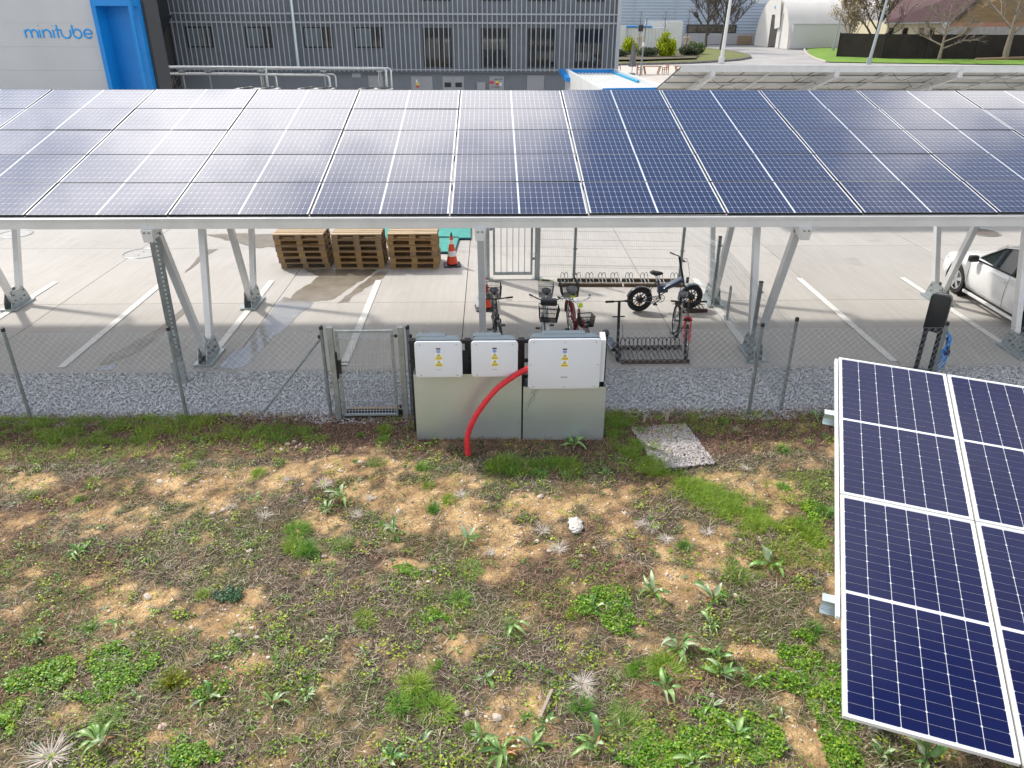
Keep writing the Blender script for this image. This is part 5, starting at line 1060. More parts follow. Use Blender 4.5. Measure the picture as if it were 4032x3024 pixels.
# ------------------------------------------------------------------ pallets
def pallet_parts(par, wm, tm):
    for k in range(5): link('deck_board', MB().box((0, 0, 0), (1.2, 0.145 if k % 2 == 0 else 0.10, 0.022)).mesh('deck_board', tm), par, (rp.uniform(-0.005, 0.005), -0.3275 + 0.16375 * k, 0.133), (0, 0, rp.uniform(-0.006, 0.006)))
    sb_ = MB().box((0, 0, 0), (0.145, 0.79, 0.022)).mesh('stringer', wm); blk = MB().box((0, 0, 0), (0.145, 0.10, 0.078)).mesh('block', wm); bt = MB().box((0, 0, 0), (1.195, 0.10, 0.022)).mesh('bottom_board', wm)
    for x in (-0.5275, 0, 0.5275):
        link('stringer', sb_, par, (x, 0, 0.111))
        for y in (-0.35, 0, 0.35): link('block', blk, par, (x + rp.uniform(-0.004, 0.004), y, 0.061))
    for y in (-0.35, 0, 0.35): link('bottom_board', bt, par, (0, y, 0.011))
pw_ = {'a': (M['wood1'], M['wood1']), 'b': (M['wood2'], M['wood2']), 'c': (M['wood2'], M['wood3']), 'd': (M['wood1'], M['wood3'])}
STK = [(-4.59, 18.50, 'bbabbc'[::1], 'first'), (-3.26, 18.50, 'aaabbc', 'middle'), (-1.91, 18.48, 'aaaaad', 'third')]
STK = [(-4.59, 18.50, ['b', 'b', 'a', 'b', 'a', 'c'], 'stack farthest from the cone'), (-3.26, 18.50, ['a', 'a', 'a', 'b', 'b', 'c'], 'middle stack of the three'), (-1.91, 18.48, ['a', 'a', 'b', 'a', 'a', 'd'], 'stack nearest the traffic cone')]
ORD = ['lowest', 'second lowest', 'third from the ground', 'third from the top', 'second from the top', 'topmost']
protos = {}
for si, (x, y, seq, nm) in enumerate(STK):
    for k, code in enumerate(seq):
        lb = '%s wooden pallet, %s, %s' % ({'a': 'yellowish', 'b': 'dark aged', 'c': 'sun-bleached', 'd': 'sun-bleached'}[code], ORD[k], nm)
        sh = -0.02 * k if si == 0 else (-0.012 * (k % 3) if si == 1 else -0.008 * k)
        pos, rz = (x + sh + rp.uniform(-0.02, 0.02), y + rp.uniform(-0.03, 0.03), 0.145 * k), rp.uniform(-0.012, 0.012)
        if code in protos:
            t = copy_tree(protos[code]); t.location = pos; t.rotation_euler = (0, 0, rz); t['label'] = lb
        else:
            t = thing('pallet', lb, 'pallet', pos, rz, 'stacked wooden pallets'); pallet_parts(t, *pw_[code]); protos[code] = t
# ------------------------------------------------------------------ cones and mats
def cone(label, x, y, dark=True):
    t = thing('traffic_cone', label, 'traffic cone', (x, y, 0), 0.12, 'traffic cones')
    MB().prism([(a, b) for a, b in rrect(0.42, 0.42, 0.06)], 0.035).build('base', M['black_plastic'] if dark else M['cone_red'], t, bevel=0.01, smooth=40)
    H, rb, rtp = 0.72, 0.145, 0.028; rr = lambda z: rb + (rtp - rb) * z / H
    for z0, z1, m_ in ((0.03, 0.22, 'cone_red'), (0.22, 0.35, 'cone_white'), (0.35, 0.52, 'cone_red'), (0.52, 0.62, 'cone_white'), (0.62, 0.71, 'cone_red'), (0.71, 0.80, 'black_plastic')):
        MB().lathe([(rr(z0) + (0.002 if m_ == 'cone_white' else 0), z0), (rr(z1) + (0.002 if m_ == 'cone_white' else 0), z1)], 28, (0, 0, 0.03)).build('band' if m_ == 'cone_white' else ('tip' if m_ == 'black_plastic' else 'cone_section'), M[m_], t, smooth=50)
cone('orange and white traffic cone on a black base beside the pallets', -1.0, 18.35)
cone('orange cone mostly hidden behind the carport leg', -0.16, 15.28, True)
for lb, c, w, d, rz in (('teal mat with navy edge lying flat behind the pallets and cone', (-1.85, 21.25, 0), 2.5, 1.25, R(1)), ('smaller teal mat lying just behind the traffic cone', (-1.32, 20.05, 0), 0.75, 1.45, R(-3))):
    t = thing('floor_mat', lb, 'mat', c, rz); MB().box((0, 0, 0.055), (w, d, 0.03)).build('top', M['teal'], t, bevel=0.01); MB().box((0, 0, 0.022), (w + 0.02, d + 0.02, 0.036)).build('edge', M['navy'], t, bevel=0.01)

# ------------------------------------------------------------------ charging post
t = thing('charging_post', 'black electric car charger on a twin-leg post behind the chain-link fence', 'charger', (7.62, 11.98, 0), R(-40))
for x in (-0.11, 0.11): MB().bx((x - 0.035, -0.04, 0), (x + 0.035, 0.04, 0.86)).build('leg', M['black_metal'], t, bevel=0.006)
MB().box((0.02, 0, 0.012), (0.40, 0.22, 0.024)).build('base_plate', M['black_metal'], t)
MB().prism(rrect(0.31, 0.66, 0.05), 0.06, at(FRONT, 0, -0.04, 1.12)).build('back_plate', M['black_plastic'], t, bevel=0.01, smooth=40)
MB().prism(rrect(0.30, 0.64, 0.07), 0.18, at(FRONT, 0.0, 0.145, 1.12)).build('housing', mat('satin_dark_housing', (0.035, 0.04, 0.048), 0.32, coat=0.3, var=0.1), t, bevel=0.03, smooth=40, segs=3)
for k in range(4):
    P = [Vector((0.20, 0.06 + 0.02 * k, 0.80)), Vector((0.27 + 0.01 * k, 0.0, 0.62 - 0.03 * k)), Vector((0.24 + 0.02 * k, 0.0, 0.38 - 0.05 * k)), Vector((0.13 + 0.02 * k, 0.02, 0.16 - 0.03 * k)), Vector((0.20 + 0.015 * k, -0.03, 0.40)), Vector((0.28 + 0.01 * k, -0.03, 0.70)), Vector((0.21, 0.04, 0.80))]
    MB().tube(spline(P, 8), 0.010, 6).build('cable', M['cable_blue'], t, smooth=50)
MB().cyl((0.25, 0.0, 0.72), (0.30, -0.02, 0.50), 0.035, 12).box((0.30, -0.03, 0.46), (0.09, 0.06, 0.07)).build('plug', M['navy_plug'], t, smooth=40)
# ------------------------------------------------------------------ white car
def car():
    t = thing('parked_car', 'white hatchback parked under the end of the carport', 'car', (11.33, 14.72, 0), R(90))
    WB, HW, RW = 2.74, 0.925, 0.325; fx, rx_ = WB / 2 + 0.02, -WB / 2 + 0.02
    # stations from nose to tail: x, half width, underside z, belt z, crown
    ST = [(2.36, 0.50, 0.34, 0.56, 0.02), (2.30, 0.68, 0.24, 0.66, 0.03), (2.10, 0.82, 0.20, 0.74, 0.05), (1.75, 0.895, 0.20, 0.82, 0.06), (1.37, 0.92, 0.20, 0.88, 0.06), (1.00, 0.925, 0.19, 0.93, 0.05), (0.5, 0.925, 0.18, 0.95, 0.02), (-0.3, 0.925, 0.18, 0.975, 0.02), (-1.0, 0.925, 0.19, 1.0, 0.02), (-1.6, 0.915, 0.21, 1.03, 0.03), (-2.05, 0.88, 0.26, 1.03, 0.04), (-2.35, 0.80, 0.32, 1.0, 0.04), (-2.44, 0.62, 0.42, 0.92, 0.02)]
    vs, fs = [], []; half_ = [(0.0, 0.0), (0.72, 0.0), (0.93, 0.10), (0.985, 0.28), (1.0, 0.5), (0.985, 0.74), (0.955, 0.90), (0.88, 1.0), (0.55, 1.0), (0.0, 1.0)]
    for x, w, zb, zt, cr_ in ST:
        ring = [(s_ * u * w, zb + (zt - zb) * v + (cr_ * (1 - u * u) if v == 1.0 else 0)) for s_ in (1,) for u, v in half_] + [(-u * w, zb + (zt - zb) * v + (cr_ * (1 - u * u) if v == 1.0 else 0)) for u, v in half_[-2:0:-1]]
        vs += [(x, y, z) for y, z in ring]
    n = len(half_) * 2 - 2; m_ = len(ST)
    fs = [(i * n + k, i * n + (k + 1) % n, (i + 1) * n + (k + 1) % n, (i + 1) * n + k) for i in range(m_ - 1) for k in range(n)] + [tuple(range(n)), tuple((m_ - 1) * n + k for k in range(n - 1, -1, -1))]
    b = MB().add(vs, fs).build('body', M['car_white'], t, smooth=55)
    # cut the wheel openings with a cylinder
    cut = MB()
    for X in (fx, rx_): cut.cyl((X, -1.2, RW), (X, 1.2, RW), 0.385, 40)
    co = cut.build('cutter', M['black_plastic']); md = b.modifiers.new('arches', 'BOOLEAN'); md.object = co; md.solver = 'EXACT'
    bpy.context.view_layer.update(); dg = bpy.context.evaluated_depsgraph_get(); co.parent = t; bpy.context.view_layer.update()
    ev = b.evaluated_get(bpy.context.evaluated_depsgraph_get()); nm = bpy.data.meshes.new_from_object(ev); b.modifiers.clear(); b.data = nm; bpy.data.objects.remove(co)
    ib = MB().bx((-2.2, -0.62, 0.22), (2.1, 0.62, 0.62)).build('underbody', M['black_plastic'], t)
    for X in (fx, rx_):
        for s_ in (-1, 1):
            MB().lathe([(0.384, 0.0), (0.384, 0.22), (0.0, 0.22)], 32, (X, s_ * 0.90, RW), (0, -s_, 0), caps=False).build('wheel_liner', M['black_plastic'], t)
            w = MB().lathe([(0.20, -0.10), (0.30, -0.105), (0.322, -0.08), (0.325, 0), (0.322, 0.08), (0.30, 0.105), (0.20, 0.10)], 40, (X, s_ * 0.79, RW), (0, s_, 0), caps=False).build('wheel', M['rubber'], t, smooth=45)
            rm = MB().torus((X, s_ * 0.88, RW), (0, 1, 0), 0.205, 0.014, 36, 6)
            rm.build('rim', M['silver'], w, smooth=60); MB().cyl((X, s_ * 0.80, RW), (X, s_ * 0.83, RW), 0.2, 28).build('brake_disc', M['galv_dark'], w)
            for k in range(5):
                a = 2 * math.pi * k / 5 + 0.3; d = Vector((math.cos(a), 0, math.sin(a))); e = Vector((-math.sin(a), 0, math.cos(a))); C0 = Vector((X, s_ * 0.872, RW))
                MB().prism([(0.03, -0.03), (0.20, -0.045), (0.20, 0.045), (0.03, 0.03)], 0.022, Matrix(((d.x, e.x, 0, C0.x), (0, 0, s_, C0.y), (d.z, e.z, 0, C0.z), (0, 0, 0, 1)))).build('spoke', M['silver'], w, bevel=0.006)
            MB().cyl((X, s_ * 0.80, RW), (X, s_ * 0.885, RW), 0.045, 16).build('hub_cap', M['silver'], w)
    # greenhouse: glass volume, roof skin and pillars
    G = [(1.02, 0.74, 0.90, 0.945), (0.30, 0.66, 0.93, 1.40), (-0.10, 0.635, 0.95, 1.475), (-0.75, 0.62, 0.97, 1.485), (-1.35, 0.60, 1.0, 1.42), (-2.12, 0.66, 1.0, 1.06)]
    vs, fs = [], []
    for x, wt, zb, zt in G: vs += [(x, -0.84, zb), (x, -wt, zt - 0.02), (x, -wt * 0.6, zt), (x, wt * 0.6, zt), (x, wt, zt - 0.02), (x, 0.84, zb)]
    for i in range(len(G) - 1): fs += [(i * 6 + k, i * 6 + (k + 1) % 6, (i + 1) * 6 + (k + 1) % 6, (i + 1) * 6 + k) for k in range(6)]
    fs += [tuple(range(6)), tuple(range(len(G) * 6 - 1, len(G) * 6 - 7, -1))]
    MB().add(vs, fs).build('window_glass', M['car_glass'], t, smooth=30)
    vs, fs = [], []; RS = [(0.34, 0.675, 1.385), (-0.10, 0.65, 1.48), (-0.75, 0.635, 1.49), (-1.35, 0.615, 1.428), (-1.55, 0.62, 1.345)]
    for x, w, z in RS: vs += [(x, -w - 0.02, z - 0.045), (x, -w, z - 0.008), (x, -w * 0.6, z + 0.012), (x, w * 0.6, z + 0.012), (x, w, z - 0.008), (x, w + 0.02, z - 0.045)]
    for i in range(4): fs += [(i * 6 + k, i * 6 + k + 1, (i + 1) * 6 + k + 1, (i + 1) * 6 + k) for k in range(5)]
    MB().add(vs, fs).build('roof', M['car_white'], t, smooth=50)
    for s_ in (-1, 1):
        MB().bar((1.06, s_ * 0.80, 0.92), (0.30, s_ * 0.68, 1.39), 0.05, 0.035, (0, s_, 0)).build('pillar', M['car_white'], t, bevel=0.006)
        MB().bar((-0.32, s_ * 0.845, 0.97), (-0.36, s_ * 0.655, 1.45), 0.07, 0.02, (0, s_, 0)).build('pillar', M['black_plastic'], t)
        MB().bar((-1.42, s_ * 0.83, 0.99), (-1.30, s_ * 0.63, 1.41), 0.22, 0.03, (0, s_, 0)).build('pillar', M['car_white'], t, bevel=0.006)
        MB().bar((1.02, s_ * 0.845, 0.925), (-1.50, s_ * 0.853, 1.005), 0.02, 0.028).build('belt_moulding', M['black_plastic'], t)
        for X, tl in ((0.96, 0.02), (-0.33, -0.02), (-1.38, -0.08)):
            P = [(X + tl, s_ * 0.912, 0.93 + (0.0 if X > 0.5 else 0.03)), (X, s_ * 0.9285, 0.70), (X, s_ * 0.928, 0.45), (X + (0.12 if X < -1 else 0), s_ * 0.905, 0.26)]; MB().tube([Vector(p) for p in P], 0.0045, 4).build('door_seam', M['joint'], t)
        for X in (-0.18, -1.22): MB().box((X, s_ * 0.925, 0.80), (0.20, 0.035, 0.03)).build('door_handle', M['car_white'], t, bevel=0.01)
        mr_ = MB().box((0.80, s_ * 1.00, 0.985), (0.12, 0.20, 0.14)).build('mirror', M['black_plastic'], t, bevel=0.035, segs=3); MB().bar((0.80, s_ * 0.85, 0.93), (0.80, s_ * 0.95, 0.96), 0.06, 0.03).build('mirror_arm', M['black_plastic'], mr_)
        MB().box((2.08, s_ * 0.70, 0.655), (0.36, 0.16, 0.13), rz=-s_ * 0.42).build('headlight', mat('headlight_lens', (0.55, 0.57, 0.58), 0.1, coat=1.0, var=0.2, vscale=10), t, bevel=0.03, segs=3)
        MB().box((-2.36, s_ * 0.68, 0.85), (0.14, 0.24, 0.16), rz=s_ * 0.3).build('tail_light', M['red_fork'], t, bevel=0.03, segs=3)
        MB().bar((1.0, s_ * 0.905, 0.205), (-0.98, s_ * 0.905, 0.205), 0.05, 0.06).build('sill', M['car_white'], t, bevel=0.012)
    MB().bar((0.98, -0.55, 0.985), (0.92, 0.02, 1.03), 0.02).bar((0.98, 0.03, 0.985), (0.92, 0.6, 1.03), 0.02).build('wiper', M['black_plastic'], t)
    MB().box((2.35, 0, 0.48), (0.06, 0.9, 0.12)).build('grille', M['black_plastic'], t, bevel=0.02)
car()
# ------------------------------------------------------------------ second carport, seen from below its high edge
T2 = R(15.1); c2, s2_ = math.cos(T2), math.sin(T2)
fc = thing('solar_carport', 'farther carport showing the white undersides of its panels and loose cables', 'carport', (0, 24.0, 4.29))
M['under'] = mat('panel_underside_white', (0.62, 0.61, 0.57), 0.55, var=0.06, vscale=2)
U_SHEET = MB().bx((0.01, -1.122, -0.028), (2.084, -0.012, -0.004)).mesh('panel_back', M['under']); U_FRAME = MB().bx((0, -1.134, -0.035), (2.094, -1.122, 0)).bx((0, -0.012, -0.035), (2.094, 0, 0)).bx((0, -1.122, -0.035), (0.01, -0.012, 0)).bx((2.084, -1.122, -0.035), (2.094, -0.012, 0)).mesh('frame', M['frame_black'])
U_TOP = MB().bx((0.012, -1.12, -0.0035), (2.082, -0.014, 0.0)).mesh('glass_sheet', M['cell'])
XL = 5.62
for i in range(9):
    for r in range(4):
        d = 0.06 + r * 1.154; p = link('solar_panel', U_SHEET, fc, (XL + i * 2.114, d * c2, -d * s2_ - 0.02), (-T2, 0, 0)); p.rotation_euler = (-T2 + math.pi * 0, 0, 0)
        p.location = (XL + i * 2.114, (d + 1.134) * c2, -(d + 1.134) * s2_ - 0.02); link('frame', U_FRAME, p); link('glass_sheet', U_TOP, p)
xe = XL + 9 * 2.114
for a in range(5):
    xa, xb = XL - 0.02 + a * 3.81, min(xe, XL - 0.02 + (a + 1) * 3.81)
    MB().bx((xa, -0.03, -0.19), (xb - 0.004, 0.03, 0.0)).bx((xa, -0.045, -0.02), (xb - 0.004, -0.03, 0.0)).build('edge_beam', M['white_alu'], fc)
for d in (1.2, 2.35, 3.5, 4.65): MB().bx((XL, d * c2 - 0.03, -d * s2_ - 0.14), (xe, d * c2 + 0.03, -d * s2_ - 0.062)).build('purlin', M['white_alu'], fc)
for k, X in enumerate([6.55 + 3.7 * k for k in range(6)]):
    MB().bar((X, 0.02, -0.27), (X, 4.75 * c2, -4.75 * s2_ - 0.25), 0.11, 0.18).build('rafter', M['white_alu'], fc, bevel=0.006)
    MB().bx((X - 0.07, -0.09, -0.33), (X + 0.07, 0.06, -0.13)).build('rafter_head', M['white_alu'], fc, bevel=0.01)
    MB().bar((X - 0.05, 1.3, -0.60), (X - 0.05, 2.4, -4.29), 0.11, 0.13, (0, 1, 0)).bar((X - 0.05, 3.9, -1.25), (X - 0.05, 2.6, -4.29), 0.11, 0.13, (0, 1, 0)).build('leg', M['white_alu'], fc)
    MB().bar((X + 1.85, 0.25, -0.20), (X + 1.85, 3.6, -1.15), 0.04, 0.05).build('tie', M['white_alu'], fc)
for i in range(18):
    xa = XL + 0.4 + i * 1.05; d = (0.75, 1.85, 3.0)[i % 3]; q = lambda dx, dd, dz: Vector((xa + dx, dd * c2, -dd * s2_ - 0.07 - dz))
    MB().tube(spline([q(0, d, 0), q(0.25, d, 0.10 + 0.05 * (i % 4)), q(0.6, d, 0.12), q(1.05, d - 0.1, 0.0)], 5), 0.006, 5).build('cable', M['black_plastic'], fc)

# ------------------------------------------------------------------ pale building with blue portal
M['pale_panel'] = mat('pale_grey_cladding', (0.50, 0.515, 0.525), 0.5, 0.1, var=0.05, vscale=0.5)
M['brand_blue'] = mat('bright_blue_coating', (0.0, 0.22, 0.62), 0.4, var=0.06, vscale=1.5)
M['sign_blue'] = mat('sign_blue', (0.01, 0.34, 0.80), 0.4, var=0.05)
M['office0'] = mat('dark_grey_return', (0.06, 0.062, 0.066), 0.7, var=0.1)
pbld = thing('clad_building', 'pale grey clad building with a tall blue portal at its end', 'building', (0, 36.0, 0))
core = MB().bx((-40, 0.06, 0), (-16.56, 3.0, 9.5)).build('core_wall', M['pale_panel'], pbld)
for i in range(4):
    for j in range(10):
        z0, z1 = -0.03 + 0.93 * j + 0.53, -0.03 + 0.93 * (j + 1) + 0.53
        MB().bx((-16.56 - 6 * (i + 1) + 0.002, 0.0, z0 + 0.002), (-16.56 - 6 * i - 0.002, 0.055, z1 - 0.002)).build('cladding_panel', M['pale_panel'], pbld)
MB().bx((-16.55, -0.45, 0), (-16.37, 0.9, 6.05)).build('portal_jamb', M['brand_blue'], pbld); MB().bx((-15.03, -0.45, 0), (-14.90, -0.22, 6.05)).build('portal_jamb', M['brand_blue'], pbld)
MB().bx((-16.37, -0.45, 5.80), (-15.03, 0.9, 6.05)).build('portal_lintel', M['brand_blue'], pbld); MB().bx((-16.37, 0.55, 0), (-15.03, 0.9, 5.80)).build('portal_back', M['brand_blue'], pbld)
MB().bx((-16.56, 0.92, 0), (-14.9, 2.4, 9.4)).build('return_wall', M['office0'], pbld)
# sign letters, strokes on the wall (x-height 0.33)
sg = thing('wall_lettering', 'blue rounded lowercase lettering on the pale grey wall', 'sign', (0, 35.99, 0))
def stroke(P, name='letter'): MB().tube([Vector((x, 0, z)) for x, z in P], 0.034, 8).build(name, M['sign_blue'], sg, smooth=60)
def arcp(cx, cz, r, a0, a1, n=14): return [(cx + r * math.cos(R(a0 + (a1 - a0) * k / n)), cz + r * math.sin(R(a0 + (a1 - a0) * k / n))) for k in range(n + 1)]
zb, xh = 4.57, 0.31
def letters(L_):
    for P in L_: stroke([(x, z + 0.0) for x, z in P])
mm = lambda x, r: [(x, zb), (x, zb + xh)]
def hump(x, r): return [(x, zb + xh - r)] + arcp(x + r, zb + xh - r, r, 180, 0)[0:] + [(x + 2 * r, zb)]
letters([mm(-19.74, 0), hump(-19.74, 0.125), hump(-19.49, 0.125)])
letters([mm(-19.14, 0), [(-19.14, zb + 0.47), (-19.138, zb + 0.475)], mm(-19.00, 0), hump(-19.00, 0.155), mm(-18.56, 0), [(-18.56, zb + 0.47), (-18.558, zb + 0.475)]])
letters([[(-18.385, zb), (-18.385, zb + 0.50)], [(-18.45, zb + xh), (-18.23, zb + xh), (-18.23, zb + 0.18)] + arcp(-18.04, zb + 0.18, 0.19, 180, 360)[1:] + [(-17.85, zb + xh)]])
letters([[(-17.74, zb + 0.50), (-17.74, zb + 0.17)], arcp(-17.565, zb + 0.165, 0.17, 0, 360, 22), arcp(-17.12, zb + 0.165, 0.17, 0, 322, 20), [(-17.29, zb + 0.165), (-16.95, zb + 0.165)]])
def text_mesh(name, cu, par, loc):
    o = bpy.data.objects.new(name, cu); COL.objects.link(o); bpy.context.view_layer.update()
    me = bpy.data.meshes.new_from_object(o.evaluated_get(bpy.context.evaluated_depsgraph_get())); bpy.data.objects.remove(o)
    return link(name, me, par, loc, (R(90), 0, 0))
# ------------------------------------------------------------------ dark grey office block with metal louvre slats
OY = 51.0
M['office'] = mat('dark_grey_render', (0.17, 0.19, 0.215), 0.75, var=0.08, vscale=1.5, bump=0.08, bscale=50); M['plinth'] = mat('mid_grey_render', (0.20, 0.22, 0.245), 0.75, var=0.08, vscale=1.2)
M['slat'] = mat('silver_grey_slat', (0.42, 0.45, 0.48), 0.5, 0.1, var=0.06); M['pane'] = mat('office_window_glass', (0.012, 0.016, 0.018), 0.04, coat=1.0, var=0.3, vscale=0.8); M['curtain'] = mat('pale_blind', (0.15, 0.185, 0.205), 0.6, var=0.08, vscale=2); M['frame_dark'] = mat('anthracite_frame', (0.02, 0.022, 0.026), 0.4, var=0.1)
M['door_grey'] = mat('light_grey_door', (0.36, 0.37, 0.385), 0.5, var=0.05)
ob = thing('office_building', 'dark grey office block behind a screen of vertical metal slats', 'building', (0, OY, 0))
MB().bx((-19.55, 0.35, 2.1), (7.72, 16, 10.5)).build('wall', M['office'], ob); MB().bx((-19.4, 0.5, 0), (7.6, 15.8, 2.1)).build('plinth_wall', M['plinth'], ob)
SX = [-19.45 + 0.2965 * k for k in range(92)]
sl = MB().bx((-0.024, -0.03, 2.22), (0.024, 0.03, 10.5)).mesh('slat', M['slat'])
for x in SX:
    if abs(x + 11.86) > 0.2: link('slat', sl, ob, (x, 0, 0))
for z, h in ((5.45, 0.09), (4.97, 0.09), (2.33, 0.07), (9.4, 0.09), (8.9, 0.09)): MB().bx((-19.55, 0.055, z - h / 2), (7.72, 0.115, z + h / 2)).build('rail', M['slat'], ob)
MB().bx((7.72, -0.06, 2.15), (7.95, 0.5, 10.5)).build('corner_post', M['slat'], ob)
MB().cyl((-11.86, -0.02, 2.5), (-11.86, -0.02, 10.5), 0.10, 14).build('downpipe', M['galv_sheet'], ob, smooth=40)
def window(x0_, x1_, z0_, z1_, blind=False):
    w = MB().bx((x0_, 0.28, z0_), (x1_, 0.345, z1_)).build('window', M['frame_dark'], ob); mid = x0_ + (x1_ - x0_) * 0.62
    for a, b, bl in ((x0_ + 0.08, mid - 0.04, blind), (mid + 0.04, x1_ - 0.08, False)): MB().bx((a, 0.268, z0_ + 0.08), (b, 0.279, z1_ - 0.08)).build('pane', M['curtain'] if bl else M['pane'], w)
for a, b in ((-18.51, -16.9), (-14.94, -13.29), (-11.42, -9.67), (-8.34, -6.6)): window(a, b, 3.55, 4.72, True); window(a, b, 7.5, 8.7)
for a, b in ((-4.14, -2.39), (-0.57, 1.17), (2.31, 4.04), (5.22, 6.94)): window(a, b, 2.47, 4.68); window(a, b, 6.17, 8.6)
def hatch(x0_, x1_, z1_, vents=0, double=True):
    h = MB().bx((x0_, 0.46, 0.05), (x1_, 0.498, z1_)).build('hatch', M['door_grey'], ob, bevel=0.006)
    if double: MB().bx(((x0_ + x1_) / 2 - 0.006, 0.455, 0.08), ((x0_ + x1_) / 2 + 0.006, 0.4595, z1_ - 0.04)).build('seam', M['plinth'], h)
    for k in range(vents): xv = x0_ + 0.12 + 0.68 * k; MB().bx((xv, 0.45, 1.28), (xv + 0.42, 0.459, 1.56)).build('vent', M['frame_dark'], h)
    return h
h1 = hatch(-5.02, -3.67, 1.92); h2 = hatch(-3.04, -1.69, 1.92, 2); h3 = hatch(-0.08, 0.84, 1.93, 0, False); hatch(2.3, 3.38, 1.98, 0, False); hatch(-7.7, -6.77, 1.95, 0, False)
MB().bx((-0.87, 0.36, 1.0), (-0.33, 0.497, 1.58)).build('meter_box', M['door_grey'], ob, bevel=0.01); MB().bx((-8.7, 0.48, 1.85), (-8.17, 0.499, 2.08)).build('air_grille', M['slat'], ob)
def stick(x, z, w, h, m_, par): MB().bx((x, 0.452, z), (x + w, 0.4535, z + h)).build('notice', m_, par)
stick(-4.72, 1.52, 0.12, 0.20, M['sticker'], h1); stick(-4.70, 1.26, 0.18, 0.12, M['red_fork'], h1); stick(-4.70, 1.39, 0.18, 0.12, M['yellow'], h1)
stick(-0.06, 1.48, 0.26, 0.17, M['red_fork'], h3); stick(0.32, 1.40, 0.18, 0.14, M['red_fork'], h3); stick(0.32, 1.545, 0.18, 0.10, M['yellow'], h3); stick(0.55, 1.36, 0.14, 0.2, M['sticker'], h3)
for i, (x, z, tx) in enumerate(((0.22, 1.70, 'AN VN'), (0.02, 1.235, 'TX 0003'))):
    cu = bpy.data.curves.new('plate_text', 'FONT'); cu.body = tx; cu.size = 0.16; cu.extrude = 0.001; cu.materials.append(M['ink']); text_mesh('plate_text', cu, h3, (x, 0.452, z))
# dark link between the two buildings
lk_ = thing('link_building', 'dark recessed link with a black overhang beside the blue portal', 'building', (0, 47, 0))
MB().bx((-24, 2.5, 0), (-19.4, 8, 9)).build('wall', mat('dark_brown_cladding', (0.05, 0.047, 0.048), 0.6, var=0.12, vscale=1), lk_); MB().bx((-24, -0.5, 5.35), (-18.6, 2.5, 8.5)).build('overhang', M['black_metal'], lk_)
MB().prism([(0, 0), (1.5, 0), (0.25, -1.9), (0, -1.9)], 2.0, at(FRONT, -19.9, 2.3, 5.35)).build('gusset_wall', M['black_metal'], lk_); MB().bx((-22, 2.35, 2.62), (-19.3, 2.5, 2.70)).build('ledge', M['slat'], lk_)
# ------------------------------------------------------------------ insulated pipes and condensers
M['jacket'] = mat('aluminium_pipe_jacket', (0.60, 0.61, 0.61), 0.32, 0.85, var=0.08, vscale=4, rvar=0.08)
pp = thing('pipe_run', 'pair of silver insulated pipes on stands before the office block', 'pipe run', (0, 44.0, 0))
def pipe(P, r=0.075): MB().tube([Vector(p) for p in P], r, 12).build('pipe', M['jacket'], pp, smooth=50)
pipe([(-18.6, 0, 2.92), (-5.75, 0, 2.86), (-5.66, 0, 2.83), (-5.62, 0, 2.74), (-5.62, 0, 1.9)]); pipe([(-11.9, 0.0, 2.86), (-5.50, 0.25, 2.85), (-5.42, 0.25, 2.82), (-5.38, 0.25, 2.72), (-5.38, 0.25, 1.9)], 0.06)
pipe([(-18.6, 0.02, 2.60), (-8.85, 0.02, 2.53), (-8.74, 0.02, 2.50), (-8.68, 0.02, 2.40), (-8.66, 0.02, 1.9)]); pipe([(-9.6, 0.3, 2.55), (-8.5, 0.3, 2.54), (-8.42, 0.3, 2.5), (-8.38, 0.3, 2.4), (-8.38, 0.3, 1.9)], 0.05)
pipe([(-11.97, -0.03, 2.94), (-11.97, -0.05, 1.9)], 0.07); pipe([(-11.95, 0.03, 2.57), (-11.62, 0.03, 2.56), (-11.54, 0.03, 2.5), (-11.50, 0.03, 2.4), (-11.50, 0.03, 1.9)], 0.06); pipe([(-12.3, 0.05, 2.62), (-12.3, 0.05, 1.9)], 0.04); pipe([(-6.0, 0.1, 2.7), (-6.05, 0.1, 2.3), (-6.0, 0.1, 1.9)], 0.035)
for x in (-17.2, -16.4, -15.0, -12.2, -8.9, -5.9): MB().bx((x - 0.03, 0.0, 0.0), (x + 0.03, 0.06, 2.9)).bx((x - 0.2, -0.1, 2.70), (x + 0.1, 0.35, 2.75)).build('pipe_stand', M['galv'], pp)
for i, (xa, xb) in enumerate(((-13.4, -11.15), (-10.15, -8.28), (-6.95, -5.2))):
    t = thing('condenser_unit', ('first', 'middle', 'last')[i] + ' white condenser with two roof fans under the silver pipes, from the portal side', 'air conditioner', ((xa + xb) / 2, 43.0, 0), 0, 'condensers below the pipes'); w = xb - xa
    MB().bx((-w / 2, -0.4, 0.3), (w / 2, 0.4, 1.95)).build('casing', mat('off_white_casing', (0.62, 0.62, 0.59), 0.5, var=0.05) if i == 0 else bpy.data.materials['off_white_casing'], t, bevel=0.02); MB().bx((-w / 2 + 0.05, -0.35, 0), (w / 2 - 0.05, 0.35, 0.3)).build('plinth', M['plinth'], t)
    for s_ in (-1, 1): f = MB().torus((s_ * w / 4, 0, 1.98), (0, 0, 1), 0.34, 0.03, 24, 6).build('fan_ring', M['black_metal'], t); MB().lathe([(0.33, 0.0), (0.1, 0.05), (0, 0.06)], 24, (s_ * w / 4, 0, 1.96)).build('fan_guard', M['frame_dark'], f)
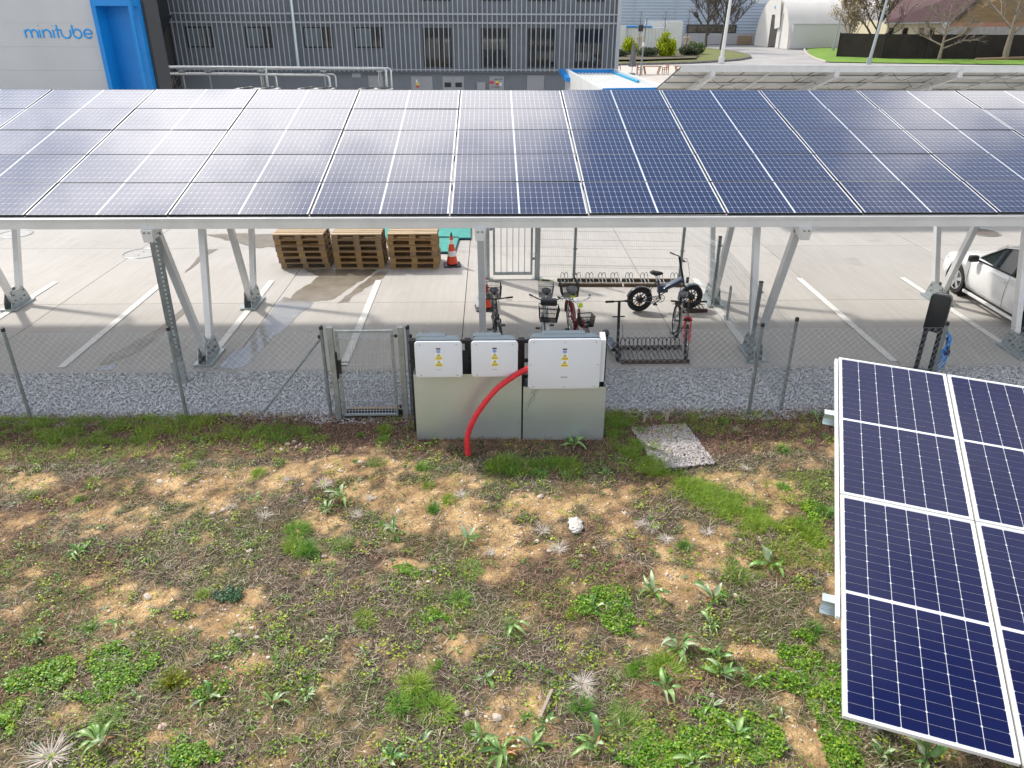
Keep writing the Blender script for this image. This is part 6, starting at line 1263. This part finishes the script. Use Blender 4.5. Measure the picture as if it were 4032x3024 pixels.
# ------------------------------------------------------------------ white flat-roofed kiosk with blue trim
M['kiosk'] = mat('white_sandwich_panel', (0.62, 0.635, 0.63), 0.5, var=0.04, vscale=1)
kz = thing('flat_roof_kiosk', 'white flat-roofed annex with blue roof trim before the office block', 'kiosk', (0, 0, 0))
K = [(4.43, 47.73), (4.87, 35.44), (7.90, 35.9), (7.22, 47.8)]
def wallq(a, b, z0_, z1_, th=0.12, name='wall', m_=None): MB().bar((a[0], a[1], (z0_ + z1_) / 2), (b[0], b[1], (z0_ + z1_) / 2), th, z1_ - z0_).build(name, m_ or M['kiosk'], kz)
for a, b in zip(K, K[1:] + K[:1]): wallq(a, b, 0, 2.62)
MB().add([(x, y, 2.40) for x, y in K], [(0, 1, 2, 3)]).build('roof', M['kiosk'], kz)
for k in range(14): u = (k + 0.5) / 14; a = (K[0][0] + (K[3][0] - K[0][0]) * u, K[0][1]); b = (K[1][0] + (K[2][0] - K[1][0]) * u, 35.7); MB().bar((a[0], a[1], 2.42), (b[0], b[1], 2.42), 0.04, 0.03).build('roof_rib', M['kiosk'], kz)
MB().bar((4.5, 47.55, 2.50), (7.15, 47.62, 2.50), 0.14, 0.20).build('trim', M['brand_blue'], kz); MB().bar((7.05, 47.5, 2.47), (7.45, 41.0, 2.47), 0.12, 0.10).build('trim', mat('sky_blue_trim', (0.02, 0.36, 0.62), 0.4, var=0.05), kz); MB().bar((4.15, 47.9, 2.5), (4.36, 45.5, 2.2), 0.3, 0.22).build('canopy', M['brand_blue'], kz)
MB().bar((4.9, 35.32, 2.60), (7.9, 35.78, 2.60), 0.06, 0.10).build('trim', M['brand_blue'], kz)
for yk in (38.5, 41.5, 44.5): MB().bx((4.87 - (yk - 35.44) * 0.0358 - 0.066, yk - 0.006, 0.1), (4.87 - (yk - 35.44) * 0.0358 - 0.060, yk + 0.006, 2.55)).build('panel_seam', M['slat'], kz)
MB().bx((6.5, 35.45, 1.3), (6.8, 35.62, 2.2)).build('window', M['frame_dark'], kz)
# ------------------------------------------------------------------ far background, on the same level ground
M['pave'] = mat('pale_terrace_paving', (0.50, 0.46, 0.41), 0.85, var=0.08, vscale=0.8); M['road'] = mat('worn_grey_road', (0.30, 0.29, 0.285), 0.9, col2=(0.40, 0.385, 0.375), vscale=0.25)
M['lawn_dull'] = mat('dull_spring_lawn', (0.12, 0.14, 0.035), 0.95, col2=(0.17, 0.18, 0.055), vscale=0.9, bump=0.5, bscale=6); M['lawn_fresh'] = mat('fresh_lawn', (0.10, 0.22, 0.02), 0.95, col2=(0.17, 0.28, 0.03), vscale=0.7, bump=0.5, bscale=6)
M['bedsoil'] = mat('planting_bed_soil', (0.075, 0.058, 0.04), 0.95, col2=(0.13, 0.11, 0.065), vscale=1.5, bump=0.5, bscale=6)
def sheet(name, P, z, m_): return struct(MB().add([(x, y, z) for x, y in P], [tuple(range(len(P)))]).build(name, m_))
sheet('road', [(8, 60), (140, 60), (140, 175), (8, 175)], -0.045, M['road'])
sheet('terrace_paving', [(8, 64), (30, 64), (27, 93), (8, 93)], -0.03, M['pave'])
# oval island of lawn with a stone edging
el = [(8 + 0, 94.0)] + [(15, 94.2), (20, 95.5), (24, 97.2), (28, 100), (31.5, 103.5), (34.3, 108), (36, 114), (36.6, 121), (36.2, 128), (35, 134), (33, 138), (29, 140), (22, 140), (14, 139), (8, 138)]
def lawn_mound(name, P, hgt, m_):
    c = (sum(p[0] for p in P) / len(P), sum(p[1] for p in P) / len(P)); rings = [(1.0, 0.0), (0.97, 0.35), (0.8, 0.8), (0.5, 1.0)]; vs = []; n = len(P)
    for k, h in rings: vs += [(c[0] + (x - c[0]) * k, c[1] + (y - c[1]) * k, 0.05 + hgt * h) for x, y in P]
    fs = [(r * n + i, r * n + (i + 1) % n, (r + 1) * n + (i + 1) % n, (r + 1) * n + i) for r in range(3) for i in range(n)] + [tuple(3 * n + i for i in range(n))]
    return struct(MB().add(vs, fs).build(name, m_, smooth=60))
lawn_mound('lawn', el, 0.35, M['lawn_dull'])
kb2 = struct(MB().tube([(x, y, 0.06) for x, y in el[1:-3]], 0.16, 6).build('lawn_kerb', mat('rough_stone_edging', (0.16, 0.15, 0.14), 0.9, var=0.3, vscale=2)))
sheet('planting_bed', [(10, 95.5), (18, 96.6), (25, 100), (27, 106), (26, 113), (18, 116), (10, 115)], 0.44, M['bedsoil'])
fl = [(41.4, 99.5), (80, 92), (80, 106), (60, 112), (55, 128), (56, 141), (53, 138), (46, 118), (42.5, 106)]
lawn_mound('lawn', fl, 0.25, M['lawn_fresh'])
struct(MB().tube([(x, y, 0.05) for x, y in [(55.5, 141), (52.6, 138), (45.6, 118), (42.2, 106), (41.0, 99.5)]], 0.15, 6).build('lawn_kerb', mat('pale_kerb', (0.42, 0.39, 0.34), 0.9, var=0.1)))
# the hall
hall = thing('industrial_hall', 'pale blue-grey corrugated hall wall behind the yard', 'building', (0, 152, 0))
M['corr'] = mat('blue_grey_corrugated_sheet', (0.40, 0.47, 0.55), 0.5, 0.2, var=0.04, vscale=0.3); vs, fs = [], []; zz = np.arange(1.9, 18, 0.25)
for i, z in enumerate(zz): o_ = 0.0 if i % 2 else -0.06; vs += [(10, o_, z), (90, o_, z)]
fs = [(2 * i, 2 * i + 1, 2 * i + 3, 2 * i + 2) for i in range(len(zz) - 1)]
MB().add(vs, fs).build('corrugated_wall', M['corr'], hall); MB().bx((10, 0.08, 0), (90, 30, 17.9)).build('core', M['corr'], hall); MB().bx((10, -0.25, 0), (90, 0.05, 1.85)).build('plinth', mat('pale_concrete_plinth', (0.40, 0.41, 0.41), 0.8, var=0.06, vscale=0.5), hall)
for x in (26, 33.5, 37.5): MB().bx((x - 0.06, -0.14, 1.9), (x + 0.06, -0.062, 17.9)).build('seam_cover', M['slat'], hall)
MB().bx((33.4, -0.16, 1.9), (33.6, -0.10, 17.9)).build('downpipe', M['slat'], hall)
wd = MB().bx((35.8, -0.30, 1.9), (44.9, -0.10, 3.25)).build('window_band', M['frame_dark'], hall)
for k in range(5): MB().bx((36.1 + 1.75 * k, -0.33, 2.05), (37.6 + 1.75 * k, -0.305, 3.1)).build('pane', mat('hall_pane', (0.10, 0.09, 0.075), 0.15, coat=1, var=0.5, vscale=0.8) if k == 0 else bpy.data.materials['hall_pane'], wd)
MB().bx((17, -0.4, 0.6), (22, -0.26, 3.6)).build('gate_opening', M['frame_dark'], hall)
cu = bpy.data.curves.new('hall_letters', 'FONT'); cu.body = 'CZ'; cu.size = 8.6; cu.extrude = 0.03; cu.space_character = 1.05; cu.materials.append(mat('pale_sign_white', (0.62, 0.68, 0.73), 0.5, var=0.02)); text_mesh('hall_letters', cu, hall, (45.4, -0.12, 6.75))
cr_ = thing('timber_crate', 'dark timber crate standing against the hall plinth', 'crate', (46.0, 149.5, 0)); 
for k in range(4): MB().bx((-1.2, -0.5, 0.1 + 0.36 * k), (1.2, 0.5, 0.38 + 0.36 * k)).build('board', M['wood2'], cr_)
for x in (-1.0, 0, 1.0): MB().bx((x - 0.08, -0.56, 0), (x + 0.08, -0.5, 1.55)).build('post', M['wood2'], cr_)
# white site container with a blue edge
sh = thing('white_container', 'white site container and taller white screen behind the shrubs', 'container', (0, 121, 0))
MB().bx((19.6, 0, 0.3), (25.6, 3, 3.35)).build('body', M['kiosk'], sh, bevel=0.03); MB().bx((19.4, -0.2, 3.36), (23.4, 3.1, 3.55)).build('blue_edge', M['brand_blue'], sh); MB().bx((22.6, 1.0, 3.0), (28.0, 1.3, 4.25)).build('screen', M['kiosk'], sh); MB().bx((25.62, 0.6, 0.3), (28.1, 1.0, 4.2)).build('end_wall', M['kiosk'], sh, bevel=0.03)
for k in range(11): MB().bx((20.0 + 0.5 * k, -0.03, 0.4), (20.06 + 0.5 * k, -0.002, 3.25)).build('rib', M['pale_panel'], sh)
MB().bx((17.9, -0.6, 0.3), (19.6, 0.4, 3.6)).build('side_screen', M['kiosk'], sh)
# arched storage tent: front arch faces the road, body runs away from it
M['canvas'] = mat('white_tent_canvas', (0.74, 0.72, 0.68), 0.6, var=0.04, vscale=0.5, trans=0.12)
tt = thing('arched_tent', 'white arched storage tent with an open flap beside the road', 'tent', (47.6, 140.3, 0), R(4))
def archp(x, rr=7.0, h=7.7, n=22): return [(x, -rr * math.cos(math.pi * k / n) * (1.0 if True else 1), h * math.sin(math.pi * k / n) ** 0.85) for k in range(n + 1)]
vs, fs = [], []; XS_ = [0, 3, 6, 9, 12, 15, 18, 21, 24, 27]
for i, x in enumerate(XS_): vs += archp(x, 7.0 - (0.06 if i % 2 else 0), 7.7 - (0.08 if i % 2 else 0))
fs = [(i * 23 + k, i * 23 + k + 1, (i + 1) * 23 + k + 1, (i + 1) * 23 + k) for i in range(len(XS_) - 1) for k in range(22)]
MB().add(vs, fs).build('canopy', M['canvas'], tt, smooth=60)
ap = archp(0.0)
def front(ya, yb, z0_, name):
    P = [(y, z) for _, y, z in ap if ya < y < yb]; zi = lambda y: float(np.interp(y, [p[1] for p in ap], [p[2] for p in ap]))
    P = [(ya, z0_ if z0_ is not None else 0), (ya, zi(ya))] + P + [(yb, zi(yb)), (yb, z0_ if z0_ is not None else 0)]
    MB().add([(0.02, y, z) for y, z in P], [tuple(range(len(P)))]).build(name, M['canvas'], tt)
front(-6.98, -2.2, None, 'front_wall'); front(-2.2, 0.9, 5.0, 'front_wall'); front(0.9, 6.98, None, 'front_wall')
MB().bar((-0.25, -2.6, 3.0), (-0.35, -2.0, 7.2), 2.0, 0.08, (1, 0, 0)).build('raised_flap', M['canvas'], tt); MB().bx((-0.1, -3.9, 0), (0.0, -3.6, 5.2)).build('zip_strip', M['slat'], tt)
for y in (-0.7, -0.1): MB().lathe([(0.22, 0), (0.22, 0.02), (0, 0.02)], 14, (-0.03, y, 6.1), (-1, 0, 0)).build('blue_mark', M['sign_blue'], tt)
for z in (1.5, 3.2): MB().cyl((2.0, -2.2, z), (2.0, 1.2, z), 0.06, 6).build('inner_tube', M['galv'], tt)
MB().bx((0.5, -7.1, 0.1), (27, -6.9, 3.6)).build('side_sheet', mat('grey_side_sheet', (0.55, 0.56, 0.56), 0.6, var=0.04), tt); MB().bx((0.5, -7.16, 0.05), (27, -7.1, 0.2)).build('bottom_rail', M['slat'], tt); MB().bx((0.5, -7.16, 3.55), (12, -7.0, 3.75)).build('roll_bar', M['slat'], tt)
gh = thing('greenhouse_frame', 'bare arched greenhouse frame rising behind the tent', 'greenhouse', (52, 158, 0))
for k in range(8): MB().tube([(k * 3.2 + 1.6 * (1 - math.cos(math.pi * j / 12)), 0, 5.5 + 2.6 * math.sin(math.pi * j / 12)) for j in range(13)], 0.09, 6).build('hoop', M['white_alu'], gh)
MB().bx((0, 0.5, 0), (28, 1, 6.2)).build('base_wall', M['plinth'], gh)
for z in (6.4, 7.0): MB().cyl((0, 0, z), (28, 0, z), 0.06, 6).build('tie_rail', M['white_alu'], gh)
# brown-roofed house behind a black screen fence
M['roof_brown'] = mat('red_brown_roof_sheet', (0.15, 0.085, 0.085), 0.6, var=0.12, vscale=0.6); M['cream'] = mat('cream_render', (0.58, 0.50, 0.37), 0.85, var=0.05)
hs = thing('brown_roof_house', 'cream house with a red-brown roof and timber gable behind the black fence', 'house', (66.5, 121.0, 0), 0)
# eaves wall facing the camera, gable wall to the right
EV, RZ = 4.2, 10.5
MB().bx((-8.4, 0.3, 0), (-0.3, 14, EV)).build('eaves_wall', M['cream'], hs)
MB().add([(-9.2, -0.3, EV - 0.15), (0.3, -1.0, EV + 0.05), (9.5, 3.5, RZ), (-4.0, 7.5, RZ)], [(0, 1, 2, 3)]).build('roof', M['roof_brown'], hs)
MB().add([(-9.2, -0.3, EV - 0.28), (0.3, -1.0, EV - 0.08), (0.3, -1.0, EV + 0.05), (-9.2, -0.3, EV - 0.15)], [(0, 1, 2, 3)]).build('gutter', M['slat'], hs)
MB().bar((0.35, -1.02, EV + 0.0), (9.6, 3.45, RZ), 0.12, 0.5).build('verge_board', mat('dark_brown_verge', (0.06, 0.04, 0.035), 0.7, var=0.1), hs)
MB().add([(0.3, -0.6, EV - 0.1), (0.3, -0.6, 3.6), (17, 2.0, 3.6), (17, 2.0, RZ + 2), (9.5, 3.0, RZ)], [(0, 1, 2, 3, 4)]).build('timber_gable', mat('ochre_timber_boarding', (0.22, 0.145, 0.07), 0.8, var=0.2, vscale=1.2, stretch=(0.3, 1, 4)), hs)
MB().add([(0.2, -0.7, 3.6), (17, 1.9, 3.6), (17, 1.9, 4.2), (0.2, -0.7, 4.2)], [(0, 1, 2, 3)]).build('orange_band', mat('terracotta_band', (0.33, 0.17, 0.10), 0.8, var=0.15), hs)
MB().add([(0.2, -0.72, 0), (17, 1.85, 0), (17, 1.85, 3.6), (0.2, -0.72, 3.6)], [(0, 1, 2, 3)]).build('stone_wall', mat('grey_stone_wall', (0.26, 0.25, 0.23), 0.9, col2=(0.38, 0.36, 0.33), vscale=1.5, bump=0.4, bscale=3), hs)
for x in (-7.7, -5.6, -3.2, -1.6): w = MB().bx((x - 0.40, 0.22, 2.3), (x + 0.40, 0.31, 3.45)).build('window', mat('brown_window', (0.09, 0.065, 0.05), 0.4, var=0.2) if x == -7.7 else bpy.data.materials['brown_window'], hs); MB().bx((x - 0.30, 0.20, 2.4), (x + 0.30, 0.218, 3.35)).build('pane', M['pane'], w)
bf = thing('screen_fence', 'tall black mesh screen fence before the brown-roofed house', 'fence', (0, 0, 0))
FP = [(45.5, 107.5), (49.5, 103.5), (55, 103.0), (61, 102.5), (67, 102.0), (74, 101.5), (82, 101)]
M['screen'] = mat('black_screen_net', (0.018, 0.015, 0.013), 0.9, col2=(0.035, 0.026, 0.02), vscale=0.8, bump=0.3, bscale=3)
for a, b in zip(FP, FP[1:]): MB().bar((a[0], a[1], 1.55), (b[0], b[1], 1.55), 0.06, 3.0).build('screen_panel', M['screen'], bf)
for x, y in FP: MB().cyl((x, y - 0.1, 0), (x, y - 0.1, 3.15), 0.06, 8).build('post', M['black_metal'], bf)
for k in range(16): x = 49.5 + 2 * k; MB().cyl((x, 103.4 - (x - 49.5) * 0.075, 0), (x, 103.4 - (x - 49.5) * 0.075, 3.1), 0.035, 6).build('post', M['black_metal'], bf)
lg = MB().cyl((60, 100.4, 0.32), (66.5, 101.0, 0.5), 0.16, 8).build('felled_log', M['wood2']); tag(lg, 'pale felled log lying on the lawn before the black fence', 'log')
# ---- lamp posts, flood pole, sign pole
def lamp(label, x, y, h, r, lean=0.0, m_=None):
    t = thing('lamp_post', label, 'lamp post', (x, y, 0), 0, 'lamp posts in the yard'); MB().tube([(0, 0, 0), (lean * 0.5, 0, h / 2), (lean, 0, h)], [r, r * 0.8, r * 0.55], 10).build('pole', m_ or M['galv'], t, smooth=50)
    MB().cyl((0, 0, 0), (0, 0, 0.7), r * 1.5, 10).build('base', m_ or M['galv'], t); MB().bar((lean, 0, h), (lean, -1.2, h + 0.15), 0.3, 0.12).build('lamp_head', M['slat'], t, bevel=0.03)
lamp('pale tapered lamp post on the lawn edge before the hall', 27.5, 97.4, 9.5, 0.24, 0.35, M['white_alu']); lamp('slim grey lamp post beside the tent', 51.9, 124.2, 9.5, 0.16, 0.6); lamp('leaning grey lamp post before the black fence', 44.95, 96.6, 9.0, 0.2, 0.9)
t = thing('flood_pole', 'grey pole with a black floodlight on the terrace', 'floodlight', (14.35, 78.2, 0)); MB().cyl((0, 0, 0), (0.28, 0, 5.0), 0.07, 10).build('pole', M['galv_dark'], t); MB().box((-0.25, 0, 4.15), (0.45, 0.35, 0.55)).build('lamp', M['black_plastic'], t, bevel=0.05); MB().bx((-0.05, -0.05, 4.2), (0.3, 0.05, 4.3)).build('bracket', M['black_metal'], t); MB().bx((0.0, -0.12, 2.6), (0.18, -0.06, 2.95)).build('control_box', M['sticker'], t)
t = thing('marker_pole', 'short red pole with a white cap at the picture edge', 'marker', (66.0, 98.5, 0)); MB().cyl((0, 0, 0), (0, 0, 1.7), 0.06, 8).build('pole', M['bike_red'], t); MB().bx((-0.14, -0.14, 1.7), (0.14, 0.14, 2.1)).build('cap', M['kiosk'], t)
# ---- closed parasol, tables and chairs
t = thing('closed_parasol', 'folded grey parasol beside the floodlight pole', 'parasol', (13.9, 80.2, 0)); MB().cyl((0, 0, 0), (0, 0, 2.9), 0.04, 8).build('pole', M['slat'], t)
vs, fs = [], []
for i, (z, r) in enumerate(((2.85, 0.04), (2.5, 0.14), (1.8, 0.22), (1.1, 0.28), (0.7, 0.34))):
    for k in range(16): a = 6.283 * k / 16; q = r * (1.15 if k % 2 else 0.75); vs.append((q * math.cos(a), q * math.sin(a), z))
fs = [(i * 16 + k, i * 16 + (k + 1) % 16, (i + 1) * 16 + (k + 1) % 16, (i + 1) * 16 + k) for i in range(4) for k in range(16)]; MB().add(vs, fs).build('canopy', mat('grey_parasol_cloth', (0.17, 0.17, 0.18), 0.8, var=0.1), t); MB().box((0, 0, 0.05), (0.6, 0.6, 0.1)).build('base', M['plinth'], t)
M['garden_wood'] = mat('orange_brown_garden_wood', (0.33, 0.14, 0.05), 0.6, var=0.15, vscale=4)
def table(label, x, y, w):
    t = thing('garden_table', label, 'table', (x, y, 0), 0, 'terrace tables')
    for k in range(5): MB().bx((-w / 2, -0.4 + 0.165 * k, 0.70), (w / 2, -0.25 + 0.165 * k, 0.75)).build('slat', M['garden_wood'], t)
    for s_ in (-1, 1):
        for y_ in (-0.3, 0.3): MB().bar((s_ * (w / 2 - 0.15), y_, 0.7), (s_ * (w / 2 - 0.35), y_, 0.0), 0.08).build('leg', M['garden_wood'], t)
def chair(label, x, y, rz):
    t = thing('garden_chair', label, 'chair', (x, y, 0), rz, 'terrace chairs')
    for k in range(4): MB().bx((-0.25, -0.22 + 0.115 * k, 0.42), (0.25, -0.12 + 0.115 * k, 0.45)).build('seat_slat', M['garden_wood'], t)
    for z in (0.55, 0.70, 0.85): MB().bx((-0.27, 0.22, z), (0.27, 0.25, z + 0.10)).build('back_slat', M['garden_wood'], t)
    for sx in (-1, 1): MB().bx((sx * 0.25 - 0.03, -0.24, 0), (sx * 0.25 + 0.03, -0.18, 0.62)).build('leg', M['garden_wood'], t); MB().bx((sx * 0.25 - 0.03, 0.18, 0), (sx * 0.25 + 0.03, 0.24, 0.95)).build('leg', M['garden_wood'], t); MB().bx((sx * 0.25 - 0.035, -0.24, 0.60), (sx * 0.25 + 0.035, 0.22, 0.64)).build('armrest', M['garden_wood'], t)
table('slatted wooden table in front of the parasol', 15.85, 80.2, 1.9); table('slatted wooden table half hidden by the farther carport', 18.9, 80.4, 1.6)
chair('wooden chair by itself nearest the office corner', 12.9, 82.5, R(80)); chair('wooden chair at the parasol side of the table', 14.6, 80.0, R(90)); chair('wooden armchair between the two tables', 17.2, 80.2, R(-80))
# ---- shrubs, hedge
def leafball(n, C, rad, cols, size, seed, upright=0.0):
    rl = np.random.default_rng(seed); P = rl.normal(0, 1, (n, 3)); P /= np.linalg.norm(P, axis=1)[:, None]; P *= (rl.random((n, 1)) ** 0.45); lum = 0.55 + 0.6 * fbm(P[:, 0] * 2.5 + seed, P[:, 2] * 2.5 + P[:, 1], 3); P = P * (lum[:, None] ** 0.9) * 1.1; P = P * np.array(rad) + np.array(C)
    a = rl.random(n) * 6.283; k = size * (0.6 + 0.8 * rl.random(n)); d = np.stack([np.cos(a) * 0.5, np.sin(a) * 0.5, 0.3 + upright + 0.5 * rl.random(n)], 1); d /= np.linalg.norm(d, axis=1)[:, None]; s_ = np.stack([-np.sin(a), np.cos(a), 0 * a], 1)
    V = np.stack([P, P + d * k[:, None] * 0.5 + s_ * k[:, None] * 0.28, P + d * k[:, None], P + d * k[:, None] * 0.5 - s_ * k[:, None] * 0.28], 1).reshape(-1, 3)
    F = np.arange(4 * n).reshape(n, 4); c = jitter(cols[0], n, 0.3, rl); q = rl.random(n) < 0.4; c[q] = jitter(cols[1], n, 0.25, rl)[q]
    return V, F, np.repeat(c, 4, 0)
def shrub(name, label, x, y, z, rad, cols, size, n, seed, upright=0.6, cat='shrub', grp=None):
    t = thing(name, label, cat, (x, y, z), 0, grp); rr_ = random.Random(seed); parts = []; nb = 9; base = 0
    for q in range(nb):
        a = 2.4 * q; d = 0.62 * math.sqrt(q / nb); hz = rr_.uniform(0.6, 1.15) * (1.1 - 0.5 * d)
        v, f, c = leafball(n // nb, (rad[0] * d * math.cos(a), rad[1] * d * math.sin(a), rad[2] * hz * 0.8), (rad[0] * 0.42, rad[1] * 0.42, rad[2] * hz), cols, size, seed * 10 + q, upright)
        parts.append((v, f + base, c)); base += len(v)
    V, F, C = (np.concatenate([p[k] for p in parts]) for k in range(3)); link('crown', mass_mesh('crown', V, F, M['leaf'], C), t)
    st_ = MB()
    for k in range(5): a = 1.3 * k; st_.cyl((0.1 * math.cos(a), 0.1 * math.sin(a), -0.1), (rad[0] * 0.5 * math.cos(a), rad[1] * 0.5 * math.sin(a), rad[2] * 1.1), 0.03, 5)
    st_.build('stem', M['wood2'], t)
YG = ((0.28, 0.36, 0.01), (0.45, 0.50, 0.02)); DG = ((0.05, 0.075, 0.035), (0.09, 0.11, 0.06))
shrub('laurel_shrub', 'smaller bright yellow-green shrub by the office corner', 18.2, 108, 0.4, (1.3, 1.2, 1.15), YG, 0.30, 1800, 1); shrub('laurel_shrub', 'larger bright yellow-green shrub before the white container', 22.1, 104, 0.4, (1.6, 1.4, 1.35), YG, 0.32, 2600, 2)
shrub('low_shrub', 'grey-green low shrub beside the bright shrub', 25.5, 106, 0.4, (1.8, 1.3, 0.8), DG, 0.22, 2200, 3, 0.2); shrub('low_shrub', 'greener low shrub at the end of the planting bed', 27.3, 110, 0.4, (1.6, 1.5, 0.95), ((0.08, 0.12, 0.03), (0.13, 0.19, 0.05)), 0.24, 2200, 4, 0.2); shrub('low_shrub', 'straggly low shrub between the two bright shrubs', 19.6, 103, 0.4, (1.9, 1.3, 0.6), DG, 0.2, 1800, 5, 0.2); shrub('low_shrub', 'flat grey shrub under the smaller bright shrub', 16.0, 103, 0.4, (1.5, 1.3, 0.5), DG, 0.2, 1500, 6, 0.2)
shrub('hedge', 'dark clipped hedge between the annex and the farther carport', 9.0, 44.0, 0, (1.5, 1.0, 1.05), ((0.02, 0.035, 0.015), (0.035, 0.055, 0.025)), 0.12, 6000, 7, 0.2, 'hedge')
# ---- bare trees
M['bark'] = mat('grey_brown_bark', (0.085, 0.068, 0.058), 0.9, var=0.25, vscale=3); M['bark_pale'] = mat('pale_bark', (0.22, 0.18, 0.14), 0.9, var=0.2, vscale=3)
def tree(label, x, y, h, spread, seed, m_, trunk_h=0.25, n1=9, levels=3, leaf=None, upright=0.6, r0=0.2, grp='bare trees', twig=0.02):
    rt_ = random.Random(seed); t = thing('bare_tree', label, 'tree', (x, y, 0), 0, grp)
    top = Vector((rt_.uniform(-0.2, 0.2), 0, h * 0.85)); fork = h * trunk_h
    MB().tube([(0, 0, -0.1), (top.x * 0.2, 0.05, fork * 0.6), (top.x * 0.4, 0, fork), (top.x * 0.7, 0, h * 0.55), tuple(top)], [r0, r0 * 0.8, r0 * 0.7, r0 * 0.35, 0.03], 8).build('trunk', m_, t, smooth=60)
    cr = MB(); tips = []
    def grow(p, d, L_, r, lv):
        q1 = p + d * L_ * 0.5 + Vector((rt_.uniform(-1, 1), rt_.uniform(-1, 1), rt_.uniform(-0.3, 0.6))) * L_ * 0.06
        q2 = p + d * L_ + Vector((0, 0, L_ * 0.06 * rt_.random())); cr.tube([p, q1, q2], [r, r * 0.7, max(twig * 0.45, r * 0.4)], 4 if lv else 3, caps=False); tips.append(q2)
        if lv == 0: return
        for k in range(rt_.randint(4, 6)):
            u = rt_.uniform(0.3, 1.0); s = p.lerp(q2, u); dd = (d + Vector((rt_.uniform(-1, 1), rt_.uniform(-1, 1), rt_.uniform(-0.35, 0.9))) * 0.75).normalized(); grow(s, dd, L_ * rt_.uniform(0.4, 0.65), max(twig * 0.6, r * 0.5), lv - 1)
    for k in range(n1):
        a = 2.4 * k + rt_.uniform(-0.3, 0.3); u = 0.0 + k / n1; z = fork + (h * 0.8 - fork) * u; d = Vector((math.cos(a) * spread, math.sin(a) * spread, upright + 0.4 * u)).normalized()
        grow(Vector((top.x * z / h, 0, z)), d, h * (0.42 - 0.22 * u), r0 * (0.45 - 0.25 * u), levels - 1)
    cr.build('crown', m_, t)
    if leaf is not None:
        P = np.array([tuple(p) for p in tips]); P = np.repeat(P, leaf[1], 0) + np.random.default_rng(seed).normal(0, 0.25, (len(P) * leaf[1], 3)); P[:, 2] = np.maximum(P[:, 2], 0.3); n = len(P); rl = np.random.default_rng(seed); V, F, C = leaflets(P[:, 0], P[:, 1], P[:, 2], 0.06 + 0.08 * rl.random(n), jitter(leaf[0], n, 0.3), 1.5); link('dry_leaves', mass_mesh('dry_leaves', V, F, M['leaf'], C), t)
tree('bare tree on the lawn nearest the white container', 35.5, 136.0, 9.0, 0.55, 1, M['bark'], 0.2, 11, 4, r0=0.28, twig=0.035); tree('bare dark tree beside the pale lamp post', 34.9, 124.5, 9.5, 0.6, 2, M['bark'], 0.2, 12, 4, r0=0.32, twig=0.035)
tree('bare tree with dry brown leaves beside the black fence', 52.2, 111.5, 10.0, 0.55, 3, M['bark'], 0.12, 13, 4, leaf=((0.30, 0.22, 0.14), 1), r0=0.3, twig=0.03); tree('pale leafy young tree between the tent and the fence', 48.3, 111.0, 8.5, 0.4, 4, M['bark_pale'], 0.12, 11, 4, leaf=((0.48, 0.38, 0.26), 2), r0=0.18, twig=0.03, upright=0.9)
tree('low spreading bare tree before the black fence', 55.3, 100.2, 7.5, 1.2, 5, M['bark_pale'], 0.2, 12, 4, r0=0.24, upright=0.35, twig=0.025); tree('tall bare tree with a pale trunk near the picture edge', 64.0, 101.0, 12.0, 0.9, 6, M['bark_pale'], 0.26, 12, 4, r0=0.42, upright=0.7, twig=0.03)
tree('thin dead sapling between the blue portal and the pipes', -16.75, 42.0, 4.2, 0.35, 7, M['bark_pale'], 0.1, 16, 2, r0=0.05, twig=0.018, grp=None)
for i, (x, y) in enumerate(((20.2, 112.5), (23.6, 112.8), (26.6, 112.0))):
    t = thing('staked_sapling', ('first', 'second', 'third')[i] + ' staked young tree in the planting bed, from the office side', 'tree', (x, y, 0.4), 0, 'staked young trees'); MB().tube([(0, 0, 0), (0.05, 0, 3), (0, 0, 5.2)], [0.05, 0.04, 0.02], 6).build('trunk', M['bark'], t)
    for k in range(4): MB().cyl((0.4 * math.cos(1.57 * k + 0.8), 0.4 * math.sin(1.57 * k + 0.8), 0), (0.32 * math.cos(1.57 * k + 0.8), 0.32 * math.sin(1.57 * k + 0.8), 2.1), 0.05, 6).build('stake', M['wood3'], t)
    MB().bx((-0.4, -0.4, 1.9), (0.4, 0.4, 1.98)).build('stake_frame', M['wood3'], t)
    b_ = MB(); r_ = random.Random(i)
    for k in range(14): z = 2.4 + 0.19 * k; a = 2.4 * k; b_.cyl((0, 0, z), (0.5 * math.cos(a), 0.5 * math.sin(a), z + 0.6), 0.012, 4)
    b_.build('crown', M['bark'], t)
for i, x in enumerate((46.9, 47.8, 48.7)): o = MB().cyl((0, 0, 0), (0, 0, 1.9), 0.07, 6).build('tree_stake', M['wood3']); o.location = (x, 108.6 - i * 0.4, 0.2); tag(o, ('first', 'middle', 'last')[i] + ' of three pale tree stakes on the fresh lawn, from the road', 'stake', 'tree stakes on the fresh lawn')
